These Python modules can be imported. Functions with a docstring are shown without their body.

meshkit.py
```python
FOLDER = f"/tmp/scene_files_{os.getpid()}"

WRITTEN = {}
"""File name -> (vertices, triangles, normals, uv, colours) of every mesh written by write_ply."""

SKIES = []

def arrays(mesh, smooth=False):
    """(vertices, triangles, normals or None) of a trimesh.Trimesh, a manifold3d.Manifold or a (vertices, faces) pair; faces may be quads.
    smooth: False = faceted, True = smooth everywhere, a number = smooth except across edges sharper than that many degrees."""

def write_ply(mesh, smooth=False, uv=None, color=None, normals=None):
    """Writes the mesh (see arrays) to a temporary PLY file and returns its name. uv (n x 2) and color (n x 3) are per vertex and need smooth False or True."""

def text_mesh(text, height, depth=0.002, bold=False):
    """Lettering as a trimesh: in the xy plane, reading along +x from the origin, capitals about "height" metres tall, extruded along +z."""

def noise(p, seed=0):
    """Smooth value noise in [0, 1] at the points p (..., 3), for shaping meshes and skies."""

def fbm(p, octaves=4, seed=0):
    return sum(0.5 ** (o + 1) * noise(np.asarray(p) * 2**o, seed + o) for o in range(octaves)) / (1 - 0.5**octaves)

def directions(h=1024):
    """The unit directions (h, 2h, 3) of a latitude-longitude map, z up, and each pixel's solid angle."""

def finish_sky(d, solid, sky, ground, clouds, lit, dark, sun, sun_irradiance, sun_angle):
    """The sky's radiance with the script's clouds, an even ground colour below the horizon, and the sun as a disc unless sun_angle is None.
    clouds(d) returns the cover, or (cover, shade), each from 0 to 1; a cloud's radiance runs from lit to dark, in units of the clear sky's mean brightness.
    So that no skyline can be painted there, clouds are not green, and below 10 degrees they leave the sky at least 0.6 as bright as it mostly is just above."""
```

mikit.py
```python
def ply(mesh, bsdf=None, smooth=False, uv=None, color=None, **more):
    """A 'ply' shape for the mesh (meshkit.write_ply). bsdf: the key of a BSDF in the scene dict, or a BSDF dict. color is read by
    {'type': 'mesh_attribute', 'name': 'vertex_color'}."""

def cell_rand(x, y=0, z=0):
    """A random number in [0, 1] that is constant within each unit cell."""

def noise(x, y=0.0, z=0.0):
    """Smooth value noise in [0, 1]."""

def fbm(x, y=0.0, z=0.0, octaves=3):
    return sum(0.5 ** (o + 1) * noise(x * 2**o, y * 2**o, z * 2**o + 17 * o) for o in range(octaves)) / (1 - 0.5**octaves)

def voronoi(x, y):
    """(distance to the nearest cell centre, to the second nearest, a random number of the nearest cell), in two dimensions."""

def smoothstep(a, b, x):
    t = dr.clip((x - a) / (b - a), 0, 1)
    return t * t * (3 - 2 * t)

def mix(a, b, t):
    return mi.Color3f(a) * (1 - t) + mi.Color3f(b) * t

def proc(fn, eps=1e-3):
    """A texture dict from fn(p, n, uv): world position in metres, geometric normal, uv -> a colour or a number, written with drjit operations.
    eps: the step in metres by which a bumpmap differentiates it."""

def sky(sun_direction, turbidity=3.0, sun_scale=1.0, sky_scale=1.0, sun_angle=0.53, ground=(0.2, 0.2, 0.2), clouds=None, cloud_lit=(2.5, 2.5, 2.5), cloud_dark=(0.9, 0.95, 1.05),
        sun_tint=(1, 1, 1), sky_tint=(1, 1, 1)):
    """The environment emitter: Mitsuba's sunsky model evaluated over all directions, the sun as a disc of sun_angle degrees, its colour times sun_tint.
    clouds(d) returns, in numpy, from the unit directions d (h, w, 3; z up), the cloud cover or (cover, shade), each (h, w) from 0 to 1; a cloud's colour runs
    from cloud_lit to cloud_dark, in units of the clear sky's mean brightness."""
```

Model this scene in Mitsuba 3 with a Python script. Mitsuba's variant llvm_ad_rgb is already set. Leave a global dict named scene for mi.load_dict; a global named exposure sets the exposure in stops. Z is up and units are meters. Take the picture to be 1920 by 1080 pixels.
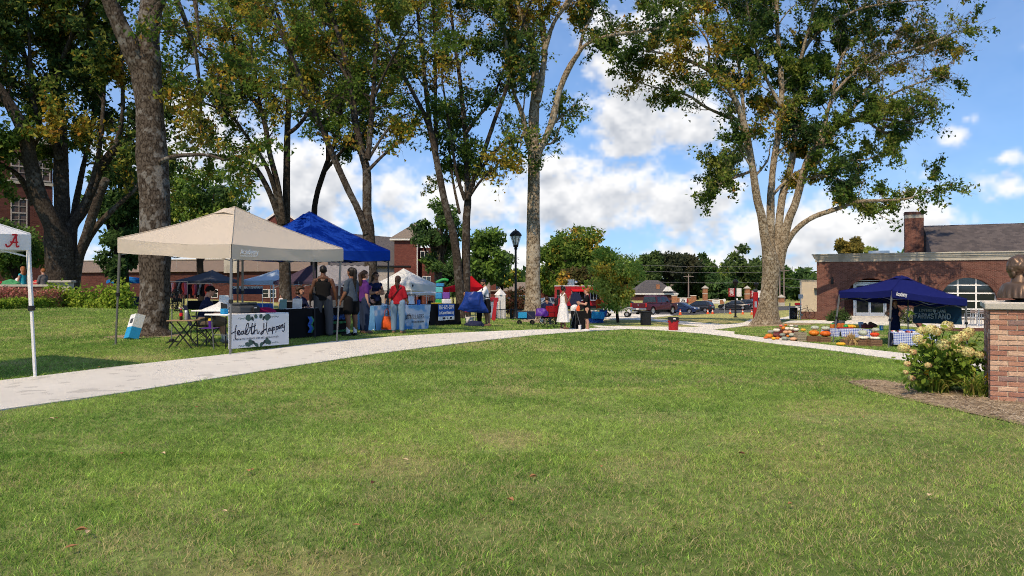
import math, numpy as np, trimesh, shapely, manifold3d as m3
import drjit as dr, mitsuba as mi, mikit, meshkit
from shapely.geometry import Polygon, LineString, box as sbox
from scipy.interpolate import RBFInterpolator
T = mi.ScalarTransform4f
F, HY, CAM = 1450.0, 543.0, 1.45          # focal length in photograph pixels, row of the horizon, eye height
scene, labels = {}, {}
exposure = 1.4
scene['camera'] = {'type': 'perspective', 'fov': math.degrees(2 * math.atan(960 / F)), 'fov_axis': 'x', 'near_clip': 0.05, 'far_clip': 6000.0,
                   'to_world': T().look_at(origin=[0, 0, CAM], target=[0, 10, CAM + 10 * (HY - 540) / F], up=[0, 0, 1])}
SUN = (-0.285, -0.640, 0.714)

def sstep(a, b, x):
    t = np.clip((x - a) / (b - a), 0, 1)
    return t * t * (3 - 2 * t)

# cumulus heaps: azimuth, elevation, half-widths in degrees, strength
HEAPS = [(10, 15.6, 4.8, 4.2, 1.0), (8.5, 12.6, 4.2, 3.2, 1.0), (12.5, 12, 3.6, 2.8, .95), (7.0, 17.5, 2.8, 3.2, .8), (11, 18.5, 3.5, 2.8, .9), (7.8, 10.2, 1.9, 1.0, .75), (3.5, 10.3, 1.6, .7, .6),
         (6, 6.6, 10, 3.0, 1.0), (-4, 6.4, 6, 2.6, .95), (-8.5, 7.0, 3, 1.8, .9), (12, 6.3, 7, 2.6, .9), (-15, 7, 6, 4.4, .95), (-22, 8, 8, 5, .85), (-13, 12, 3.5, 1.6, .6),
         (3, 9.0, 3, 1.4, .8), (19, 4, 8, 2.6, .9), (26, 4.2, 7, 2.2, .9), (29.7, 9.9, 1.5, .8, .72), (30.6, 10.8, .9, .7, .62), (32.2, 6.3, 2.6, 1.3, .68), (33, 8.2, 1.8, .7, .62), (28, 6.2, 2, .7, .5), (15.5, 9.2, 3, .8, .45),
         (-8, 21, 3, 2, .6), (0, 1.5, 60, 2.6, .75)]

def cloud_field(az, el, d):
    s = np.zeros_like(az)
    for a, e, ra, re, k in HEAPS:
        s = np.maximum(s, k * np.exp(-((az - a) / ra) ** 2 - ((el - e) / re) ** 2))
    q = np.stack([d[..., 0] / (d[..., 2] + .25), d[..., 1] / (d[..., 2] + .25), 0 * az], -1)
    wide = sstep(.52, .72, meshkit.fbm(q * 1.3 + 7, 3, 5)) * .9
    away = sstep(35, 45, np.abs(az)) + sstep(22, 30, el)
    s = np.maximum(s, wide * np.clip(away, 0, 1))
    ang = np.stack([az, el * 1.35, 0 * az], -1)
    return s + (meshkit.fbm(ang * .33, 5, 2) - .5) * .8 + (meshkit.fbm(ang * 1.1, 4, 9) - .5) * .55 + (meshkit.fbm(ang * 3.1, 3, 15) - .5) * .30

def clouds(d):
    az, el = np.degrees(np.arctan2(d[..., 0], d[..., 1])), np.degrees(np.arcsin(np.clip(d[..., 2], -1, 1)))
    here, above = cloud_field(az, el, d), cloud_field(az, el + 1.1, d)
    ang = np.stack([az, el * 1.35, 0 * az], -1)
    cover = sstep(.28, .78, here)
    shade = np.clip(.16 + .62 * (above - here + .10) * 2.0 + 1.0 * (meshkit.fbm(ang * .55 + 3, 4, 4) - .5) + .35 * sstep(.55, 1.05, here), 0, 1)
    thin = .16 * meshkit.fbm(ang * .12, 3, 8)
    return np.clip(cover * .97 + thin * (1 - cover), 0, 1), shade

scene['sky'] = mikit.sky(SUN, turbidity=2.6, clouds=clouds, cloud_lit=(3.0, 2.96, 2.92), cloud_dark=(1.55, 1.64, 1.80), sky_tint=(1.22, 1.50, 1.92), sun_tint=(1.0, .97, .92), ground=(.12, .13, .07))

# ---------------------------------------------------------------- names, labels
def uniq(k):
    if k not in scene and k not in labels and not any(s.startswith(k + '__') for s in scene): return k
    i = 1
    while True:
        n = f'{k}_{i:03d}'
        if n not in scene and n not in labels and not any(s.startswith(n + '__') for s in scene): return n
        i += 1

def lab(key, label=None, cat=None, group=None, kind=None):
    d = {k: v for k, v in dict(label=label, category=cat, group=group, kind=kind).items() if v}
    if d: labels[key] = d

def thing(name, label, cat, group=None):
    k = uniq(name); lab(k, label, cat, group); return k

def put(name, mesh, mat, smooth=False, label=None, cat=None, group=None, kind=None, **kw):
    k = uniq(name); scene[k] = mikit.ply(mesh, 'm_' + mat, smooth=smooth, **kw); lab(k, label, cat, group, kind); return k

def part(parent, name, mesh, mat, smooth=False, label=None, kind=None, **kw):
    k = uniq(parent + '__' + name); scene[k] = mikit.ply(mesh, 'm_' + mat, smooth=smooth, **kw); lab(k, label, None, None, kind); return k

# ---------------------------------------------------------------- meshes
def TM(v, f): return trimesh.Trimesh(np.asarray(v, float), np.asarray(f, int), process=False)
def cat(ms):
    ms = [m for m in ms if m is not None]
    o, v, f = 0, [], []
    for m in ms:
        v.append(np.asarray(m.vertices)); f.append(np.asarray(m.faces) + o); o += len(m.vertices)
    return TM(np.vstack(v), np.vstack(f))
def rotz(v, a):
    v = np.asarray(v, float); c, s = math.cos(a), math.sin(a)
    return np.stack([v[..., 0] * c - v[..., 1] * s, v[..., 0] * s + v[..., 1] * c, v[..., 2]], -1)
def xf(m, loc=(0, 0, 0), yaw=0.0, scale=1.0):
    return TM(rotz(np.asarray(m.vertices) * scale, yaw) + np.asarray(loc, float), m.faces)
def axes(m, o, ex, ey, ez):
    v = np.asarray(m.vertices)
    M = TM(np.asarray(o, float) + v[:, :1] * np.asarray(ex, float) + v[:, 1:2] * np.asarray(ey, float) + v[:, 2:] * np.asarray(ez, float), m.faces)
    if np.dot(np.cross(ex, ey), ez) < 0: M.faces = M.faces[:, ::-1]
    return M
BF = np.array([[0, 2, 3, 1], [4, 5, 7, 6], [0, 1, 5, 4], [2, 6, 7, 3], [0, 4, 6, 2], [1, 3, 7, 5]])
BT = np.vstack([BF[:, [0, 1, 2]], BF[:, [0, 2, 3]]])
def box(cx, cy, cz, sx, sy, sz, yaw=0.0, b=0.0):
    """box about its centre (cz = centre); b = chamfer"""
    if b:
        p = []
        for x in (-1, 1):
            for y in (-1, 1):
                for z in (-1, 1):
                    X, Y, Z = x * sx / 2, y * sy / 2, z * sz / 2
                    p += [(X - x * b, Y - y * b, Z), (X - x * b, Y, Z - z * b), (X, Y - y * b, Z - z * b)]
        m = trimesh.convex.convex_hull(np.array(p)); v, f = m.vertices, m.faces
    else:
        v = np.array([[x * sx / 2, y * sy / 2, z * sz / 2] for x in (-1, 1) for y in (-1, 1) for z in (-1, 1)]); f = BT
    return TM(rotz(v, yaw) + [cx, cy, cz], f)
def bar(p, q, w, h=None):
    """a square bar from p to q"""
    p, q = np.asarray(p, float), np.asarray(q, float); d = q - p; n = np.linalg.norm(d); d /= n
    a = np.cross(d, [0, 0, 1] if abs(d[2]) < .95 else [0, 1, 0]); a /= np.linalg.norm(a); c = np.cross(d, a)
    return axes(box(0, 0, .5, w, h or w, 1), p, a, c, d * n)
def frames(pts):
    p = np.asarray(pts, float); t = np.gradient(p, axis=0); t /= np.linalg.norm(t, axis=1, keepdims=True) + 1e-12
    a = np.cross(t[0], [1, 0, 0] if abs(t[0][0]) < .9 else [0, 1, 0]); A = []
    for k in range(len(p)):
        a = a - t[k] * np.dot(a, t[k]); a /= np.linalg.norm(a) + 1e-12; A.append(a)
    A = np.array(A); return p, t, A, np.cross(t, A)
def tube(pts, r, n=8, cap=True):
    p, t, A, B = frames(pts); r = np.broadcast_to(np.asarray(r, float), (len(p),))
    th = np.arange(n) * 2 * np.pi / n
    v = p[:, None] + r[:, None, None] * (np.cos(th)[None, :, None] * A[:, None] + np.sin(th)[None, :, None] * B[:, None])
    i, j = np.meshgrid(np.arange(len(p) - 1), np.arange(n), indexing='ij')
    q = np.stack([i * n + j, i * n + (j + 1) % n, (i + 1) * n + (j + 1) % n, (i + 1) * n + j], -1).reshape(-1, 4)
    v = v.reshape(-1, 3); f = np.vstack([q[:, [0, 1, 2]], q[:, [0, 2, 3]]])
    if cap:
        m = len(v); v = np.vstack([v, p[0], p[-1]]); k = np.arange(n); e = (len(p) - 1) * n
        f = np.vstack([f, np.stack([(k + 1) % n, k, k * 0 + m], 1), np.stack([e + k, e + (k + 1) % n, k * 0 + m + 1], 1)])
    return TM(v, f)
def lathe(prof, n=16, loc=(0, 0, 0)):
    p = np.asarray(prof, float); th = np.arange(n) * 2 * np.pi / n
    v = np.stack([p[:, None, 0] * np.cos(th), p[:, None, 0] * np.sin(th), np.broadcast_to(p[:, None, 1], (len(p), n))], -1).reshape(-1, 3)
    i, j = np.meshgrid(np.arange(len(p) - 1), np.arange(n), indexing='ij')
    q = np.stack([i * n + j, i * n + (j + 1) % n, (i + 1) * n + (j + 1) % n, (i + 1) * n + j], -1).reshape(-1, 4)
    return TM(v + np.asarray(loc, float), np.vstack([q[:, [0, 1, 2]], q[:, [0, 2, 3]]]))
def sph(c, r, n=10):
    a = np.linspace(-np.pi / 2, np.pi / 2, n); m = lathe(np.stack([np.maximum(np.cos(a), 1e-4), np.sin(a)], 1), 2 * n)
    return TM(np.asarray(m.vertices) * np.asarray(r, float) + np.asarray(c, float), m.faces)
def prism(poly, h):
    g = [trimesh.creation.extrude_polygon(x, h, engine='earcut') for x in (poly.geoms if hasattr(poly, 'geoms') else [poly]) if x.area > 1e-7]
    return cat(g)
def grid(fn, nu, nv):
    """fn(u, v) -> points; u, v in 0..1"""
    u, v = np.meshgrid(np.linspace(0, 1, nu + 1), np.linspace(0, 1, nv + 1), indexing='ij')
    p = fn(u, v).reshape(-1, 3); i, j = np.meshgrid(np.arange(nu), np.arange(nv), indexing='ij'); n = nv + 1
    q = np.stack([i * n + j, (i + 1) * n + j, (i + 1) * n + j + 1, i * n + j + 1], -1).reshape(-1, 4)
    return TM(p, np.vstack([q[:, [0, 1, 2]], q[:, [0, 2, 3]]]))
def unit(v): v = np.asarray(v, float); return v / np.linalg.norm(v)
def P(px, py, d): return np.array([(px - 960) / F * d, d, CAM + (HY - py) / F * d])
def text(s, h, o, right, up, depth=.002, bold=False, width=None, slant=0.0, center=False):
    m = meshkit.text_mesh(s, h, depth, bold); v = np.array(m.vertices)
    v[:, 0] -= v[:, 0].min()
    if width: v[:, 0] *= width / v[:, 0].max()
    if center: v[:, 0] -= v[:, 0].max() / 2
    v[:, 0] += slant * v[:, 1]
    r, u = unit(right), unit(up)
    return axes(TM(v, m.faces), o, r, u, np.cross(r, u))

# ---------------------------------------------------------------- materials
def mat(key, c, rough=.7, metal=0.0, spec=.35, **kw):
    b = {'type': 'principled', 'base_color': {'type': 'rgb', 'value': list(c)} if not isinstance(c, dict) else c, 'roughness': rough, 'metallic': metal, 'specular': spec, **kw}
    scene['m_' + key] = {'type': 'twosided', 'bsdf': b}; return key
def cloth(key, c, spec=.1): return mat(key, c, .9, 0, spec)
C3 = mi.Color3f
N3, FB, MX, SS = mikit.noise, mikit.fbm, mikit.mix, mikit.smoothstep
VC = {'type': 'mesh_attribute', 'name': 'vertex_color'}
scene['m_leaf'] = {'type': 'principledthin', 'base_color': VC, 'roughness': .5, 'diff_trans': .8, 'spec_trans': 0.0, 'eta': 1.35}
scene['m_grass_blade'] = {'type': 'principledthin', 'base_color': VC, 'roughness': .55, 'diff_trans': .95, 'spec_trans': 0.0, 'eta': 1.3}
scene['m_tinted'] = {'type': 'twosided', 'bsdf': {'type': 'principled', 'base_color': VC, 'roughness': .75, 'specular': .3}}
scene['m_glass_pane'] = {'type': 'thindielectric'}

# ---------------------------------------------------------------- terrain
CTRL = [(66, 707, 12.3), (432, 667, 15.9), (217, 647, 16.7), (632, 642, 19), (745, 625, 22.3), (1100, 621, 29.9), (1667, 651.7, 27.5), (1562, 642, 30.5), (1262, 620, 42.6), (967, 599, 43), (1000, 603, 39),
        (1240, 591, 80), (1310, 585, 114), (1385, 580, 120), (1540, 577, 130), (1322, 569, 140), (1443, 608, 48), (1418, 607, 50), (1870, 751, 10.3), (1533, 600, 51.5), (1515, 600, 66), (1690, 678, 19.5), (100, 580, 30), (283, 630, 20.5),
        (380, 578, 58), (915, 612, 29), (1150, 596, 60), (1100, 584, 85), (1830, 611, 45), (960, 1080, 3.92), (790, 612, 52), (1700, 628, 34)]
CT = [tuple(P(*c)) for c in CTRL] + [(-5, 4, 0), (5, 4, 0), (0, 8, 0), (-6, 9, .03), (0, -15, 0), (-25, 0, .1), (25, 0, 0), (-45, 62, .7), (-35, 88, .4), (-100, 200, 0), (0, 300, -1.5), (150, 300, -1.5), (-200, 300, 0), (200, 150, -1.5),
                                     (100, 60, -.8), (60, 20, -.4), (-60, 25, .6), (-20, 110, -.6), (-10, 16, .06), (3, 19, -.1)]
CT = np.array(CT)
RB = RBFInterpolator(CT[:, :2], CT[:, 2], kernel='thin_plate_spline', smoothing=1.5)
gx = np.unique(np.concatenate([[-1800, -1200, -800, -500, -350, -250, -180], np.arange(-140, -40, 5.0), np.arange(-40, 46, .6), np.arange(46, 150, 5.0), [180, 250, 350, 500, 800, 1200, 1800]]))
gy = np.unique(np.concatenate([[-600, -200, -80, -40, -20, -10], np.arange(-4, 70, .6), np.arange(70, 180, 4.0), [200, 240, 300, 400, 600, 900, 1400, 2500]]))
GX, GY = np.meshgrid(gx, gy, indexing='ij')
cx_, cy_ = np.clip(GX, -160, 160), np.clip(GY, -20, 260)
GZ = RB(np.stack([cx_.ravel(), cy_.ravel()], 1)).reshape(GX.shape)
GZ = np.clip(GZ, -2.2, 1.2)
def zt(x, y):
    x, y = np.asarray(x, float), np.asarray(y, float)
    i = np.clip(np.searchsorted(gx, x) - 1, 0, len(gx) - 2); j = np.clip(np.searchsorted(gy, y) - 1, 0, len(gy) - 2)
    u, v = (x - gx[i]) / (gx[i + 1] - gx[i]), (y - gy[j]) / (gy[j + 1] - gy[j])
    return (GZ[i, j] * (1 - u) + GZ[i + 1, j] * u) * (1 - v) + (GZ[i, j + 1] * (1 - u) + GZ[i + 1, j + 1] * u) * v
def G(px, py):
    """where the sight line of a photograph pixel meets the ground"""
    d = np.geomspace(2.5, 260, 1500); p = np.stack([(px - 960) / F * d, d, CAM + (HY - py) / F * d], 1)
    below = p[:, 2] < zt(p[:, 0], p[:, 1])
    k = int(np.argmax(below)) if below.any() else len(d) - 1
    lo, hi = d[max(k - 1, 0)], d[k]
    for _ in range(25):
        m = (lo + hi) / 2; q = P(px, py, m)
        if q[2] < zt(q[0], q[1]): hi = m
        else: lo = m
    return P(px, py, hi)
def on(x, y, dz=0.0): return np.array([x, y, float(zt(x, y)) + dz])
def at(px, d, dz=0.0): return on((px - 960) / F * d, d, dz)          # the ground at depth d on that column

def drape(poly, dz, step=.6, skirt=0.0):
    """a flat polygon laid on the terrain, cut along a fine grid"""
    ms = []
    x0, y0, x1, y1 = poly.bounds
    for a in np.arange(math.floor(x0 / step), math.ceil(x1 / step)):
        col = shapely.clip_by_rect(poly, a * step, y0 - 1, (a + 1) * step, y1 + 1)
        if col.is_empty: continue
        for b in np.arange(math.floor(col.bounds[1] / step), math.ceil(col.bounds[3] / step)):
            c = shapely.clip_by_rect(col, a * step, b * step, (a + 1) * step, (b + 1) * step)
            for g in (c.geoms if hasattr(c, 'geoms') else [c]):
                if g.geom_type == 'Polygon' and g.area > 1e-5:
                    v, f = trimesh.creation.triangulate_polygon(g, engine='earcut'); ms.append(TM(np.c_[v, np.zeros(len(v))], f))
    m = cat(ms); v = np.array(m.vertices); v[:, 2] = zt(v[:, 0], v[:, 1]) + dz
    f = np.array(m.faces); n = np.cross(v[f[:, 1]] - v[f[:, 0]], v[f[:, 2]] - v[f[:, 0]])
    f[n[:, 2] < 0] = f[n[:, 2] < 0][:, ::-1]
    m = TM(v, f)
    if skirt:
        ring = np.array(poly.segmentize(.4).exterior.coords); z = zt(ring[:, 0], ring[:, 1]); n = len(ring)
        v = np.vstack([np.c_[ring, z + dz], np.c_[ring, z + dz - skirt]]); k = np.arange(n - 1)
        m = cat([m, TM(v, np.vstack([np.stack([k, k + 1, k + n], 1), np.stack([k + 1, k + n + 1, k + n], 1)]))])
    return m
def gpoly(px): return Polygon([G(*p)[:2] for p in px]).buffer(0)
def smoothline(pts, n=8):
    p = np.array(pts, float); t = np.arange(len(p)); tt = np.linspace(0, len(p) - 1, (len(p) - 1) * n + 1)
    from scipy.interpolate import PchipInterpolator
    return np.stack([PchipInterpolator(t, p[:, k])(tt) for k in range(p.shape[1])], 1)
# ---------------------------------------------------------------- ground, paths, lawn
def lawn_tex(p, n, uv):
    a = FB(p.x * .35, p.y * .35, 3.0, 3); b = FB(p.x * 2.3, p.y * 2.3, 1.0, 3); c = N3(p.x * 19, p.y * 19, 0); e = N3(p.x * 45, p.y * 45, 5)
    g = MX(C3(.085, .130, .032), C3(.165, .215, .065), SS(.3, .7, a * .6 + b * .4))
    dry = SS(.52, .70, FB(p.x * .8 + 9, p.y * .8, 7.0, 3)) * .55 + SS(40, 58, p.y) * .5
    g = MX(g, C3(.27, .24, .105), dr.clip(dry, 0, 1))
    return g * (.55 + .55 * c + .35 * e) * (.92 + .08 * SS(30, 48, p.y))
mat('lawn', mikit.proc(lawn_tex), .95, 0, .05)
def soil_tex(p, n, uv):
    return MX(C3(.11, .08, .05), C3(.30, .24, .165), SS(.25, .75, .5 * N3(p.x * 40, p.y * 40, 0) + .5 * FB(p.x * 6, p.y * 6, 0, 3)))
mat('mulch', mikit.proc(soil_tex), .95, 0, .05)
def conc_tex(p, n, uv):
    a = FB(p.x * .9, p.y * .9, 0.0, 4); b = FB(p.x * 9, p.y * 9, p.z * 9, 3); s = SS(.80, .86, N3(p.x * 6, p.y * 6, 3.0))
    return MX(C3(.40, .385, .345), C3(.54, .525, .48), .6 * a + .4 * b) * (1 - .22 * s)
mat('concrete', mikit.proc(conc_tex), .85, 0, .2)
def asph_tex(p, n, uv): return C3(.055, .056, .06) * (.7 + .6 * FB(p.x * 3, p.y * 3, 0.0, 3))
mat('asphalt', mikit.proc(asph_tex), .9, 0, .2)
put('ground', grid(lambda u, v: np.stack([GX, GY, GZ], -1), len(gx) - 1, len(gy) - 1), 'lawn', True, kind='structure')

UP1 = [(-260, 751), (0, 715.5), (66, 708), (200, 691.5), (432, 665), (640, 640), (800, 628), (960, 620.5), (1060, 617), (1125, 615.5)]
LO1 = [(1172, 617.5), (1060, 624.5), (1000, 629.5), (900, 640), (800, 652), (700, 665), (560, 686), (400, 711), (200, 742), (0, 770), (-260, 808)]
JN = [(1107, 611), (1160, 611.5), (1240, 612.8), (1300, 613.5), (1318, 613.0), (1262, 606.5), (1218, 601), (1180, 599.5), (1130, 599), (1050, 597.5), (1050, 589), (1130, 588.5), (1200, 588.5), (1278, 589.5), (1240, 594), (1218, 597.5), (1290, 603.5), (1363, 608.5),
      (1395, 605), (1462, 596.5), (1490, 588.5), (1498, 589.5), (1474, 599), (1420, 608), (1385, 613), (1335, 618.5), (1376, 622)]
UR = [(1376, 627), (1440, 634.5), (1558, 648), (1700, 664), (1850, 682), (1990, 699), (2150, 720)]
LR = [(2150, 738), (1990, 714), (1850, 697.5), (1690, 676), (1560, 658), (1440, 643.5), (1343, 629), (1260, 621.5), (1200, 618), (1172, 617.5)]
def curve_px(px): return [tuple(q) for q in smoothline(px, 5)]
main_path = gpoly(curve_px(UP1) + curve_px(LO1))
right_path = gpoly(curve_px(UR) + curve_px(LR) + [(1125, 614.5), (1107, 611)] + JN[1:])
SIDEWALK = main_path.union(right_path).buffer(.02)
put('sidewalk', drape(max(SIDEWALK.geoms, key=lambda g: g.area) if hasattr(SIDEWALK, 'geoms') else SIDEWALK, .018, .6, .05), 'concrete', False, kind='structure')
ROAD = gpoly([(1262, 592), (1330, 588), (1420, 585), (1560, 578), (1640, 575), (1640, 570), (1540, 572.5), (1420, 575.5), (1335, 578.5), (1250, 582), (1120, 584), (900, 584), (900, 587), (1050, 588), (1200, 588.4), (1255, 589.5)])
put('road', drape(ROAD, .02, 3.0), 'asphalt', False, kind='structure')
BED = gpoly(smoothline([(1590, 716), (1640, 713), (1700, 722), (1780, 735), (1860, 720), (1990, 735), (2000, 830), (1920, 800), (1800, 772), (1690, 748), (1620, 730), (1590, 716)], 4).tolist())
put('mulch_bed', drape(BED, .012, .5), 'mulch', False, kind='structure')
WALK2 = gpoly([(1468, 605.5), (1540, 606.5), (1600, 608), (1700, 612), (1760, 618), (1745, 607.5), (1660, 602), (1560, 600.5), (1480, 602)])
put('entrance_walk', drape(WALK2, .02, .8, .05), 'concrete', False, kind='structure')
FARPATH = gpoly([(330, 579.5), (420, 580.5), (560, 583), (560, 580), (420, 577.5), (330, 577)])
put('far_path', drape(FARPATH, .02, .8), 'concrete', False, kind='structure')

rng = np.random.default_rng(11)
RINGS = [(G(283, 630), 1.05, .8), (G(1440, 609), 2.6, 1.5), (G(1000, 604), 1.3, .9)]
SOIL = []
for c, rx, ry in RINGS:
    a = np.linspace(0, 2 * np.pi, 40)[:-1]; w = 1 + .35 * (meshkit.fbm(np.stack([np.cos(a) * 1.6 + c[0], np.sin(a) * 1.6, 0 * a], 1), 3, 6) - .5) * 2
    SOIL.append(Polygon(np.stack([c[0] + rx * w * np.cos(a), c[1] + ry * w * np.sin(a) - .15], 1)))
    put('bare_soil', drape(SOIL[-1].difference(SIDEWALK), .010, .5), 'mulch', False, kind='structure')
HARD = shapely.union_all([SIDEWALK, BED.buffer(-.08), ROAD] + [q.buffer(-.18) for q in SOIL])
shapely.prepare(HARD)
def blades(d0, d1, dens, w, h, seg):
    yy = np.arange(d0, d1, .25); out = []
    for y in yy:
        half = .74 * y + 1.2; n = rng.poisson(2 * half * .25 * dens)
        out.append(np.stack([rng.uniform(-half, half, n), y + rng.uniform(0, .25, n)], 1))
    p = np.vstack(out)
    p = p[~shapely.contains_xy(HARD, p[:, 0], p[:, 1])]
    q = np.c_[p, np.zeros(len(p))]
    lush = meshkit.fbm(q * .55, 3, 3); fine = meshkit.fbm(q * 3.1, 3, 8); dry = meshkit.fbm(q * [1.1, .8, 1] + 40, 3, 21)
    dry = np.clip((dry - .52) * 3.2, 0, 1) * np.where(p[:, 1] < 9, 1.0, .6) + np.clip((p[:, 0] * .12 + (7.5 - p[:, 1]) * .13), 0, .5)
    for bx, by, br in [(.20, 5.6, .40), (-.85, 5.4, .30), (-2.2, 4.4, .35), (.6, 4.9, .5), (-.2, 4.6, .4), (2.0, 5.3, .5), (.9, 5.9, .3)]:
        dry = np.maximum(dry, .95 * np.exp(-((p[:, 0] - bx) ** 2 + (p[:, 1] - by) ** 2) / br ** 2))
    keep = rng.random(len(p)) < np.clip(1.12 - .35 * dry - .3 * (fine < .40), 0.2, 1)
    p, lush, fine, dry = p[keep], lush[keep], fine[keep], dry[keep]; n = len(p)
    z = zt(p[:, 0], p[:, 1])
    ang = rng.uniform(0, 2 * np.pi, n); la = 9 * meshkit.fbm(np.c_[p, 0 * lush] * 5, 2, 51); lean = rng.normal(0, .7, (n, 2)) + .75 * np.stack([np.cos(la * 4), np.sin(la * 4)], 1)
    H = h * rng.uniform(.55, 1.3, n) * (.62 + .75 * fine) * (1 - .35 * np.clip(dry, 0, 1))
    W = w * rng.uniform(.6, 1.25, n)
    sx, sy = np.cos(ang) * W / 2, np.sin(ang) * W / 2
    base = np.c_[p, z]; side = np.c_[sx, sy, 0 * sx]
    tip = base + np.c_[lean * H[:, None], H]
    g1, g2, g3 = np.array([.115, .255, .045]), np.array([.385, .535, .115]), np.array([.66, .58, .29])
    clump = meshkit.fbm(np.c_[p, 0 * lush] * 13, 2, 33)
    t = np.clip(.5 + 1.5 * (lush - .5) + .6 * (clump - .5) + .75 * (rng.random(n) - .5) + .30 * dry, 0, 1)[:, None]
    col = g1 * (1 - t) + g2 * t
    s = (rng.random(n) < np.clip(dry * .80, .03, .70))[:, None]
    col = np.where(s, g3 * rng.uniform(.5, 1.15, (n, 1)), col * np.exp(rng.normal(0, .32, (n, 1))) * (.72 + .56 * clump[:, None]))
    if seg == 1:
        v = np.stack([base - side, base + side, tip], 1).reshape(-1, 3); f = np.arange(3 * n).reshape(-1, 3); k = 3
    else:
        mid = base + np.c_[lean * H[:, None] * .32, H * .62]
        v = np.stack([base - side, base + side, mid + side * .75, mid - side * .75, tip], 1).reshape(-1, 3)
        o = np.arange(n)[:, None] * 5
        f = np.concatenate([o + [0, 1, 2], o + [0, 2, 3], o + [3, 2, 4]], 1).reshape(-1, 3); k = 5
    return v, f, np.repeat(col, k, 0)
def grass():
    V, Fc, Cc, o = [], [], [], 0
    for a in [(3.3, 6.6, 5000, .0044, .037, 3), (6.6, 11, 2700, .0067, .037, 1), (11, 18, 1150, .010, .045, 1), (18, 29, 400, .018, .045, 1), (29, 46, 100, .034, .045, 1)]:
        v, f, c = blades(*a); V.append(v); Fc.append(f + o); Cc.append(c); o += len(v)
    return TM(np.vstack(V), np.vstack(Fc)), np.vstack(Cc)
gm, gc = grass()
put('grass', gm, 'grass_blade', False, 'mown lawn grass, green with dry straw patches, filling the foreground', 'grass', kind='stuff', color=gc)
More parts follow.
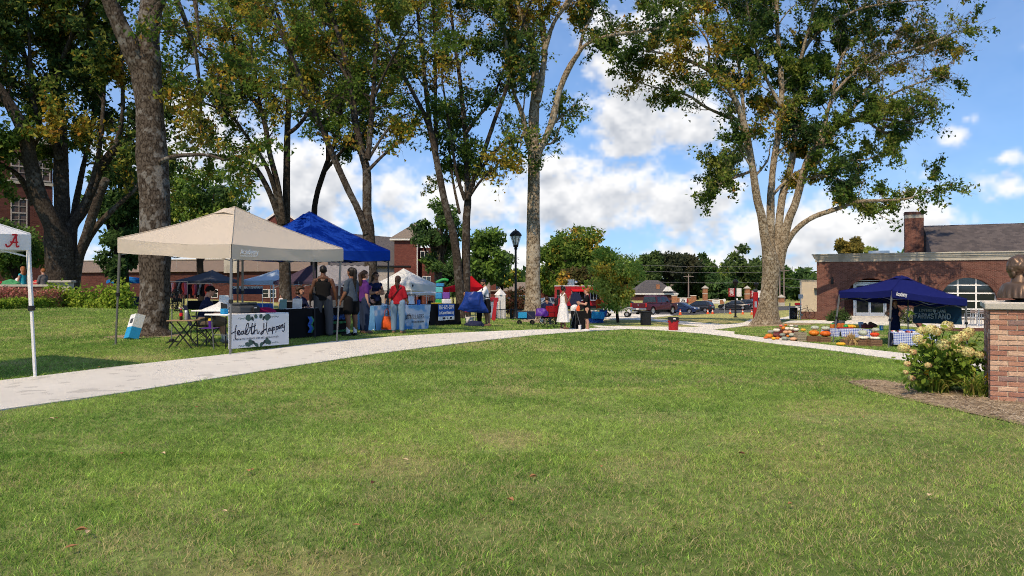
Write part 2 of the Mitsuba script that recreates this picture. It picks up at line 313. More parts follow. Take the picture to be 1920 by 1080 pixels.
# ---------------------------------------------------------------- building materials
def brick_tex(ux, uy, c1, c2, mortar, bw=.215, bh=.072):
    def fn(p, n, uv):
        s = p.x * ux + p.y * uy; row = dr.floor(p.z / bh); s2 = s / bw + .5 * (row - 2 * dr.floor(row / 2)); col = dr.floor(s2)
        fz, fs = p.z / bh - row, s2 - col
        m = dr.maximum(SS(.86, .93, fz), SS(.93, .97, fs)); r = mikit.cell_rand(col, row, 3)
        big = FB(s * .25, p.z * .4, 2.0, 3)
        return MX(MX(C3(c1), C3(c2), r) * (.72 + .5 * big), C3(mortar), m)
    return mikit.proc(fn)
mat('brick_hall', brick_tex(.92, -.39, (.108, .044, .034), (.185, .080, .060), (.22, .16, .135)), .85, 0, .15)
mat('brick_old', brick_tex(.75, .66, (.070, .024, .020), (.115, .042, .033), (.12, .075, .065)), .85, 0, .15)  # brick tones darkened so the colour carries the tree shade on the walls
mat('brick_far', brick_tex(1, 0, (.115, .032, .027), (.165, .055, .042), (.16, .09, .075), .25, .09), .85, 0, .15)
mat('brick_gate', brick_tex(.9, .43, (.30, .12, .06), (.40, .18, .09), (.38, .26, .18), .25, .09), .85, 0, .15)
def shingle_tex(p, n, uv):
    s = p.x * .92 - p.y * .39; row = dr.floor(p.z / .11); col = dr.floor(s / .3 + .37 * row); r = mikit.cell_rand(col, row, 1)
    return MX(C3(.062, .056, .058), C3(.125, .108, .105), .65 * r + .35 * FB(s, p.z, 0, 2)) * (1 - .3 * SS(.0, .12, dr.abs(p.z / .11 - row - .06)) * 0)
mat('shingle', mikit.proc(shingle_tex), .9, 0, .1)
def lime_tex(p, n, uv):
    return MX(C3(.34, .31, .26), C3(.55, .52, .45), FB(p.x * .9 + p.y * .5, p.y * .4, p.z * 5, 4)) * (1 - .25 * SS(.55, .75, FB(p.x * 2.5, p.y * 2.5, p.z * .8, 3)))
mat('limestone', mikit.proc(lime_tex), .8, 0, .2)
mat('beige_block', (.56, .48, .36), .85); mat('tan_panel', (.25, .195, .175), .8); mat('white_trim', (.74, .73, .70), .5); mat('grey_wall', (.36, .33, .31), .8)  # tan_panel is darkened to hold the tree shade over the fascia
mat('alu', (.62, .63, .65), .35, .8); mat('dark_glass', (.012, .014, .017), .04, 0, .9); mat('room_dark', (.012, .011, .010), .95); mat('old_pane', (.10, .12, .12), .06, 0, .9)
mat('black_metal', (.012, .012, .013), .38, .2); mat('roof_grey', (.085, .08, .082), .9); mat('roof_brown', (.20, .165, .135), .9); mat('bronze', (.155, .105, .075), .42, .55)

class Frame:
    """a wall: s along it, n out of it towards the viewer, z up"""
    def __init__(self, o, u): self.o, self.u = np.array([o[0], o[1], 0.0]), unit([u[0], u[1], 0]); self.n = np.array([self.u[1], -self.u[0], 0])
    def at(self, s, n, z): return self.o + self.u * s + self.n * n + np.array([0, 0, z])
    def m(self, mesh, s=0, n=0, z=0): return axes(mesh, self.at(s, n, z), self.u, -self.n, [0, 0, 1])     # mesh: x along, y into the wall, z up
    def slab(self, poly, n, th, s=0, z=0):                                                              # polygon in (s, z), outer face n in front of the wall, th thick
        return axes(prism(poly, th), self.at(s, n - th, z), self.u, [0, 0, 1], self.n)
def arch(cx, r, z0, zs, n=24):
    a = np.linspace(0, np.pi, n); return Polygon([(cx + r, z0)] + [(cx + r * math.cos(t), zs + r * math.sin(t)) for t in a] + [(cx - r, z0)])

# ---------------------------------------------------------------- the brick hall on the right
W = Frame((20.3, 51.5), (.92, -.39)); ZP = -.42
hall = thing('brick_hall', 'red brick hall with arched openings and stone cornice behind the dark blue canopy', 'building')
D0, D1 = arch(3.24, 1.57, -.33, .62), arch(8.76, 1.57, ZP, .62)
fac = sbox(0, -1.6, 17, 3.28).difference(D0).difference(D1)
part(hall, 'wall', cat([W.slab(fac, 0, .4), W.m(box(.2, 8, 1.0, .36, 15, 4.5))]), 'brick_hall')
for a, z0 in ((3.24, .62), (8.76, .62)):
    ms = []
    for r0, r1 in ((1.575, 1.78), (1.80, 2.0)):
        nn = int(math.pi * r0 / .075)
        for k in range(nn):
            a0, a1 = math.pi * (k + .08) / nn, math.pi * (k + .92) / nn
            ms.append(W.slab(Polygon([(a + r * math.cos(t), z0 + r * math.sin(t)) for r, t in ((r0, a0), (r1, a0), (r1, a1), (r0, a1))]), .035, .06))
    part(hall, 'arch_ring', cat(ms), 'brick_hall', kind='stuff')
part(hall, 'cornice', cat([W.m(box(8.4, -.02, 3.385, 17.0, .16, .21)), W.m(box(8.38, -.04, 3.54, 17.1, .24, .10)), W.m(box(8.36, -.07, 3.66, 17.2, .34, .14)), W.m(box(8.34, -.11, 3.765, 17.3, .46, .07)), W.m(box(8.6, 7, 3.74, 16.4, 14, .1))]), 'limestone')
# entrance: recessed lobby, double glass door, transom
door = uniq(hall + '__door')
lob = cat([W.m(box(3.24, 1.75, .9, 3.6, .1, 3.4)), W.m(box(1.5, 1.05, .9, .1, 1.3, 3.4)), W.m(box(4.98, 1.05, .9, .1, 1.3, 3.4)), W.m(box(3.24, 1.05, 2.45, 3.6, 1.3, .1))])
part(hall, 'lobby', lob, 'brick_hall'); part(hall, 'lobby_floor', W.m(box(3.24, .72, -.40, 3.2, 2.0, .16)), 'concrete')
def bars(fr, L, dep, mat_=None): return cat([fr.m(box((a + b) / 2, dep, (c + d) / 2, abs(b - a), t, abs(d - c))) for a, b, c, d, t in L])
part(hall, 'door_frame', bars(W, [(2.24, 2.34, -.32, 2.05, .14), (4.14, 4.24, -.32, 2.05, .14), (2.34, 4.14, 1.84, 1.94, .13), (2.34, 4.14, 2.02, 2.08, .12)], 1.25), 'alu')
for a, b in ((2.36, 3.235), (3.245, 4.12)):
    dk = part(hall, 'door', bars(W, [(a, a + .07, -.30, 1.82, .06), (b - .07, b, -.30, 1.82, .06), (a + .07, b - .07, -.30, -.07, .055), (a + .07, b - .07, 1.72, 1.82, .055), (a + .07, b - .07, .86, .91, .04)], 1.25), 'alu')
    part(dk, 'pane', W.m(box((a + b) / 2, 1.265, .82, b - a - .14, .02, 1.8)), 'dark_glass')
# glazed overhead door in the right arch
win = part(hall, 'overhead_door', cat([bars(W, [(7.2, 10.32, z - .045, z + .045, .07) for z in (1.72, 1.22, .73, .23, -.3)] + [(x - .05, x + .05, ZP, 2.3, .065) for x in (7.25, 8.23, 9.22, 10.27)], .30)]), 'white_trim')
for i in range(3):
    x0, x1 = (7.30, 8.18, )[0] if i == 0 else (8.28, 9.27)[i - 1], (8.18, 9.17, 10.22)[i]
    for z0, z1 in ((-.255, .185), (.275, .685), (.775, 1.175), (1.265, 1.675), (1.765, 2.2)):
        part(win, 'pane', W.m(box((x0 + x1) / 2, .32, (z0 + z1) / 2, x1 - x0, .012, z1 - z0)), 'dark_glass')
part(hall, 'interior', W.m(box(8.76, 1.2, .9, 3.4, .1, 3.2)), 'room_dark')
for s in (.95, 6.1):
    w = part(hall, 'wall_lamp', cat([W.m(box(s, -.08, 1.98, .16, .14, .34, b=.02)), W.m(box(s, -.06, 2.2, .1, .1, .1))]), 'black_metal')
chim = part(hall, 'chimney', W.m(box(6.35, 7.6, 4.8, 1.2, 1.0, 3.6)), 'brick_hall')
part(chim, 'band', W.m(box(6.35, 7.6, 6.72, 1.2, 1.0, .26)), 'limestone'); part(chim, 'cap', W.m(box(6.35, 7.6, 6.95, 1.26, 1.06, .2)), 'brick_hall')
rf = grid(lambda u, v: np.stack([7.05 + 18 * u, 2.6 + 6.2 * v, 3.72 + 2.42 * v], -1), 1, 4)
part(hall, 'roof', cat([W.m(rf), W.m(TM(np.asarray(rf.vertices) * [1, -1, 1] + [0, 17.6, 0], rf.faces[:, ::-1])), W.m(TM([(7.06, 2.6, 3.6), (7.06, 15, 3.6), (7.06, 8.8, 6.12)], [(0, 1, 2)]))]), 'shingle')
part(hall, 'roof_vent', W.m(box(3.9, 4, 3.95, 1.3, 1.0, .35)), 'alu')
wing = thing('beige_wing', 'small flat roofed cream block building with brick base behind the parked bicycle', 'building')
V = Frame(P(1503, 560, 74)[:2], (.95, -.3))
part(wing, 'wall', V.m(box(2.6, 1.5, .80, 5.2, 3, 2.90)), 'beige_block'); part(wing, 'base', V.m(box(2.6, 1.48, -1.60, 5.24, 3.06, 1.9)), 'brick_hall'); part(wing, 'coping', V.m(box(2.6, 1.5, 2.28, 5.3, 3.1, .08)), 'limestone')
part(wing, 'awning', V.m(box(1.4, -.3, 1.55, .6, .6, .08)), 'black_metal')
# patio with brick edge, ramp
pa, pb = np.array([W.at(6.0, 0, 0)[:2], W.at(16.8, 0, 0)[:2]]), np.array([P(1990, 616, 37.3)[:2], P(1737, 616, 37.3)[:2]])
patio = Polygon([pa[0], pa[1], pb[0], pb[1]])
put('patio', cat([axes(prism(patio, .7), (0, 0, ZP - .7), [1, 0, 0], [0, 1, 0], [0, 0, 1])]), 'concrete', kind='structure')
ed = [np.array([*pa[0], 0]), np.array([*pb[1], 0]), np.array([*pb[0], 0])]
cb = thing('patio_curb', 'low red brick retaining curb along the concrete patio behind the flower shrub', 'low wall')
for i in range(2):
    d = unit(ed[i + 1] - ed[i]); nrm = np.array([d[1], -d[0], 0]) * (.13 if np.dot([d[1], -d[0], 0], [0, -1, 0]) > 0 or i == 0 else -.13)
    nrm = -np.array([-d[1], d[0], 0]) * .13 if i == 1 else np.array([d[1], -d[0], 0]) * .13
    part(cb, 'wall', bar(ed[i] + nrm + [0, 0, ZP - .36], ed[i + 1] + nrm + [0, 0, ZP - .36], .26, .76), 'brick_hall')
ramp = TM([W.at(1.9, 0, -.325), W.at(4.5, 0, -.325), W.at(5.6, 3.6, -.74), W.at(1.7, 3.6, -.74), W.at(1.9, 0, -1.2), W.at(4.5, 0, -1.2), W.at(5.6, 3.6, -1.3), W.at(1.7, 3.6, -1.3)],
          [(0, 3, 2), (0, 2, 1), (3, 7, 6), (3, 6, 2), (0, 4, 7), (0, 7, 3), (1, 2, 6), (1, 6, 5)])
put('entrance_ramp', ramp, 'concrete', kind='structure')

# ---------------------------------------------------------------- old brick building far left
old = thing('old_brick_building', 'tall dark red brick building with white sash windows behind the big tree at far left', 'building')
O = Frame((-32.7 - .75 * 26, 55 - .66 * 26), (.75, .66))
def sash(fr, parent, s, z, w, h, dep=.0):
    k = part(parent, 'window', bars(fr, [(s - w / 2 - .07, s - w / 2, z, z + h, .16), (s + w / 2, s + w / 2 + .07, z, z + h, .16), (s - w / 2 - .07, s + w / 2 + .07, z + h, z + h + .08, .18), (s - w / 2 - .1, s + w / 2 + .1, z - .1, z, .26), (s - w / 2, s + w / 2, z + h * .48, z + h * .53, .14),
                                          (s - .015, s + .015, z, z + h, .11), (s - w / 2, s + w / 2, z + h * .24, z + h * .26, .10), (s - w / 2, s + w / 2, z + h * .75, z + h * .77, .10)], 0.0), 'grey_wall')
    for x in (-1, 1):
        for q in (0, .53): part(k, 'pane', fr.m(box(s + x * w / 4, 0.02, z + h * (q + .235), w / 2 - .04, .04, h * .45)), 'old_pane')
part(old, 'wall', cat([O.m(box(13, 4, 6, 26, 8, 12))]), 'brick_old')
part(old, 'stone_band', cat([O.m(box(13, -.04, 8.9, 26.1, .12, .22)), O.m(box(13, -.05, 11.9, 26.3, .3, .35))]), 'limestone')
for s in (23.95, 20.2, 16.4, 25.35):
    if s < 25: sash(O, old, s, 5.84, .85, 1.85)
    sash(O, old, s, 9.15, .85, 1.7)

# ---------------------------------------------------------------- long low building behind the market
low = thing('low_brick_building', 'long low brick building with wide tan fascia band behind the market tents', 'building')
B = Frame(P(120, 520, 90)[:2], P(700, 520, 80)[:2] - P(120, 520, 90)[:2])
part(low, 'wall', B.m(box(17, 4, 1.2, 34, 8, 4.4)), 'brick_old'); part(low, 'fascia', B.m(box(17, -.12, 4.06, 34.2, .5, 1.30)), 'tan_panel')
part(low, 'coping', B.m(box(17, -.15, 4.76, 34.3, .6, .10)), 'limestone')
part(low, 'pilaster', B.m(box(22.5, -.3, 4.0, 1.6, .4, 1.5)), 'limestone')
for s in np.arange(2, 34, 3.4): part(low, 'fascia_joint', B.m(box(s, -.38, 4.06, .04, .03, 1.3)), 'grey_wall')
for s in (18.4, 19.3, 20.2, 26.5, 27.4, 11, 12):
    k = part(low, 'window', bars(B, [(s - .4, s - .34, .55, 1.5, .12), (s + .34, s + .4, .55, 1.5, .12), (s - .34, s + .34, 1.44, 1.5, .12), (s - .34, s + .34, .55, .61, .12), (s - .34, s + .34, .99, 1.03, .1)], 0), 'white_trim')
    part(k, 'pane', B.m(box(s, .0, 1.02, .68, .03, .84)), 'dark_glass')

# ---------------------------------------------------------------- chapel with square tower
ch = thing('chapel', 'red brick church building with large grey roof and square pyramid roofed tower', 'building')
E = Frame(P(560, 520, 100)[:2], (1, 0.02)); px2s = lambda px, d=100: (px - 560) / F * d
zz = lambda py, d=100: CAM + (HY - py) / F * d
s0, s1 = px2s(500), px2s(770)
ridge0, ridge1, ea0, ea1 = (px2s(556, 106), 6, zz(431, 106)), (px2s(733, 106), 6, zz(446, 106)), (s0, -.3, zz(499)), (px2s(781), -.3, zz(499))
part(ch, 'roof', cat([E.m(TM([ea0, ea1, ridge1, ridge0], [(0, 1, 2), (0, 2, 3)])), E.m(TM([ridge0, ridge1, (ea1[0], 12, ea1[2]), (ea0[0], 12, ea0[2])], [(0, 1, 2), (0, 2, 3)]))]), 'roof_grey')
part(ch, 'wall', E.m(box((s0 + s1) / 2, 6, 1.6, s1 - s0, 11.6, 5.6)), 'grey_wall'); part(ch, 'gutter', E.m(box((s0 + s1) / 2, -.3, zz(499.5), s1 - s0, .2, .2)), 'black_metal')
tw = part(ch, 'tower', E.m(box(px2s(761.5), 1.5, 3.1, 3.05, 3.6, 9.6)), 'brick_far')
part(tw, 'roof', E.m(TM([(px2s(731), -.8, 8.05), (px2s(785), -.8, 8.05), (px2s(785), 3.9, 8.05), (px2s(731), 3.9, 8.05), (px2s(775, 101.5), 1.5, 10.35)], [(0, 1, 4), (1, 2, 4), (2, 3, 4), (3, 0, 4), (0, 2, 1), (0, 3, 2)])), 'roof_brown')
part(tw, 'eave', E.m(box(px2s(758), 1.55, 7.93, 3.65, 4.6, .24)), 'white_trim'); part(tw, 'downpipe', E.m(box(px2s(782.4), -.42, 5.1, .10, .1, 6)), 'white_trim')
tri = E.slab(Polygon([(px2s(736), zz(449)), (px2s(783), zz(449)), (px2s(783), zz(499))]), .32, .1)
an = part(ch, 'annex', axes(box(0, 0, 0, 3.4, 4, 8.6), P(802, 520, 103) * [1, 1, 0] + [0, 0, 2.6], [.8, .6, 0], [-.6, .8, 0], [0, 0, 1]), 'brick_far')
for (x, y) in ((796, 477), (800, 524)):
    k = part(ch, 'window', box(*(P(x, y, 100.1)), 1.1, .12, .9), 'white_trim')
    for q in (-1, 1): part(k, 'pane', box(*(P(x, y, 100.05) + [q * .27, -.03, 0]), .46, .08, .75), 'dark_glass')
gb = P(528, 405, 104)
part(ch, 'gable', cat([axes(prism(Polygon([(-2.6, -10.5), (2.6, -10.5), (2.6, -1.0), (0, .75), (-2.6, -1.0)]), .3), gb, [1, 0, 0], [0, 0, 1], [0, -1, 0])]), 'brick_far')
part(ch, 'gable_trim', cat([bar(gb + [-2.8, -.4, -1.1], gb + [0, -.4, .85], .25), bar(gb + [2.8, -.4, -1.1], gb + [0, -.4, .85], .25)]), 'white_trim')

# ---------------------------------------------------------------- houses beyond the street
def house(label, px0, px1, d, y_eave, y_ridge, wallm, roofm, hip=2.0, depth=9, zg=-2.2, trim=None):
    h = thing('house', label, 'house'); Fh = Frame(P(px0, 540, d)[:2], (1, .02)); L = (px1 - px0) / F * d; ze, zr = zz(y_eave, d), zz(y_ridge, d + depth / 2)
    part(h, 'wall', Fh.m(box(L / 2, depth / 2, (ze + zg) / 2, L - .8, depth - .8, ze - zg)), wallm)
    a, b, c, e, r0, r1 = (0, 0, ze), (L, 0, ze), (L, depth, ze), (0, depth, ze), (hip, depth / 2, zr), (L - hip, depth / 2, zr)
    part(h, 'roof', Fh.m(TM([a, b, c, e, r0, r1], [(0, 1, 5), (0, 5, 4), (1, 2, 5), (2, 3, 4), (2, 4, 5), (3, 0, 4), (0, 2, 1), (0, 3, 2)])), roofm)
    if trim: part(h, 'eave', Fh.m(box(L / 2, -.02, ze - .12, L, .1, .3)), trim)
    return h, Fh, L, ze
h1, F1, L1, z1 = house('low brick ranch house with pale brown roof behind the black lamp post', 905, 1042, 120, 546, 529, 'brick_far', 'roof_brown', 1.0)
part(h1, 'chimney', box(*P(924, 532, 121), 1.0, .8, 2.4), 'brick_far')
part(h1, 'gable', axes(prism(Polygon([(-2.1, -3.2), (2.1, -3.2), (2.1, 0), (0, 1.3), (-2.1, 0)]), .5), P(1021, 546, 118.6), [1, 0, 0], [0, 0, 1], [0, -1, 0]), 'brick_far')
part(h1, 'gable_trim', cat([bar(P(1021, 546, 118.0) + [0, 0, 1.42], P(1021, 546, 118.0) + [s * 2.4, 0, -.1], .2, .3) for s in (-1, 1)]), 'white_trim')
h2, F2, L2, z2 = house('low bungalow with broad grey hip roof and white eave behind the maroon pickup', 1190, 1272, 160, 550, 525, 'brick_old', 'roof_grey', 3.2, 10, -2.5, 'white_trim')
part(h2, 'chimney', box(*P(1233.5, 538.5, 162), .7, .6, 1.2), 'brick_gate')
part(h2, 'dormer', axes(prism(Polygon([(-1, -.5), (1, -.5), (0.3, .45), (-.3, .45)]), 1.2), P(1251.5, 541.5, 160.5), [1, 0, 0], [0, 0, 1], [0, -1, 0]), 'white_trim')
h3, F3, L3, z3 = house('tan roofed house mostly hidden behind the dark street trees', 1255, 1283, 185, 545, 533, 'grey_wall', 'roof_brown', 1.4, 8, -2.5)

# ---------------------------------------------------------------- gate walls and pillars along the street
def pillar(px, ytop, w, d, label=None, parent=None):
    g = at(px, d); zt_ = zz(ytop, d); k = parent or thing('gate_pillar', label, 'pillar', None)
    part(k, 'shaft', box(g[0], d, (g[2] - .3 + zt_ - .45) / 2, w, w, zt_ - .45 - g[2] + .3), 'brick_gate'); part(k, 'band', box(g[0], d, zt_ - 1.4, w + .06, w + .06, .15), 'limestone')
    part(k, 'cap', cat([box(g[0], d, zt_ - .40, w + .3, w + .3, .12), TM([(g[0] - w / 2 - .1, d - w / 2 - .1, zt_ - .34), (g[0] + w / 2 + .1, d - w / 2 - .1, zt_ - .34), (g[0] + w / 2 + .1, d + w / 2 + .1, zt_ - .34), (g[0] - w / 2 - .1, d + w / 2 + .1, zt_ - .34), (g[0], d, zt_ + .1)], [(0, 1, 4), (1, 2, 4), (2, 3, 4), (3, 0, 4)])]), 'limestone')
    part(k, 'plinth', box(g[0], d, g[2] + .2, w + .12, w + .12, .7), 'limestone')
pillar(1322, 536, .75, 140, 'tall tan brick gate pillar with white cap above the black hatchback'); pillar(1401, 536.5, .75, 140, 'tall tan brick gate pillar partly behind the banner lamp post'); pillar(1465, 553, .8, 135, 'shorter tan brick pillar just right of the right hand tree trunk')
def gatewall(label, x0, x1, ytop, yp, d, sign):
    k = thing('gate_wall', label, 'wall'); a, b = at(x0, d), at(x1, d)
    part(k, 'wall', box((a[0] + b[0]) / 2, d, (zz(ytop, d) + a[2] - .4) / 2, b[0] - a[0] - .9, .4, zz(ytop, d) - a[2] + .4), 'brick_gate')
    part(k, 'coping', box((a[0] + b[0]) / 2, d, zz(ytop, d) + .04, b[0] - a[0] - .8, .5, .12), 'limestone')
    for g in (a, b):
        part(k, 'pier', box(g[0], d, (zz(yp + 2, d) + g[2] - .4) / 2, .9, .7, zz(yp + 2, d) - g[2] + .4), 'brick_gate'); part(k, 'cap', box(g[0], d, zz(yp + 1, d) - .05, 1.05, .85, .26, b=.1), 'limestone')
    return k
gw = gatewall('low tan brick gate wall with end piers and a white mural panel left of the tall pillar', 1264.5, 1300, 558.5, 553, 139, 0)
mp = part(gw, 'mural', box(*P(1281, 563, 138.6), 1.25, .06, .7), 'white_trim', label='white mural panel with dark blue and red figures')
mat('navy', (.012, .016, .05), .8); mat('crimson', (.30, .008, .016), .7)
part(mp, 'figure', cat([box(*(P(1279 + dx, 563.5 + dy, 138.55)), w, .03, h, b=.02) for dx, dy, w, h in ((0, 0, .12, .5), (1.6, -1, .25, .16), (3.0, .3, .1, .42), (4.4, .6, .16, .34), (-.8, 2, .2, .14))]), 'navy'); part(mp, 'red_panel', box(*P(1289, 564, 138.55), .25, .05, .62), 'crimson')
gw2 = gatewall('small low sign wall with white inscription panel on the far grass bank', 1333, 1352, 561.5, 560.5, 139, 0)
part(gw2, 'panel', box(*P(1342.5, 566, 138.6), 1.4, .08, .62), 'white_trim'); part(gw2, 'lettering', box(*P(1342.5, 565.2, 138.54), 1.0, .02, .06), 'grey_wall')
# ---------------------------------------------------------------- trees
def bark_tex(c1, c2, c3, fz=3.0, f=17.0, lich=.6):
    def fn(p, n, uv):
        w = FB(p.x * 5, p.y * 5, p.z * 2, 2); a = dr.abs(N3(p.x * f + 4 * w, p.y * f + 2 * w, p.z * fz) - .5) * 2; b = N3(p.x * 55, p.y * 55, p.z * 26); l = SS(lich, lich + .10, .6 * FB(p.x * 9 + 3, p.y * 9, p.z * 6, 3) + .4 * FB(p.x * 1.2, p.y * 1.2, p.z * .9, 2))
        return MX(MX(C3(c1), C3(c2), SS(.08, .50, .7 * a + .3 * b)), C3(c3), l * (.35 + .5 * b))
    return mikit.proc(fn)
mat('bark_near', bark_tex((.026, .019, .014), (.098, .080, .063), (.23, .22, .20), 9.0, 26.0, .52), .95, 0, .1)
mat('bark', bark_tex((.024, .019, .015), (.072, .058, .046), (.14, .13, .115), 7.0, 20.0, .54), .95, 0, .1)
mat('bark_light', bark_tex((.075, .052, .032), (.32, .26, .18), (.45, .40, .31), 7.0, 20.0, .50), .95, 0, .1)
mat('bark_dark', (.030, .024, .02), .95, 0, .1)
GREEN = [(.085, .145, .028), (.120, .200, .037), (.180, .245, .050), (.260, .290, .064)]
DARK = [(.040, .076, .028), (.055, .105, .034), (.076, .130, .040)]
AUT = [(.48, .38, .05), (.52, .36, .04), (.38, .34, .07), (.46, .22, .04)]

def leaf_mesh(pos, size, rng, up=.35, out=None, aspect=.55, tri=False):
    n = len(pos); d = rng.normal(0, 1, (n, 3)); d[:, 2] -= .55; d /= np.linalg.norm(d, axis=1, keepdims=True)
    nn = rng.normal(0, 1, (n, 3)); nn[:, 2] += up * 2
    if out is not None: nn += out * 1.3
    s = np.cross(d, nn); s /= np.linalg.norm(s, axis=1, keepdims=True) + 1e-9
    L = size * rng.uniform(.6, 1.35, (n, 1)); w = L * aspect * .5
    if tri:
        v = np.stack([pos, pos + d * L + s * w * 1.2, pos + d * L * .75 - s * w * 1.5], 1).reshape(-1, 3); return v, np.arange(3 * n).reshape(-1, 3)
    a, b, c, e = pos, pos + d * L * .5 + s * w, pos + d * L, pos + d * L * .5 - s * w
    v = np.stack([a, b, c, e], 1).reshape(-1, 3); o = np.arange(n)[:, None] * 4
    return v, np.concatenate([o + [0, 1, 2], o + [0, 2, 3]], 1).reshape(-1, 3)
def sticks(p0, p1, p2, r):
    """many thin three-sided twigs at once"""
    n = len(p0); d = p2 - p0; d /= np.linalg.norm(d, axis=1, keepdims=True) + 1e-9
    a = np.cross(d, np.where(np.abs(d[:, 2:]) < .9, [[0, 0, 1.0]], [[1.0, 0, 0]])); a /= np.linalg.norm(a, axis=1, keepdims=True); b = np.cross(d, a)
    v = []
    for p, k in ((p0, 1.0), (p1, .7), (p2, .25)):
        for t in (0, 2.094, 4.189): v.append(p + (math.cos(t) * a + math.sin(t) * b) * (r * k)[:, None])
    v = np.stack(v, 1).reshape(-1, 3); o = np.arange(n)[:, None] * 9
    q = []
    for i in (0, 3):
        for j in range(3): k = (j + 1) % 3; q += [[i + j, i + k, i + 3 + k], [i + j, i + 3 + k, i + 3 + j]]
    return TM(v, np.concatenate([o + t for t in q], 1).reshape(-1, 3))
def colours(pos, rng, pal, aut, n, tint=1.0, seed=0, yellow=None):
    k = meshkit.fbm(pos * .45 + seed, 3, seed) ; t = np.clip((k - .25) / .5 + rng.normal(0, .16, len(pos)), 0, .999)
    c = np.array(pal)[(t * len(pal)).astype(int)]
    m = meshkit.fbm(pos * .33 + 31 + seed, 3, seed + 5) + rng.normal(0, .05, len(pos))
    th = np.quantile(m, 1 - aut) if aut > 0 else 9
    a = np.array(AUT)[rng.integers(0, len(AUT), len(pos))]; mixk = rng.uniform(.35, 1, (len(pos), 1))
    c = np.where((m > th)[:, None], c * (1 - mixk) + a * mixk, c)
    if yellow is not None:
        for yx, yy, yz, yr, ys in yellow:
            w = (np.exp(-(((pos - [yx, yy, yz]) ** 2).sum(1)) / yr ** 2) * ys > rng.random(len(pos)))[:, None]; c = np.where(w, c * .25 + a * .75, c)
    return np.repeat(c * tint * rng.uniform(.8, 1.2, (len(pos), 1)), n, 0)

def rough_tube(pts, r, n=28, amp=.035, seed=0, fz=3.6, f=17.0):
    """a trunk with ridged bark: the tube displaced by stretched noise"""
    L = np.r_[0, np.cumsum(np.linalg.norm(np.diff(pts, axis=0), axis=1))]; m = max(12, int(L[-1] / .06)); s = np.linspace(0, L[-1], m)
    p = np.stack([np.interp(s, L, pts[:, k]) for k in range(3)], 1); rr = np.interp(s, L, r)
    t = tube(p, rr, n, True); big_n = n; v = np.array(t.vertices); c = np.vstack([np.repeat(p, n, 0), p[:1], p[-1:]]); o = v - c; ln = np.linalg.norm(o, axis=1, keepdims=True) + 1e-9; q = o / ln
    w = v * [f, f, fz] + meshkit.fbm(v * 1.5, 2, seed)[:, None] * 2
    h = np.abs(meshkit.fbm(w, 3, seed + 1) - .5) * 2; big = meshkit.fbm(v * [1.6, 1.6, .8], 3, seed + 2) - .5
    k = np.clip(np.repeat(rr, n) / rr.max(), .3, 1); k = np.r_[k, 0, 0]
    return TM(v + q * ((h - .35) * amp + big * amp * 3.2)[:, None] * k[:, None], t.faces)

def limb(px, D, dd, rscale=1.0):
    """px: (x, y, width) down the photograph; D depth of its first point, dd how far its tip leans away (or towards)"""
    q = smoothline([p if len(p) == 3 else (*p, 5) for p in px], 6); s = np.linspace(0, 1, len(q)); d = D + dd * s ** 1.3
    return np.stack([P(a[0], a[1], b) for a, b in zip(q, d)]), q[:, 2] / 2 / F * d * rscale

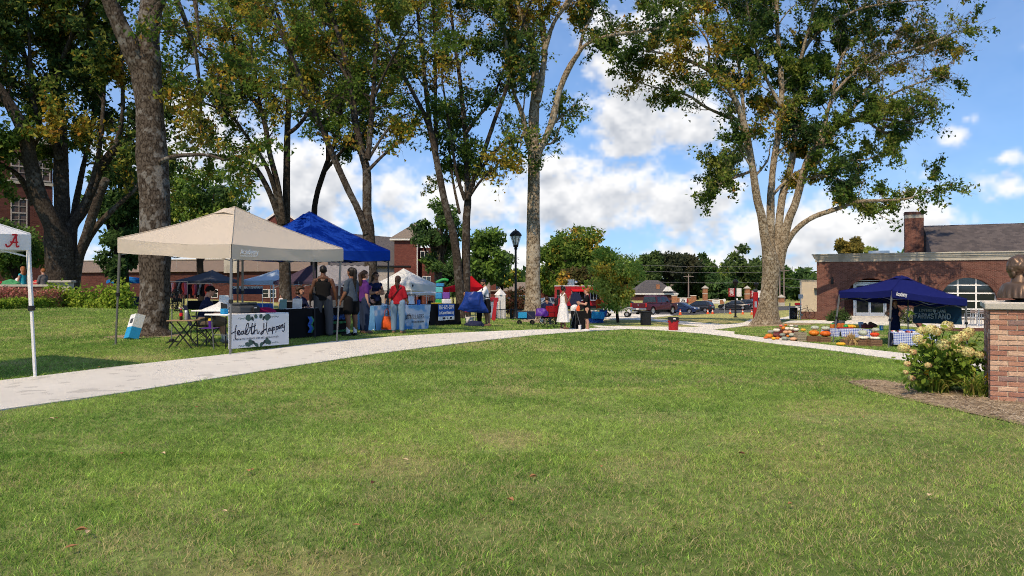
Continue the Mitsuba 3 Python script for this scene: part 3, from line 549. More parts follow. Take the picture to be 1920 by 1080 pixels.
def tree(name, label, D, limbs, bark, pal=GREEN, aut=.12, seed=1, leaf=.16, per=7, spawn=.75, blen=(1.0, 3.2), start=2.2, twig=.36, rough=0, extend=2.5, yellow=None, droop=.25, group=None, bare=None, tint=1.0, keep=None, cat_='tree', tw=(.5, 1.15)):
    per, leaf, spawn = per * 6.0, leaf * .98, spawn * .70
    rng = np.random.default_rng(seed); k = thing(name, label, cat_, group); wood = []; br = []; src = []
    for i, (px, dd, *opt) in enumerate(limbs):
        o = opt[0] if opt else {}
        p, r = limb(px, D + o.get('d0', 0), dd)
        if o.get('foot'):                                              # root flare and a foot below the turf
            g = float(zt(p[0, 0], p[0, 1])); p = np.vstack([[p[0, 0], p[0, 1], g - .25], p])
            r = np.r_[r[0] * 1.12, r]
        if o.get('extend', extend) > 0 and not o.get('stub'):
            e = o.get('extend', extend); t = unit(p[-1] - p[-3]); q = [p[-1]]
            for j in range(4):
                t = unit(t + rng.normal(0, .16, 3) + [0, 0, .16]); q.append(q[-1] + t * e / 4)
            p = np.vstack([p, q[1:]]); r = np.r_[r, r[-1] * np.linspace(.85, .22, 4)]
        wood.append(rough_tube(p, r * .93, (84 if rough > .04 and name == 'ash_tree' else 44) if r[0] > .25 else 18, rough, seed + i) if rough and r[0] > .12 else tube(p, r, 9 if r[0] > .08 else 6))
        if o.get('stub'): continue
        L = np.r_[0, np.cumsum(np.linalg.norm(np.diff(p, axis=0), axis=1))]
        s0 = o.get('from', .45) * L[-1] if not o.get('clear') else o['clear']
        src.append((p, r, L, s0, o))
    T0, T1, T2, TR, LP, LO = [], [], [], [], [], []
    for p, r, L, s0, o in src:
        s = s0; sp = o.get('spawn', spawn)
        while s < L[-1]:
            c = np.array([np.interp(s, L, p[:, m]) for m in range(3)]); rr = float(np.interp(s, L, r)); i = min(np.searchsorted(L, s), len(p) - 1); t = unit(p[i] - p[i - 1])
            a = rng.normal(0, 1, 3); a -= t * np.dot(a, t); a = unit(a); a[1] *= .85
            d = unit(t * rng.uniform(.25, .9) + a + [0, 0, .15]); ln = rng.uniform(*blen) * o.get('len', 1) * (.55 + .45 * (1 - (s / L[-1]) ** 3))
            n = 7; q = [c]
            for j in range(n - 1):
                d = unit(d + rng.normal(0, .17, 3) + [0, 0, .10 - droop * (j / n)]); q.append(q[-1] + d * ln / (n - 1))
            q = np.array(q); br.append((q, max(rr * .34, .016) * np.linspace(1, .3, n), ln, o.get('bare', 0)))
            s += sp * rng.uniform(.5, 1.5)
        e = p[-4:]; br.append((e, r[-4:], np.linalg.norm(e[-1] - e[0]) + .3, o.get('bare', 0)))
    for q, rr, ln, bare_ in br:
        wood.append(tube(q, np.maximum(rr, .009), 5, False))
        m = max(3, int(ln / twig * (1.6 if bare_ < .5 else 4))); f = rng.uniform(.22, 1.0, m) * (len(q) - 1); i = np.minimum(f.astype(int), len(q) - 2); c = q[i] + (q[i + 1] - q[i]) * (f - i)[:, None]
        t = q[i + 1] - q[i]; t /= np.linalg.norm(t, axis=1, keepdims=True) + 1e-9
        d = t * .7 + rng.normal(0, .75, (m, 3)) + [0, 0, .12]; d /= np.linalg.norm(d, axis=1, keepdims=True); l = rng.uniform(*tw, m)[:, None]
        mid = c + d * l * .55; end = mid + (d + rng.normal(0, .3, (m, 3)) - [0, 0, droop]) * l * .5
        T0.append(c); T1.append(mid); T2.append(end); TR.append(np.full(m, .010 if bare_ < .5 else .013))
        w = rng.poisson(per * np.clip(rng.gamma(1.6, .62), .12, 2.6) * np.clip(rng.gamma(2.0, .5, m), .1, 3))
        if bare_: w = np.where(rng.random(m) < bare_, 0, w)
        if keep is not None: w = np.where(keep(end, rng), w, 0)
        idx = np.repeat(np.arange(m), w); u = rng.random(len(idx))[:, None]
        base = np.where(u < .5, c[idx] + (mid - c)[idx] * (u * 2 * .8 + .2), mid[idx] + (end - mid)[idx] * (u - .5) * 2.2)
        LP.append(base + rng.normal(0, .07 + leaf * .28, (len(idx), 3)))
    wood.append(sticks(np.vstack(T0), np.vstack(T1), np.vstack(T2), np.concatenate(TR)))
    part(k, 'trunk', cat(wood), bark, True)
    pos = np.vstack(LP)
    cen = pos.mean(0); out = pos - cen; out /= np.linalg.norm(out, axis=1, keepdims=True) + 1e-9
    v, f = leaf_mesh(pos, leaf, rng, out=out * .5, tri=True)
    part(k, 'crown', TM(v, f), 'leaf', False, color=colours(pos, rng, pal, aut, 3, tint, seed, yellow))
    return k, len(pos)

def bushy(name, label, D, px, py, wpx, hpx, pal=GREEN, aut=.0, seed=1, leaf=.4, n=6000, blobs=26, trunk=None, bark='bark_dark', group=None, shape=1.0, depth=None, cat_='tree', hole=.0, top=1.0, tint=1.55, kind=None, rb=.30):
    """a tree seen whole from afar: clumps of leaves on limbs. px, py: centre of the crown"""
    rng = np.random.default_rng(seed); c = P(px, py, D); rx, rz = wpx / 2 / F * D, hpx / 2 / F * D; ry = depth or rx
    k = thing(name, label, cat_, group); g = at(trunk[0] if trunk else px, D, -.2); tw = (trunk[1] if trunk else wpx * .05) / 2 / F * D
    B = []
    while len(B) < blobs:
        q = rng.normal(0, 1, 3); q = q / np.linalg.norm(q) * rng.uniform(.15, .86) ** .6
        if q[2] < 0: q[:2] *= (1 + shape * q[2] * .5)
        B.append(q * [rx, ry, rz] + c)
    B = np.array(B); R = rng.uniform(.55, 1.25, blobs) * min(rx, rz) * rb
    w = [tube(smoothline([g, g * .5 + c * .5 + rng.normal(0, .03 * rx, 3), c], 4), np.linspace(tw * 1.15, tw * .5, 9), 7)]
    st = g + (c - g) * np.clip(rng.uniform(.45, .9, blobs)[:, None], 0, 1)
    for a, b in zip(st, B): w.append(tube(smoothline([a, (a + b) / 2 + [0, 0, -.06 * rz], b], 3), np.linspace(tw * .38, .02, 7), 5, False))
    part(k, 'trunk', cat(w), bark, True)
    i = rng.integers(0, blobs, n); d = rng.normal(0, 1, (n, 3)); d /= np.linalg.norm(d, axis=1, keepdims=True)
    pos = B[i] + d * R[i][:, None] * rng.uniform(.55, 1.12, n)[:, None] * [1.15, 1.15, .85]
    v, f = leaf_mesh(pos, leaf, rng, out=d)
    part(k, 'crown', TM(v, f), 'leaf', False, color=colours(pos, rng, pal, aut, 4, tint, seed))
    return k

# the near ash trunk that rises through the left of the picture
YL = [(*P(370, 160, 19), 1.0, 1.0), (*P(235, 60, 21), 1.0, .8), (*P(330, 60, 19), .8, .5)]
tree('ash_tree', 'large tree with thick lichen spotted trunk standing behind the cream canopy', 20.5,
     [([(282, 634, 98), (282, 618, 74), (288, 590, 62), (291, 540, 57), (291, 460, 58), (290, 380, 59), (285, 290, 58), (280, 200, 54), (274, 130, 56), (276, 70, 46), (284, 0, 42), (290, -90, 34), (300, -190, 22)], .6, {'foot': 1, 'clear': 9.6, 'spawn': .55}),
      ([(279, 190, 26), (266, 140, 38), (250, 100, 38), (230, 55, 36), (206, 0, 32), (180, -70, 26), (150, -160, 16)], -1.0, {'from': .55, 'spawn': .55, 'd0': .35}),
      ([(300, 305, 10), (316, 296, 9), (345, 291, 8), (380, 290, 6), (420, 300, 4)], -.6, {'from': .85, 'extend': .4, 'len': .4, 'spawn': .6}),
      ([(284, 20, 26), (330, -50, 22), (380, -110, 16), (420, -150, 10)], -2.5, {'from': .3, 'spawn': .5}),
      ([(300, -60, 12), (340, 20, 9), (368, 110, 7), (376, 200, 5), (372, 270, 3)], 1.6, {'from': .3, 'spawn': .42, 'extend': .2}),
      ([(278, 60, 22), (320, -30, 18), (350, -60, 14), (372, 60, 5)], -1.2, {'from': .5, 'spawn': .5, 'extend': .3})],
     'bark_near', aut=.22, seed=3, leaf=.13, per=7, rough=.045, blen=(.9, 2.4), yellow=YL, droop=.4)
# the great many-stemmed tree left
tree('maple_tree', 'huge multi stemmed shade tree growing behind the low wall at far left', 38,
     [([(113, 575, 64), (112, 540, 56), (113, 490, 54), (108, 450, 52), (100, 425, 36), (72, 365, 31), (58, 310, 28), (45, 250, 25), (14, 190, 20), (-20, 140, 14)], -3, {'foot': 1, 'from': .62}),
      ([(112, 470, 34), (116, 400, 30), (114, 330, 28), (113, 250, 25), (103, 150, 20), (96, 60, 16), (94, -40, 11)], 1.5, {'from': .4, 'clear': 4.5}),
      ([(124, 490, 30), (132, 430, 25), (160, 385, 21), (186, 320, 18), (215, 280, 17), (250, 250, 14), (320, 205, 9)], 2, {'from': .45}),
      ([(139, 520, 20), (145, 490, 18), (165, 430, 18), (185, 370, 17), (199, 336, 15)], -.8, {'stub': 1}),
      ([(141, 570, 17), (146, 500, 16), (170, 440, 14), (205, 400, 11), (250, 360, 7)], .5, {'from': .6}),
      ([(131, 560, 16), (135, 480, 15), (140, 400, 14), (150, 340, 11), (170, 250, 8)], 2.5, {'from': .55}),
      ([(70, 350, 10), (45, 305, 8), (15, 280, 6), (-30, 262, 4)], -2.5, {'from': .2, 'spawn': .45}), ([(55, 300, 9), (70, 262, 7), (88, 250, 5), (104, 262, 3)], -2.0, {'from': .2, 'spawn': .45, 'extend': .6}),
      ([(62, 385, 13), (48, 350, 12), (30, 325, 10), (9, 312, 8), (-30, 290, 5)], -2, {'from': .5}),
      ([(112, 300, 14), (95, 260, 12), (75, 235, 11), (60, 170, 9), (55, 80, 6)], -1.5, {'from': .3}),
      ([(103, 150, 12), (125, 90, 9), (150, 20, 7)], -1.5, {'from': .2}), ([(45, 250, 12), (60, 170, 9), (40, 80, 7), (20, 0, 5)], -1, {'from': .3}), ([(215, 280, 10), (230, 200, 8), (228, 110, 6), (200, 30, 5)], -1, {'from': .3}),
      ([(160, 385, 9), (190, 250, 8), (195, 150, 6), (170, 60, 5)], 0, {'from': .4}), ([(14, 190, 10), (-10, 100, 8), (20, 20, 6)], 1, {'from': .2})],
     'bark', aut=.16, seed=5, leaf=.23, per=6.0, spawn=.56, blen=(1.2, 3.4), rough=.025, pal=GREEN + DARK, extend=4.0, tw=(.5, 1.3))
tree('street_tree', 'slender multi stemmed tree rising behind the peak of the cream canopy', 43,
     [([(536, 580, 24), (534, 500, 21), (533, 440, 19), (537, 400, 14), (537, 350, 13), (538, 272, 12), (541, 195, 10), (545, 120, 8), (525, 40, 6)], 1.5, {'foot': 1, 'from': .55}),
      ([(527, 425, 11), (500, 350, 10), (474, 312, 9), (435, 296, 7), (390, 291, 5), (330, 293, 3)], -2.5, {'from': .35, 'extend': .8, 'spawn': .5, 'len': .6}),
      ([(532, 420, 12), (520, 345, 11), (506, 290, 10), (493, 218, 9), (450, 160, 8), (400, 120, 6), (360, 85, 4)], -2, {'from': .35}),
      ([(524, 400, 10), (503, 320, 8), (462, 255, 6), (430, 215, 5), (370, 190, 4)], -4, {'from': .35}),
      ([(540, 250, 8), (575, 215, 7), (600, 150, 5), (610, 80, 4)], 2, {'from': .2}), ([(493, 218, 6), (480, 150, 5), (470, 70, 4)], 1.5, {'from': .2}), ([(450, 160, 5), (440, 90, 4), (420, 20, 3)], -2, {'from': .2})],
     'bark', aut=.20, seed=7, leaf=.19, per=6, spawn=.62, pal=GREEN, yellow=[(*P(430, 70, 41), 1.7, .9), (*P(370, 110, 41), 1.3, .7), (*P(500, 80, 43), 1.4, .6)])
tree('street_tree', 'thin dark tree standing behind the blue canopy peak', 50,
     [([(588, 580, 13), (588, 480, 12), (589, 400, 11), (594, 365, 10), (603, 335, 10), (614, 303, 9), (626, 272, 8), (640, 210, 7), (650, 140, 6), (660, 60, 4)], 1, {'foot': 1, 'from': .5}),
      ([(606, 325, 7), (630, 295, 6), (655, 268, 5), (690, 228, 4), (720, 180, 3)], -1.5, {'from': .25}), ([(614, 303, 6), (612, 240, 5), (600, 180, 4)], 2, {'from': .3})],
     'bark_dark', aut=.08, seed=9, leaf=.20, per=7, spawn=.55, pal=DARK + GREEN[:2])
tree('street_tree', 'tall forked tree with mottled trunk rising beside the blue canopy', 36,
     [([(698, 600, 34), (697, 540, 28), (694, 480, 25), (690, 425, 25), (688, 400, 19), (688, 330, 17), (680, 290, 16), (668, 240, 14), (657, 156, 12), (641, 86, 10), (620, 20, 8), (600, -50, 6)], .8, {'foot': 1, 'clear': 8.0}),
      ([(688, 440, 17), (676, 405, 14), (650, 350, 13), (620, 282, 12), (600, 235, 11), (575, 180, 10), (558, 135, 9), (535, 80, 8), (500, 15, 6)], -1.5, {'from': .42}),
      ([(689, 300, 12), (694, 250, 11), (700, 170, 10), (704, 100, 9), (709, 10, 7), (712, -60, 5)], .8, {'from': .2}),
      ([(698, 190, 6), (725, 130, 5), (757, 70, 3)], -1.5, {'from': .3}), ([(657, 156, 6), (625, 100, 5), (590, 40, 4)], 2, {'from': .2}), ([(690, 320, 7), (720, 290, 5), (745, 270, 3)], 1, {'from': .3, 'extend': .6, 'len': .6}),
      ([(690, 300, 6), (730, 240, 4), (760, 215, 3)], 2.2, {'from': .25, 'extend': .5, 'len': .6}), ([(600, 235, 6), (640, 190, 5), (655, 120, 3)], 2.5, {'from': .3})],
     'bark', aut=.24, seed=13, leaf=.17, per=6, spawn=.6, rough=.03, pal=GREEN, yellow=[(*P(660, 60, 35), 1.2, .7), (*P(590, 60, 36), 1.4, .5)])
tree('street_tree', 'pair of slender dark trunks with sparse leaves right of the blue canopy', 38,
     [([(868, 600, 30), (866, 570, 24), (861, 530, 18), (856, 480, 17), (848, 430, 16), (842, 410, 15), (832, 369, 14), (817, 292, 13), (806, 241, 12), (789, 202, 9), (758, 144, 7), (739, 109, 5), (715, 60, 4)], -1, {'foot': 1, 'from': .6, 'bare': .35}),
      ([(808, 250, 9), (799, 175, 8), (791, 97, 7), (780, 0, 5)], .8, {'from': .15, 'bare': .45}), ([(818, 290, 8), (816, 200, 7), (816, 117, 6), (812, 0, 5)], 1.6, {'from': .3, 'bare': .3}),
      ([(873, 598, 24), (873, 560, 19), (874, 480, 17), (874, 420, 16), (877, 372, 14), (875, 292, 11), (871, 233, 10), (863, 155, 8), (852, 78, 7), (844, 0, 5)], 1, {'foot': 1, 'from': .5, 'bare': .1}),
      ([(877, 375, 11), (888, 338, 11), (906, 288, 10), (933, 210, 8), (949, 167, 7), (965, 100, 5), (985, 30, 4)], .5, {'from': .35, 'bare': .25}), ([(889, 338, 7), (918, 295, 6), (945, 270, 5), (976, 258, 3)], -.8, {'from': .3, 'len': .55, 'extend': .5}),
      ([(880, 370, 6), (905, 335, 5), (930, 315, 3)], -1.2, {'from': .3, 'len': .5, 'extend': .4}), ([(874, 250, 7), (895, 220, 6), (918, 194, 5), (949, 117, 4)], 1.2, {'from': .2, 'bare': .2}), ([(872, 375, 8), (855, 319, 6), (845, 255, 5), (835, 190, 4)], -.5, {'from': .2}),
      ([(862, 400, 6), (848, 330, 5), (842, 270, 4)], 1.5, {'from': .2})],
     'bark', aut=.20, seed=17, leaf=.17, per=5, spawn=.62, pal=DARK + GREEN, rough=.02, blen=(.8, 2.4))
tree('street_tree', 'tall straight trunked tree in the centre behind the black lamp post', 39,
     [([(1000, 606, 56), (1000, 585, 38), (999, 540, 30), (1000, 470, 28), (1000, 400, 26), (1001, 330, 24), (1000, 270, 22), (1001, 215, 21), (1005, 165, 19), (1000, 100, 15), (982, 45, 12), (966, -10, 10), (955, -80, 7)], .5, {'foot': 1, 'clear': 12.0, 'spawn': .7}),
      ([(1008, 190, 15), (1017, 140, 13), (1021, 90, 12), (1015, 30, 10), (1008, -50, 7)], 1.5, {'from': .4}), ([(1021, 95, 11), (1040, 40, 10), (1070, 0, 9), (1100, -50, 7)], -1.2, {'from': .3}),
      ([(1006, 305, 13), (1013, 280, 13), (1034, 233, 13), (1050, 167, 12), (1070, 122, 11), (1081, 105, 10), (1097, 85, 8), (1136, 68, 7), (1200, 58, 6), (1265, 48, 4)], -1.5, {'from': .55, 'extend': .6, 'len': .75}),
      ([(1086, 98, 7), (1095, 60, 6), (1112, 20, 5), (1120, -40, 4)], .8, {'from': .2, 'len': .6}), ([(996, 285, 12), (988, 262, 11), (980, 218, 10), (964, 175, 9), (953, 128, 8), (949, 78, 7), (933, 20, 6)], -.8, {'from': .2}),
      ([(1034, 235, 7), (1055, 215, 5), (1075, 200, 3)], 1, {'from': .1, 'len': .5, 'extend': .3}), ([(997, 250, 5), (985, 240, 4), (975, 280, 2)], -1, {'from': .2, 'len': .5, 'extend': .2}), ([(1000, 100, 8), (940, 50, 6), (900, 10, 5)], 1.5, {'from': .3}),
      ([(1040, 40, 7), (1080, -20, 5), (1130, -60, 4)], 1, {'from': .2}), ([(1006, 260, 5), (1030, 270, 4), (1055, 225, 3)], 1, {'from': .1, 'len': .6, 'extend': .3})],
     'bark_light', aut=.13, seed=19, leaf=.17, per=6, spawn=.66, rough=.035, pal=DARK + GREEN, blen=(.9, 2.8))
# the broad tree right of centre
TX = 48
tree('hackberry_tree', 'broad spreading tree with pale trunk and long low limb near the pumpkin display', TX,
     [([(1437, 614, 80), (1438, 600, 54), (1440, 575, 40), (1443, 540, 33), (1446, 505, 35), (1443, 480, 30), (1436, 455, 19), (1428, 405, 17), (1420, 375, 16), (1410, 307, 14), (1397, 239, 13), (1380, 190, 12), (1366, 165, 10), (1329, 132, 8), (1256, 102, 6), (1200, 95, 3)], -3, {'foot': 1, 'clear': 9.5, 'bare': .32}),
      ([(1449, 480, 18), (1445, 440, 16), (1445, 383, 15), (1449, 320, 13), (1461, 239, 12), (1466, 170, 11), (1461, 98, 9), (1457, 34, 8), (1455, -50, 6)], .8, {'from': .3}),
      ([(1455, 480, 19), (1459, 440, 17), (1466, 375, 15), (1482, 315, 14), (1490, 265, 12), (1490, 210, 11), (1504, 102, 9), (1555, 45, 7), (1612, 18, 4)], 2.5, {'from': .32}),
      ([(1458, 505, 26), (1466, 470, 20), (1478, 415, 17), (1491, 383, 16), (1503, 340, 15), (1516, 298, 14), (1542, 264, 12), (1576, 234, 10), (1623, 221, 8), (1674, 226, 5)], -1, {'from': .34}),
      ([(1466, 478, 13), (1485, 440, 12), (1521, 409, 11), (1568, 392, 9), (1619, 377, 7), (1683, 375, 5), (1735, 362, 3)], -2.5, {'from': .5, 'len': .95, 'extend': 1.0, 'spawn': .4}),
      ([(1385, 225, 8), (1355, 215, 7), (1322, 200, 6), (1290, 179, 5), (1235, 166, 3)], -2, {'from': .25, 'bare': .45, 'len': .8}), ([(1533, 272, 9), (1548, 225, 8), (1560, 180, 7), (1578, 110, 6), (1620, 55, 3)], .8, {'from': .2, 'bare': .1}),
      ([(1576, 234, 7), (1610, 190, 6), (1660, 130, 4), (1730, 100, 3)], 1, {'from': .2, 'bare': .82, 'spawn': .4}), ([(1560, 180, 6), (1640, 110, 5), (1720, 90, 4), (1785, 62, 2)], -1, {'from': .2, 'bare': .90, 'spawn': .4, 'extend': .5}), ([(1623, 222, 5), (1670, 250, 4), (1715, 235, 2)], -1, {'from': .1, 'bare': .95, 'spawn': .4, 'extend': .3}), ([(1610, 224, 6), (1660, 185, 5), (1710, 160, 3)], -1, {'from': .2, 'bare': .85, 'spawn': .45}), ([(1555, 45, 6), (1640, 10, 4), (1740, 0, 3)], -1, {'from': .15, 'bare': .6, 'spawn': .5}),
      ([(1404, 270, 7), (1370, 290, 5), (1345, 330, 3)], 2, {'from': .25, 'spawn': .45, 'extend': .5}), ([(1446, 370, 6), (1500, 320, 5), (1560, 300, 4), (1620, 300, 3)], 3, {'from': .3, 'spawn': .5}), ([(1397, 239, 7), (1390, 160, 6), (1380, 80, 5), (1360, 10, 4)], 1.5, {'from': .2}),
      ([(1466, 200, 7), (1430, 130, 5), (1410, 60, 4), (1400, -10, 3)], -1.5, {'from': .2, 'bare': .2}), ([(1502, 110, 6), (1520, 40, 5), (1540, -30, 4)], -2, {'from': .2}), ([(1329, 132, 5), (1330, 90, 4), (1300, 40, 3)], -1, {'from': .2, 'bare': .2}),
      ([(1500, 345, 6), (1540, 330, 5), (1590, 345, 3)], -1.5, {'from': .25, 'spawn': .5, 'extend': .6}), ([(1412, 320, 6), (1385, 330, 5), (1350, 345, 3)], -1.5, {'from': .3, 'spawn': .45, 'extend': .4}), ([(1456, 40, 6), (1430, 0, 5), (1400, -50, 4)], 1, {'from': .1})],
     'bark_light', aut=.14, seed=23, leaf=.205, per=8.0, spawn=.52, rough=.03, pal=DARK + GREEN, blen=(1.0, 3.0), yellow=[(*P(1340, 95, 46), 1.1, .7), (*P(1450, 185, 48), .8, .6), (*P(1640, 95, 48), 1.4, .45), (*P(1610, 180, 47), .7, .7)])
print('trees', {k: len(meshkit.WRITTEN[scene[k]['filename']][1]) for k in scene if k.endswith('crown')})
# ---------------------------------------------------------------- trees and shrubs farther back
bushy('dark_tree', 'dark drooping evergreen tree behind the thick trunk at left', 47, 226, 400, 120, 330, DARK, seed=31, leaf=.30, n=11000, blobs=44, trunk=(229, 28), rb=.26)
bushy('green_tree', 'rounded dark green tree behind the cream canopy at left', 62, 372, 388, 190, 165, DARK + GREEN, seed=32, leaf=.34, n=11000, blobs=44, trunk=(380, 14), rb=.27)
bushy('magnolia_shrub', 'dense dark green shrub below the old brick building window', 44, 30, 466, 120, 120, DARK + GREEN[:2], seed=33, leaf=.22, n=9000, blobs=36, trunk=(30, 10), cat_='shrub', rb=.33)
bushy('dark_tree', 'loose dark tree standing in front of the square brick tower', 72, 822, 440, 110, 165, DARK + GREEN[:1], seed=34, leaf=.34, n=8000, blobs=40, trunk=(822, 18), bark='bark', rb=.22)
bushy('green_tree', 'broad dark tree left of the black lamp post', 95, 912, 482, 100, 105, DARK + GREEN[:2], seed=35, leaf=.5, n=9000, blobs=40, trunk=(893, 8), rb=.25)
bushy('green_tree', 'small olive tree behind the red tent and lamp post', 105, 940, 520, 70, 40, GREEN, aut=.1, seed=36, leaf=.5, n=3500, blobs=22)
bushy('green_tree', 'big bright green tree behind the red food trailer', 112, 1072, 482, 166, 134, GREEN[:3], aut=.05, tint=1.15, seed=37, leaf=.55, n=17000, blobs=60, trunk=(1070, 10), rb=.26)
bushy('green_tree', 'yellowish green tree just right of the tall centre trunk', 118, 1028, 520, 60, 70, GREEN, aut=.18, seed=38, leaf=.55, n=4500, blobs=24)
bushy('brown_tree', 'reddish brown tree directly behind the trailer roof vent', 104, 1085, 527, 90, 60, [(.085, .068, .03), (.07, .075, .025), (.10, .08, .035)], aut=.05, seed=39, leaf=.5, n=6000, blobs=30)
bushy('young_tree', 'young green tree with reddening left side growing beside the trailer', 53, 1157, 515, 112, 134, GREEN[1:], aut=.14, seed=40, leaf=.19, n=15000, blobs=52, trunk=(1159, 5.5), shape=.3, rb=.28, tint=1.9)
bushy('crape_shrub', 'reddish loose shrub between lamp post and white narrow tent', 62, 962, 563, 56, 52, [(.10, .045, .03), (.055, .06, .025), (.13, .06, .035)], seed=41, leaf=.2, n=5000, blobs=26, trunk=(962, 4), cat_='shrub')
bushy('dark_tree', 'dark tree filling the gap behind the red canopies', 85, 850, 520, 60, 75, DARK, seed=42, leaf=.45, n=5000, blobs=26)
FG = [(.060, .095, .030), (.080, .120, .036), (.050, .080, .028)]
far = [('thin dark tree behind the bungalow roof at left', 1222, 505, 44, 50, FG), ('wispy grey green tree rising behind the bungalow roof', 1256, 503, 50, 42, [(.05, .06, .035), (.04, .05, .03)]), ('wispy tree just right of the taller wispy tree', 1290, 506, 44, 44, [(.05, .06, .035), (.055, .055, .03)]), ('dark rounded tree above the brick gate wall', 1322, 515, 46, 52, DARK + FG),
       ('green tree above the mural panel', 1290, 535, 70, 44, FG + DARK), ('low dark tree between gate pillars', 1352, 540, 60, 40, DARK), ('large tall green tree behind the banner lamp post', 1392, 500, 92, 72, FG), ('olive yellow tree in front of the tall green tree', 1378, 532, 74, 52, GREEN[1:]),
       ('dark tree just left of the pale right hand trunk', 1420, 535, 50, 50, DARK), ('dark tree just right of the pale right hand trunk', 1498, 540, 54, 46, DARK), ('far dark tree right of the utility poles', 1472, 526, 26, 40, DARK + GREEN[:1]), ('far treetop left of the bungalow roof', 1196, 520, 50, 44, DARK + GREEN[:1]), ('far low tree against the beige wing', 1524, 552, 36, 40, DARK)]
for i, (lb, x, y, w, h, pal) in enumerate(far): bushy('far_tree', lb, 172 + 3 * (i % 5), x, y, w, h + 30, pal, aut=.0 if pal != GREEN[1:] else .12, seed=60 + i, leaf=.85, n=5200, blobs=30, shape=.2, rb=.27)
bushy('yellow_tree', 'yellow autumn tree above the hall roof line', 112, 1592, 462, 62, 40, [(.16, .13, .03), (.12, .11, .03), (.20, .16, .04)], seed=80, leaf=.5, n=4500, blobs=26, trunk=(1592, 5))
bushy('green_tree', 'small green tree right of the yellow tree above the hall roof', 118, 1632, 472, 34, 22, GREEN, seed=81, leaf=.5, n=1500, blobs=12)
bushy('dark_tree', 'small dark tree left of the brick chimney', 100, 1694, 476, 26, 34, DARK, seed=82, leaf=.45, n=2000, blobs=12)
# hedge belt that closes the horizon: a far wood, no single tree of it to be told apart
rngw = np.random.default_rng(90); n = 24000; a = rngw.uniform(-1.05, 1.05, n); r = rngw.uniform(215, 265, n)
wx, wy = np.sin(a) * r, np.cos(a) * r; hgt = 6.0 + 5.0 * meshkit.fbm(np.stack([wx * .06, wy * .02, 0 * wx], 1), 3, 4); wz = -2 + hgt * rngw.random(n) ** .8
wv, wf = leaf_mesh(np.stack([wx, wy, wz], 1), 2.5, rngw); wc = np.repeat(np.array(DARK + GREEN[:2])[rngw.integers(0, 5, n)], 4, 0)
put('far_wood', TM(wv, wf), 'leaf', False, 'dark band of distant woodland closing the horizon', 'woodland', kind='stuff', color=wc)
wood_s = None

def shrub(name, label, loc, rx, ry, rz, pal, n, leaf, seed, cat_='shrub', aut=0, group=None):
    rng = np.random.default_rng(seed); k = thing(name, label, cat_, group); B = rng.normal(0, 1, (16, 3)); B /= np.linalg.norm(B, axis=1, keepdims=True); B[:, 2] = np.abs(B[:, 2])
    c = np.asarray(loc, float); B = c + B * [rx * .6, ry * .6, rz * .62]
    part(k, 'stem', cat([tube([c - [0, 0, .05], (c + b) / 2 + [0, 0, .02], b], [.022, .015, .006], 5, False) for b in B]), 'bark_dark', True)
    i = rng.integers(0, 16, n); d = rng.normal(0, 1, (n, 3)); d /= np.linalg.norm(d, axis=1, keepdims=True)
    pos = B[i] + d * rng.uniform(.4, 1, (n, 1)) * np.array([rx, ry, rz]) * .42; g = zt(pos[:, 0], pos[:, 1]); pos[:, 2] = np.maximum(pos[:, 2], g + .03)
    v, f = leaf_mesh(pos, leaf, rng, out=d); part(k, 'foliage', TM(v, f), 'leaf', False, color=colours(pos, rng, pal, aut, 4, 1, seed)); return k
LIME = [(.27, .40, .05), (.36, .46, .065), (.20, .33, .045)]
# the flower bed in front of the low wall at left: hedge, pink blooms, lime coleus
def hedge_line(px0, px1, py0, py1, n):
    t = np.linspace(0, 1, n); return [G(px0 + (px1 - px0) * k, py0 + (py1 - py0) * k) for k in t]
rb_ = np.random.default_rng(101)
def strip(name, label, cat_, pts, wid, hgt, n, leaf, pal, seed, bloom=None):
    rng = np.random.default_rng(seed); pts = np.array(pts); i = rng.uniform(0, len(pts) - 1.001, n); j = i.astype(int); c = pts[j] + (pts[j + 1] - pts[j]) * (i - j)[:, None]
    c = c + np.stack([rng.normal(0, .05, n), rng.uniform(-wid, wid, n), 0 * i], 1); hh = hgt * (.7 + .5 * meshkit.fbm(c * 1.6, 2, seed)); z = zt(c[:, 0], c[:, 1])
    c[:, 2] = z + hh * rng.random(n) ** .6 * np.sqrt(np.clip(1 - (rng.uniform(0, .9, n)) ** 4, 0, 1))
    v, f = leaf_mesh(c, leaf, rng, up=.8); col = np.repeat(np.array(pal)[rng.integers(0, len(pal), n)] * rng.uniform(.8, 1.2, (n, 1)), 4, 0)
    put(name, TM(v, f), 'leaf', False, label, cat_, kind='stuff', color=col)
strip('lime_hedge', 'low lime green groundcover edging along the front of the flower bed', 'groundcover', hedge_line(-120, 232, 583, 573.5, 14), .5, .42, 9000, .10, LIME, 102)
strip('pink_blooms', 'band of dusty pink flowers behind the lime edging', 'flowers', [p + [0, 1.5, 0] for p in hedge_line(-120, 225, 583, 573.5, 14)],   .6, .85, 9000, .085, [(.60, .23, .19), (.50, .17, .15), (.66, .32, .25), (.16, .17, .05)], 103)
cole = [(92, 'lime coleus clump right of the white canopy leg beside the trunk'), (118, 'lime coleus clump in front of the huge trunk'), (152, 'lime coleus clump alone in the gap right of the huge trunk'), (196, 'lime coleus clump left of the cream canopy leg'), (222, 'tall lime coleus clump right at the cream canopy leg')]
for i, (px, lb) in enumerate(cole):
    g = at(px, 33.2); shrub('coleus', lb, g, .85, .6, 1.15 if i != 4 else 1.45, LIME, 900, .16, 110 + i, 'plant')
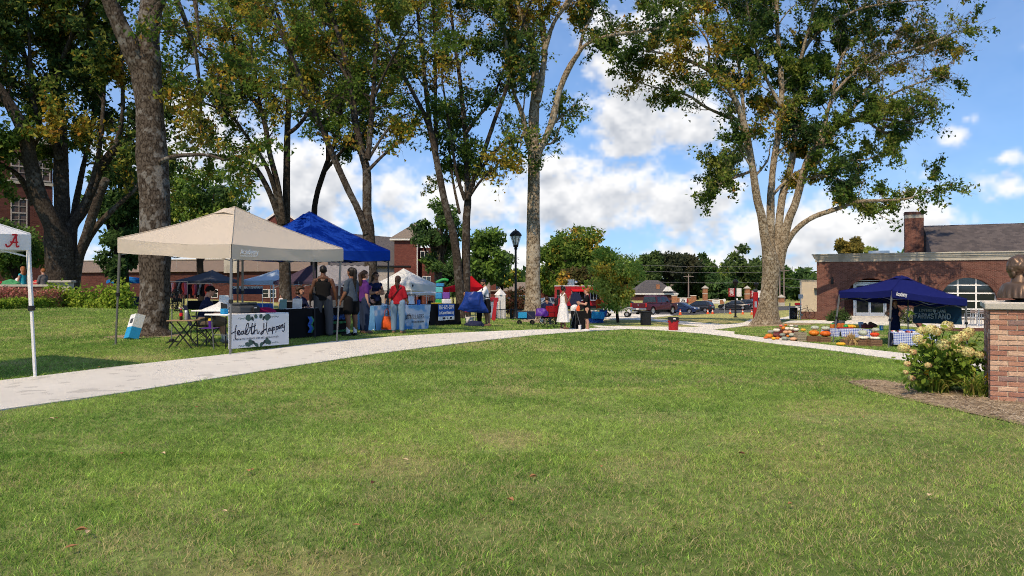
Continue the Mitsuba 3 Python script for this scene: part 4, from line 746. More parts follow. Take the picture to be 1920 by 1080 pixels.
shrub('dark_shrub', 'dark green foundation shrub left of the hall entrance', at(1572, 49.6), .9, .5, .95, DARK, 1800, .11, 120); shrub('flowering_shrub', 'low shrub with white blooms in front of the hall wall behind the farm stand', at(1704, 46.5), 1.1, .6, 1.0, DARK + GREEN[:1] + [(.45, .45, .38)], 1800, .10, 121)
# low wall behind the bed
lw = thing('low_wall', 'low dark garden wall with flat stone coping behind the pink flowers', 'low wall')
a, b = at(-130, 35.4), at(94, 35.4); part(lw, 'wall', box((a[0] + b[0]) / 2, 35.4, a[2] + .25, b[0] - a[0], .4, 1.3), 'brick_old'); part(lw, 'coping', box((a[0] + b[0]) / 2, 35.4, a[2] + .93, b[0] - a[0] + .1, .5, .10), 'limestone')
be = thing('stone_bench', 'pale stone bench around the foot of the huge trunk', 'bench'); a = at(116, 34.3)
part(be, 'seat', box(a[0], 34.3, a[2] + 1.15, 1.05, .4, .1, b=.015), 'limestone'); part(be, 'base', box(a[0], 34.4, a[2] + .5, .8, .3, 1.2), 'limestone')
# ---------------------------------------------------------------- canopies
def fabric(key, c, trans=.25):
    scene['m_' + key] = {'type': 'principledthin', 'base_color': {'type': 'rgb', 'value': list(c)}, 'roughness': .8, 'diff_trans': trans, 'spec_trans': 0.0, 'eta': 1.25}; return key
fabric('cream_fabric', (.60, .53, .44), .35); fabric('royal_fabric', (.012, .055, .36), .3); fabric('white_fabric', (.72, .74, .76), .35); fabric('navy_fabric', (.014, .019, .115), .2); fabric('grey_fabric', (.10, .11, .14), .2)
fabric('plum_fabric', (.075, .055, .085), .2); fabric('red_fabric', (.60, .018, .028), .35); fabric('sky_fabric', (.50, .62, .78), .3); fabric('azure_fabric', (.02, .16, .48), .3); fabric('tarp_fabric', (.26, .25, .26), .2)
mat('leg_grey', (.20, .20, .20), .4, .5); mat('leg_white', (.72, .72, .72), .4); mat('leg_black', (.016, .016, .017), .4); mat('plastic_black', (.012, .012, .013), .5); mat('plastic_white', (.74, .74, .74), .4)
mat('lettering_white', (.78, .78, .78), .6); mat('lettering_dark', (.02, .02, .035), .7); mat('lettering_red', (.45, .012, .02), .6)

def canopy(label, cor, feet, peak, val, fab, legm, fine=True, group=None, vent=(3,), name='canopy_tent', seed=0, legw=.045):
    """cor: four lower corners of the valance in order round; feet: four points on the ground; peak: the top"""
    rng = np.random.default_rng(seed); k = thing(name, label, 'canopy', group); cor = [np.asarray(c, float) for c in cor]; top = [c + [0, 0, val] for c in cor]; peak = np.asarray(peak, float); cen = sum(cor) / 4
    n = 10 if fine else 5; ms = []; vs = []
    for i in range(4):
        a, b = top[i], top[(i + 1) % 4]
        def fn(u, v, a=a, b=b):
            e = a + (b - a) * u[..., None]; p = e + (peak - e) * v[..., None]
            w = np.sin(np.pi * u) * (1 - v) * np.sin(np.pi * np.clip(v, 0, .5) * 2 * .5 + .0)
            p[..., 2] -= .055 * np.sin(np.pi * u) * (1 - v) + .05 * np.sin(np.pi * v); q = meshkit.fbm(p * [1.3, 1.3, .6] + seed, 2, seed) - .5; p[..., 2] += q * .035 * (1 - v) * np.minimum(1, 5 * np.minimum(u, 1 - u)) * (1 if fine else .3)
            return p
        ms.append(grid(fn, n, n))
        o = unit(np.r_[((a + b) / 2 - cen)[:2], 0])
        def fv(u, v, a=a, b=b, o=o):
            p = a + (b - a) * u[..., None]; p = p + np.array([0, 0, -1.0]) * (val * v)[..., None]; s = np.sin(np.pi * u)
            p[..., 2] -= .055 * s * (1 - v) + (.03 * s + .012 * np.sin(u * 9 + seed)) * v; q = (meshkit.fbm(p * [3.2, 3.2, 5] + seed, 3, seed + 1) - .5) * .05 * s
            return p + o * (.012 + .02 * v * s + q)[..., None]
        vs.append(grid(fv, 20 if fine else 6, 4 if fine else 1))
    ck = part(k, 'roof', cat(ms), fab, 40)
    part(k, 'valance', cat(vs), fab, 40)
    if fine:
        sm = [tube([top[i] * (1 - t) + peak * t + [0, 0, .012 - .05 * math.sin(math.pi * t)] for t in np.linspace(0, 1, 9)], .009, 5) for i in range(4)]
        part(ck, 'seam', cat(sm), fab, True)
    if vent:
        for i in vent:
            a, b = top[i], top[(i + 1) % 4]; m = (a * .5 + b * .5) * .20 + peak * .80 + [0, 0, -.02]; d = unit(b - a)
            part(ck, 'vent', TM([m - d * .30, m + d * .30, m + (peak - m) * .5 + [0, 0, .055] + d * .12, m + (peak - m) * .5 + [0, 0, .055] - d * .12, m + [0, 0, .05]], [(0, 4, 3), (4, 2, 3), (4, 1, 2)]), fab)
    for i in range(4):
        t0 = cor[i] + (cen - cor[i]) * .018 + [0, 0, val - .03]; f = np.asarray(feet[i], float); h = t0 + (f - t0) * .52; d = unit(f - t0)
        lg = part(k, 'leg', cat([bar(t0, h, legw), bar(h - d * .05, f + [0, 0, .012], legw * .74)]), legm)
        if fine:
            part(lg, 'slider', bar(h - d * .06, h + d * .02, legw * 1.5), 'plastic_black'); part(lg, 'foot', box(f[0], f[1], f[2] + .006, .11, .11, .012), legm)
    tr = []
    for i in range(4):
        a, b = cor[i] + [0, 0, val - .05], cor[(i + 1) % 4] + [0, 0, val - .05]; a = a + (cen - a) * .03 * [1, 1, 0]; b = b + (cen - b) * .03 * [1, 1, 0]; m = (a + b) / 2; dn = np.array([0, 0, -.30])
        for p, q in ((a, m), (m, b)): tr += [bar(p, q + dn, .018), bar(p + dn, q, .018)]
    pk = peak - [0, 0, .12]
    tr += [bar(c * [1, 1, 1] + [0, 0, val - .06], pk, .018) for c in cor] + [bar(pk, pk - [0, 0, .5], .03)]
    part(k, 'truss', cat(tr), legm); return k
def quad(Fc, R, L): return [Fc, R, R + L - Fc, L]
def feet_of(cor, given={}):
    return [given.get(i, on(c[0], c[1])) for i, c in enumerate(cor)]
# cream canopy
c1 = quad(P(434, 485, 15.9), P(643, 489.5, 19.0), P(221, 473, 16.7))
cream = canopy('cream pop up canopy standing on the grass by the path, with grey legs', c1, feet_of(c1, {0: G(431.5, 666), 1: G(631.5, 642), 3: G(217, 647)}), P(440, 388, 17.7), .30, 'cream_fabric', 'leg_grey', seed=1)
def on_side(a, b, px):                                                # the point of segment a-b on a photograph column
    lo, hi = 0., 1.
    for _ in range(40):
        m = (lo + hi) / 2; q = a + (b - a) * m; x = 960 + q[0] / q[1] * F
        if (x < px) == (960 + a[0] / a[1] * F < 960 + b[0] / b[1] * F): lo = m
        else: hi = m
    return a + (b - a) * lo
def valance_text(k, a, b, px, s, h, dz, m, bold=True, width=None, **kw):
    p = on_side(a, b, px); r = unit(b - a); n = unit(np.cross(r, [0, 0, 1])); n = n * [1, 1, 0]
    part(k, 'lettering', text(s, h, p + n * .055 + [0, 0, dz], r, [0, 0, 1], .003, bold, width, **kw), m)
valance_text(cream, c1[0], c1[1], 447, 'Academy', .095, .10, 'lettering_white', width=.50); valance_text(cream, c1[0], c1[1], 447, 'SPORTS+OUTDOORS', .030, .045, 'lettering_white', width=.44)
# royal blue canopy
u, b = np.array([.55, .835, 0]), np.array([-.866, .5, 0]) * 3.0
fl, fr = P(587, 484, 21.0), P(731, 489, 23.4); c2 = [fl, fr, fr + b + [0, 0, .02], fl + b + [0, 0, .02]]
blue = canopy('royal blue pop up canopy with black legs right behind the cream canopy', c2, feet_of(c2, {0: G(591, 634), 1: at(727, 23.2)}), P(580, 397, 23.0), .30, 'royal_fabric', 'leg_black', seed=2)
# white canopy at the left edge
C = P(57, 470, 12.3); u1 = np.array([-.48, -.88, 0]) * 3.05; b1 = np.array([-.88, .48, 0]) * 3.05; c3 = [C, C + b1, C + b1 + u1, C + u1]
white = canopy('white pop up canopy cut off by the left edge of the picture', c3, feet_of(c3, {0: G(66, 707)}), C + u1 / 2 + b1 / 2 + [0, 0, 1.12], .26, 'white_fabric', 'leg_white', seed=3, legw=.05)
pA = on_side(C, C + u1, 7.5); rA = unit(-u1); nA = np.array([.88, -.48, 0])
mono = [[(0, .02), (.02, -.01), (.05, 0), (.09, .05), (.135, .15), (.15, .185), (.152, .1), (.155, .02), (.165, -.005), (.19, .005)], [(.07, .065), (.11, .062), (.17, .066)], [(.10, .178), (.13, .182), (.165, .178)]]
part(white, 'monogram', cat([axes(prism(LineString(smoothline(l, 5)).buffer(.0125), .003), pA + nA * .05 + [0, 0, .055], rA, [0, 0, 1], nA) for l in mono]), 'lettering_red')
# canopies farther back
def back_tent(label, pl, pf, pr, yv, d, peak, val, fab, legm='leg_white', dd=1.6, seed=5, yl=None, yr=None):
    Fc, L, R = P(pf, yv, d), P(pl, yl or yv, d + dd), P(pr, yr or yv, d + dd); q = quad(Fc, R, L); ctr = sum(q) / 4
    return canopy(label, q, feet_of(q), P(peak[0], peak[1], ctr[1]), val, fab, legm, False, None, (), seed=seed)
back_tent('dark grey canopy among the clothes racks behind the cream canopy', 329, 392, 447, 530, 49, (398, 506), .16, 'grey_fabric', 'leg_grey', 1.8, 5)
back_tent('pale blue white canopy seen below the cream valance', 453, 512, 566, 533.5, 50, (520, 505), .30, 'sky_fabric', 'leg_white', 1.8, 6)
back_tent('dark plum canopy behind the seated curly haired person', 512.5, 560, 648, 532.5, 44, (583, 497), .16, 'plum_fabric', 'leg_white', 1.4, 7, yl=533)
wt = back_tent('white canopy with tall valance behind the person in red', 706, 771, 820, 544, 47, (757, 503), .45, 'white_fabric', 'leg_white', 1.5, 8, yr=546.5)
back_tent('lower white canopy behind the taller white canopy', 762, 800, 842, 553, 60, (802, 541), .2, 'white_fabric', 'leg_white', 1.5, 9)
back_tent('low red canopy left of the twin dark trunks', 827, 843, 880, 547, 60, (858, 532), .3, 'red_fabric', 'leg_grey', 1.6, 10)
back_tent('red canopy with tall peak right of the twin dark trunks', 858, 872, 907, 545.5, 52, (884, 517), .3, 'red_fabric', 'leg_grey', 1.8, 11)
part(wt, 'emblem', box(*(on_side(P(771, 544, 47), P(820, 546.5, 48.5), 774) + [.0, -.05, .28]), .09, .02, .14), 'lettering_dark')
tp = grid(lambda u, v: P(0, 0, 1) * 0 + np.stack([(592 + 100 * u - 960) / F * (30 + 2.2 * v), 30 + 2.2 * v + 0 * u, CAM + (543 - (545 - 18 * u - (48 - 20 * u) * v)) / F * (30 + 2.2 * v) + .05 * np.sin((u * 1.2 + v * .5) * 42) * (1 - v * .6)], -1), 90, 10)
put('grey_tarp', tp, 'tarp_fabric', True, 'folded grey tarp slung behind the people under the royal blue canopy', 'tarp')
aw = thing('blue_umbrella', 'flat blue parasol with scalloped edge left of the thick trunk', 'umbrella'); g = at(243, 50)
th = np.arange(0, 2 * np.pi + .01, np.pi / 24); rr = 1.35
prof = lathe([(0.01, .28), (.7, .2), (1.3, .06)], 48); part(aw, 'canopy', TM(np.vstack([np.asarray(prof.vertices) + [g[0], 50, 2.0], [[g[0] + rr * math.cos(t), 50 + rr * math.sin(t), 1.92 - .08 * abs(math.sin(t * 6))] for t in th[:-1]]]), np.vstack([prof.faces, [(96 + i, 144 + i, 144 + (i + 1) % 48) for i in range(48)], [(96 + i, 144 + (i + 1) % 48, 96 + (i + 1) % 48) for i in range(48)]])), 'azure_fabric', 30)
part(aw, 'pole', tube([g, g + [0, 0, 2.1 - g[2] + .1]], .025, 8), 'leg_white')

# ---------------------------------------------------------------- tables
cloth('cloth_black', (.010, .010, .012)); cloth('cloth_blue', (.05, .19, .42)); cloth('cloth_cyan', (.03, .28, .55)); mat('wood_top', (.30, .20, .12), .5)
def draped(name, label, cat_, a, b, back, h, m, flare=.05, hang=None, seed=0, fit=False, **kw):
    """a table under a cloth: a, b the ground ends of its front, back the vector to its rear edge"""
    a, b = np.asarray(a, float), np.asarray(b, float); ha, hb = np.array([0, 0, h]), np.array([0, 0, h]); rng = np.random.default_rng(seed)
    k = thing(name, label, cat_); P4 = [a, b, b + back, a + back]; zt4 = max(p[2] for p in P4) + h; top = [np.array([p[0], p[1], zt4]) for p in P4]; cen = sum(top) / 4
    ms = [TM(top, [(0, 1, 2), (0, 2, 3)])]; ph = rng.uniform(0, 6)
    for i in range(4):
        t0, t1, g0, g1 = top[i], top[(i + 1) % 4], P4[i], P4[(i + 1) % 4]; o = unit(np.r_[((t0 + t1) / 2 - cen)[:2], 0])
        def fn(u, v, t0=t0, t1=t1, g0=g0, g1=g1, o=o):
            e = t0 + (t1 - t0) * u[..., None]; gg = g0 + (g1 - g0) * u[..., None] + np.array([0, 0, .02])
            if fit: gg = gg + (cen - gg) * np.array([.09, .09, 0])
            w = hang if hang else 1.0; p = e + (gg - e) * (v * w)[..., None]
            return p + o * (flare * v + .018 * np.sin(u * 26 + ph + 2 * v) * v + (meshkit.fbm(p * 3 + seed, 2, seed) - .5) * .05 * v)[..., None]
        ms.append(grid(fn, 24, 6))
    part(k, 'cloth', cat(ms), m, 35, **kw); return k, top, zt4
def folding_table(label, a, b, back, h, topm, legm, th=.04):
    k = thing('folding_table', label, 'table'); P4 = [a, b, b + back, a + back]; z = max(p[2] for p in P4) + h; cx = sum(P4) / 4; L = np.linalg.norm((b - a)[:2]); Wd = np.linalg.norm(back[:2]); yaw = math.atan2((b - a)[1], (b - a)[0])
    part(k, 'top', box(cx[0], cx[1], z - th / 2, L, Wd, th, yaw, b=.012), topm)
    for i, p in enumerate(P4):
        t = p + (cx - p) * .16; q = p + (cx - p) * .22; part(k, 'leg', tube([[t[0], t[1], z - th], [q[0], q[1], p[2]]], .014, 6), legm)
    for i, j in ((0, 3), (1, 2)):
        p, q = P4[i] + (cx - P4[i]) * .2, P4[j] + (cx - P4[j]) * .2; part(k, 'crossbar', tube([[p[0], p[1], z - .45], [q[0], q[1], z - .45]], .010, 5), legm)
    return k, z
bk = np.array([-.86, .5, 0])
# sign table under the cream canopy
a, b = at(426, 16.05), at(541, 17.55); ft, zA = folding_table('white folding table carrying the health sign below the cream canopy', a, b, bk * .72, .80, 'plastic_white', 'leg_grey')
sg = thing('table_sign', 'white banner with script lettering and green leaves hung on the table at the path', 'sign')
r = unit([*(b - a)[:2], 0]); nn = np.array([r[1], -r[0], 0]); SW, SH = np.linalg.norm((b - a)[:2]) * .985, .70; so = np.array([a[0], a[1], zA - .02 - SH]) + nn * .035
sgm = lambda m, x=0, y=0, n=0: axes(m, so + r * x + np.array([0, 0, y]) + nn * n, r, [0, 0, 1], nn)
part(sg, 'panel', sgm(box(SW / 2, SH / 2, 0, SW, SH, .006)), 'plastic_white')
SX, SY = SW / 109.0, SH / 64.0                                        # banner drawn on a 109 x 64 raster, y down
def scr(l): return [(x * SX, (64 - y) * SY) for x, y in l]
pen = [[(4, 43), (2, 40), (4, 30), (3.5, 24)], [(4, 36), (9, 33), (13, 31)], [(14, 20), (12, 32), (12, 42), (14, 46)], [(16, 36), (19, 34), (20, 31), (18, 30), (16, 34), (17, 38), (20, 38), (23, 34)], [(27, 32), (24, 32), (23, 36), (25, 38), (27, 34), (28, 31), (28, 37), (30, 37), (33, 30)],
       [(31, 38), (35, 28), (37, 19), (35, 17), (32, 24), (31, 34), (33, 39), (36, 37), (40, 28)], [(44, 18), (42, 28), (42, 37), (44, 38), (47, 33)], [(38, 26), (44, 24), (50, 22)], [(49, 18), (48, 28), (47, 38), (50, 31), (53, 31), (53, 37), (55, 38), (57, 34)],
       [(66, 19), (66, 30), (64, 38), (61, 40), (60, 38), (64, 34), (71, 30)], [(72, 16), (71, 28), (72, 36), (74, 40)], [(78, 29), (75, 31), (75, 35), (77, 34), (79, 29), (79, 34), (81, 34), (83, 28)], [(84, 27), (83, 40)], [(84, 29), (87, 27), (88, 30), (86, 33), (84, 32)], [(91, 26), (90, 38)], [(91, 28), (94, 26), (95, 29), (93, 32), (91, 31)],
       [(97, 29), (99, 26), (98, 24), (96, 27), (97, 31), (100, 29)], [(101, 24), (101, 30)], [(101, 26), (104, 23), (104, 29), (106, 28)], [(109, 20), (107, 23), (108, 27), (108, 33), (105, 37), (103, 35)]]
part(sg, 'script', cat([sgm(prism(LineString([(x * .93, y) for x, y in scr(l)]).buffer(.011 if i % 3 else .014), .002), n=.004) for i, l in enumerate([smoothline(q, 5) for q in pen])]), 'lettering_dark')
part(sg, 'small_lettering', text('LYMPHATIC THERAPY AND WELLNESS STUDIO', .036, so + r * (8 * SX) + [0, 0, (64 - 48.5) * SY] + nn * .005, r, [0, 0, 1], .002, False, SW * .74), 'lettering_dark')
mat('sign_leaf', (.055, .10, .085), .8); mat('sign_leaf_dark', (.02, .035, .035), .8)
LF = [(33, 5, -70, 12, 8, 0), (36, 9, -35, 10, 6, 0), (41, 8, 75, 9, 4, 1), (47, 4, 80, 9, 6, 0), (56, 4, 100, 9, 6, 0), (61, 8, 105, 9, 4, 1), (67, 7, 80, 13, 8, 0), (70, 5, 60, 11, 7, 0), (33, 58, 40, 11, 8, 0), (38, 54, 65, 12, 7, 0), (43, 55, 60, 9, 4, 1), (48, 60, 50, 10, 6, 0), (57, 60, 110, 10, 6, 0), (62, 56, 110, 9, 4, 1), (67, 54, 95, 13, 7, 0), (71, 57, 80, 10, 7, 0)]
for dk in (0, 1):
    ms = []
    for x, y, an, ln, wd, q in LF:
        if q != dk: continue
        t = np.linspace(0, np.pi, 9); lx = np.r_[-np.cos(t), np.cos(t)[1:-1]] * ln / 2; ly = np.r_[np.sin(t), -np.sin(t)[1:-1]] * wd / 2 * np.r_[np.ones(9), np.ones(7)]
        ca, sa = math.cos(math.radians(an)), math.sin(math.radians(an)); ms.append(sgm(prism(Polygon(scr([(x + ca * i - sa * j, y + sa * i + ca * j) for i, j in zip(lx, ly)])).buffer(0).intersection(sbox(.0, .0, SW, SH)), .002), n=.0035 + .0006 * (x % 3) + dk * .002))
    part(sg, 'printed_leaf', cat(ms), 'sign_leaf_dark' if dk else 'sign_leaf', kind='stuff')
part(sg, 'sprig', cat([sgm(prism(LineString(scr([(x0 + i * 2.6, y0 + (i % 2) * 1.4), (x0 + i * 2.6 + 1.8, y0 - 1.5 + (i % 3))])).buffer(.006), .002), n=.0035) for x0, y0 in ((17, 7), (74, 6), (17, 60), (74, 58)) for i in range(6)]), 'sign_leaf', kind='stuff')
# things on the sign table
mat('case_grey', (.055, .06, .068), .6); cloth('magenta_cloth', (.28, .012, .07))
def on_table(p, q, bkv, t, s, z): w = p + (q - p) * t + bkv * s; return np.array([w[0], w[1], z])
yawA = math.atan2(r[1], r[0])
cs = thing('equipment_case', 'dark grey padded equipment case on the sign table', 'case'); q = on_table(a, b, bk * .72, .42, .42, zA)
part(cs, 'body', box(q[0], q[1], q[2] + .085, .62, .34, .16, yawA, b=.04), 'case_grey'); part(cs, 'lid', box(q[0] - .03, q[1] + .08, q[2] + .20, .56, .26, .07, yawA + .05, b=.03), 'case_grey'); w = q - bk * .19; part(cs, 'pocket', box(w[0] + .08, w[1] + .1, w[2] + .08, .2, .06, .12, yawA, b=.02), 'plastic_black'); part(cs, 'tag', box(w[0] + .085, w[1] + .055, w[2] + .12, .06, .02, .02, yawA), 'lettering_white')
def heap(name, label, cat_, c, rx, ry, rz, m, seed, yaw=0):
    s = sph((0, 0, 0), (1, 1, 1), 14); v = np.array(s.vertices); v = v * (1 + (meshkit.fbm(v * 1.6 + seed, 3, seed)[:, None] - .5) * .9); v[:, 2] = np.maximum(v[:, 2], -.25); v[:, 2] += .25
    return put(name, xf(TM(v * [rx, ry, rz], s.faces), c, yaw), m, True, label, cat_)
heap('folded_cloth', 'crumpled magenta cloth on the right end of the sign table', 'cloth', on_table(a, b, bk * .72, .80, .45, zA), .22, .16, .10, 'magenta_cloth', 4, yawA)
bx_ = on_table(a, b, bk * .72, .06, .3, zA); put('tissue_box', box(bx_[0], bx_[1], bx_[2] + .055, .12, .12, .11, yawA, b=.01), 'cloth_cyan', False, 'small light blue box on the left end of the sign table', 'box')
# white folding table with white stand
a2, b2 = at(361, 17.0), at(428, 16.75); f2, zB = folding_table('small white folding table with dark legs beside the seated man', a2, b2, np.array([.05, .5, 0]), .80, 'plastic_white', 'leg_black', .035)
st = thing('display_stand', 'white angular display stand with black screen on the small white table', 'stand'); q = (a2 + b2) / 2 + np.array([.1, .22, 0]); q[2] = zB
part(st, 'panel', axes(prism(Polygon([(-.36, 0), (.22, 0), (.22, .20), (.10, .235), (-.02, .14)]), .02), q + [0, -.08, 0], [1, .1, 0], [0, 0, 1], [.1, -1, 0]), 'plastic_white'); part(st, 'back_panel', axes(prism(Polygon([(-.06, 0), (.24, 0), (.16, .33), (-.03, .33)]), .02), q + [.03, .06, 0], [1, .1, 0], [0, 0, 1], [.1, -1, 0]), 'plastic_white')
part(st, 'screen', axes(prism(Polygon([(.05, .02), (.18, .02), (.18, .13), (.05, .165)]), .012), q + [.04, -.11, 0], [1, .1, 0], [0, 0, 1], [.1, -1, 0]), 'plastic_black')
# wooden folding side table, bottles
q0 = at(344, 16.75); wt_ = thing('side_table', 'small wooden folding side table with crossed dark legs', 'table'); zC = q0[2] + .60
part(wt_, 'top', box(q0[0], q0[1], zC - .012, .58, .42, .024, .05, b=.006), 'wood_top')
for sy in (-1, 1):
    for sx in (-1, 1): part(wt_, 'leg', bar(q0 + [sx * .24, sy * .17 + .02 * sx, 0.0], q0 + [-sx * .24, sy * .17 + .02 * sx, .585], .032, .02), 'leg_black')
mat('cola', (.022, .006, .004), .1, 0, .6); mat('label_red', (.55, .01, .015), .5); mat('bottle_grey', (.34, .35, .36), .4, .3); mat('purple', (.085, .02, .26), .5); mat('lid_yellow', (.62, .42, .02), .5)
bt = thing('soda_bottle', 'cola bottle with red label and red cap on the wooden side table', 'bottle'); c = np.array([q0[0] - .03, q0[1] - .05, zC])
part(bt, 'body', lathe([(.001, 0), (.033, .004), (.035, .03), (.033, .07), (.035, .1), (.035, .15), (.028, .185), (.014, .215), (.013, .235), (.001, .236)], 14, c), 'cola', True); part(bt, 'label', lathe([(.0358, .085), (.0362, .09), (.0362, .15), (.0352, .155)], 14, c), 'label_red', True); part(bt, 'cap', lathe([(.0145, .225), (.0155, .226), (.0155, .245), (.001, .247)], 12, c), 'label_red', True)
bt = thing('steel_bottle', 'grey drinks bottle standing right of the cola bottle', 'bottle'); c = np.array([q0[0] + .06, q0[1] + .0, zC]); part(bt, 'body', lathe([(.001, 0), (.037, .003), (.038, .15), (.03, .175), (.02, .18)], 14, c), 'bottle_grey', True); part(bt, 'cap', lathe([(.03, .176), (.03, .205), (.001, .21)], 12, c), 'plastic_white', True)
# floor fan
fn_ = thing('floor_fan', 'black round fan on a thin stand against the thick trunk', 'fan'); g = at(322, 17.6); hz = g + [.13, 0, .98]
part(fn_, 'pole', tube([g + [0, 0, .03], g + [0, .02, .95]], .013, 8), 'leg_grey'); part(fn_, 'base', cat([tube([g + [0, 0, .05], g + [.22 * math.cos(t), .22 * math.sin(t), .01]], .016, 6) for t in (.3, 2.4, 4.5)] + [box(g[0], g[1], g[2] + .06, .1, .1, .08, b=.02)]), 'plastic_black')
ring = lambda r_, y: tube([hz + [r_ * .46 * math.cos(t), y + r_ * .20 * math.cos(t), r_ * math.sin(t)] for t in np.linspace(0, 2 * np.pi, 25)], .008, 5, False)
part(fn_, 'guard', cat([ring(.25, -.07), ring(.25, .0), ring(.25, .07), ring(.17, -.09), ring(.09, -.1)] + [tube([hz + [0, -.1, 0], hz + [.25 * .46 * math.cos(t), -.07 + .05 * math.cos(t), .25 * math.sin(t)]], .004, 4) for t in np.linspace(0, 2 * np.pi, 13)[:-1]]), 'plastic_black', True)
part(fn_, 'blades', cat([axes(prism(Polygon([(.03, -.02), (.2, -.07), (.22, .03), (.05, .05)]), .01), hz, [.46 * math.cos(t), .2 * math.cos(t), math.sin(t)], [-.46 * math.sin(t), -.2 * math.sin(t), math.cos(t)], [0, -1, 0]) for t in (0, 1.57, 3.14, 4.71)] + [sph(hz, (.05, .08, .05), 8)]), 'plastic_black'); part(fn_, 'bracket', bar(hz + [0, .05, 0], g + [0, .02, .93], .03), 'plastic_black')
# carton leaning on the trunk
cb = thing('carton', 'white and blue carton leaning against the foot of the thick trunk', 'box'); g = at(245, 19.0)
ex, ez = unit([.55, -.5, .1]), unit([.22, .18, 1]); ey = unit(np.cross(ez, ex)); pc = lambda x, y, z, sx, sy, sz: axes(box(x, y, z, sx, sy, sz, b=.004), g + [0, .02, .02], ex, ey, ez)
part(cb, 'upper', pc(0, 0, .44, .30, .24, .32), 'plastic_white'); part(cb, 'lower', pc(0, 0, .14, .301, .241, .28), 'cloth_cyan'); part(cb, 'print', cat([pc(.02, -.122, .43, .16, .004, .12)]), 'case_grey'); part(cb, 'flap', pc(0, .03, .605, .30, .2, .01), 'plastic_white')
# purple tumbler
g = at(393, 16.9); tb = thing('tumbler', 'purple tumbler with yellow lid under the small white table', 'tumbler'); part(tb, 'body', lathe([(.001, 0), (.036, 0), (.048, .15)], 14, g + [0, .05, .44]), 'purple', True); part(tb, 'lid', lathe([(.051, .15), (.051, .17), (.04, .20), (.001, .205)], 14, g + [0, .05, .44]), 'lid_yellow', True)
sto = thing('camp_stool', 'low folding camp stool with purple seat under the small white table', 'stool'); c = g + [-.03, .07, .43]; part(sto, 'seat', box(c[0], c[1], c[2], .36, .3, .02, b=.006), 'purple')
for sx in (-1, 1):
    for sy in (-1, 1): part(sto, 'leg', tube([c + [sx * .16, sy * .13, 0], c + [-sx * .16, sy * .13, -.43]], .011, 6), 'leg_black')
# black table with coloured logo
a, b = at(536, 19.35), at(653, 21.6); kD, topD, zD = draped('display_table', 'black cloth covered table with blue chevron logo behind the person in the tank top', 'table', a, b, bk * .75, .74, 'cloth_black', seed=3)
r = unit([*(b - a)[:2], 0]); nn = np.array([r[1], -r[0], 0]); L = np.linalg.norm((b - a)[:2]); mat('logo_blue', (.02, .10, .42), .7); mat('logo_green', (.05, .26, .10), .7)
fp = lambda t, z: a + r * L * t + nn * .115 + np.array([0, 0, z])
for dx, m, dn in ((0, 'logo_blue', 0), (.05, 'logo_green', -.003)):
    part(kD, 'logo', cat([axes(prism(Polygon([(0 + dx, .0), (.13 + dx, 0), (.21 + dx, .1), (.13 + dx, .2), (0 + dx, .2), (.08 + dx, .1)]), .003), fp(.27, .14 + .21 * i) + nn * dn, r, [0, 0, 1], nn) for i in (0, 1)]), m)
part(kD, 'lettering', text('TURN AHEAD', .12, fp(.58, .44), r, [0, 0, 1], .003, True, .92), 'logo_blue'); part(kD, 'lettering', text('FOOD PANTRY AND CARE', .06, fp(.58, .33), r, [0, 0, 1], .003, True, .86), 'logo_green'); part(kD, 'lettering', text('FUNDING FREE CENTERS', .05, fp(.56, .10), r, [0, 0, 1], .003, True, .95), 'logo_green')
def leaflet(label, c, w, h, yaw, m, lean=.25):
    k = thing('leaflet_stand', label, 'leaflet'); e = rotz([1, 0, 0], yaw); n_ = rotz([0, -1, 0], yaw); up = unit(np.array([0, 0, 1]) - n_ * lean); part(k, 'page', axes(box(0, h / 2, 0, w, h, .006), c, e, up, np.cross(e, up)), m); part(k, 'easel', axes(box(0, h * .3, 0, w * .3, h * .6, .006), c - n_ * .10, e, unit(np.array([0, 0, 1]) + n_ * .3), np.cross(e, unit(np.array([0, 0, 1]) + n_ * .3))), 'plastic_black'); return k
mat('teal_card', (.16, .30, .31), .6)
leaflet('teal leaflet stand at the left end of the black table', on_table(a, b, bk * .75, .05, .3, zD), .18, .26, yawA - .9, 'teal_card'); leaflet('white leaflet stand on the black table before the curly haired person', on_table(a, b, bk * .75, .26, .3, zD), .24, .27, yawA - .9, 'plastic_white')
for i, (t, lb) in enumerate(((.12, 'loose white papers at the left end of the black table'), (.52, 'white papers on the black table right of the tank top'), (.75, 'white papers on the right end of the black table'))):
    c = on_table(a, b, bk * .75, t, .25, zD); put('papers', cat([box(c[0], c[1], c[2] + .006 + j * .005, .30, .21, .004, yawA + .3 * j) for j in range(3)]), 'plastic_white', False, lb, 'paper')
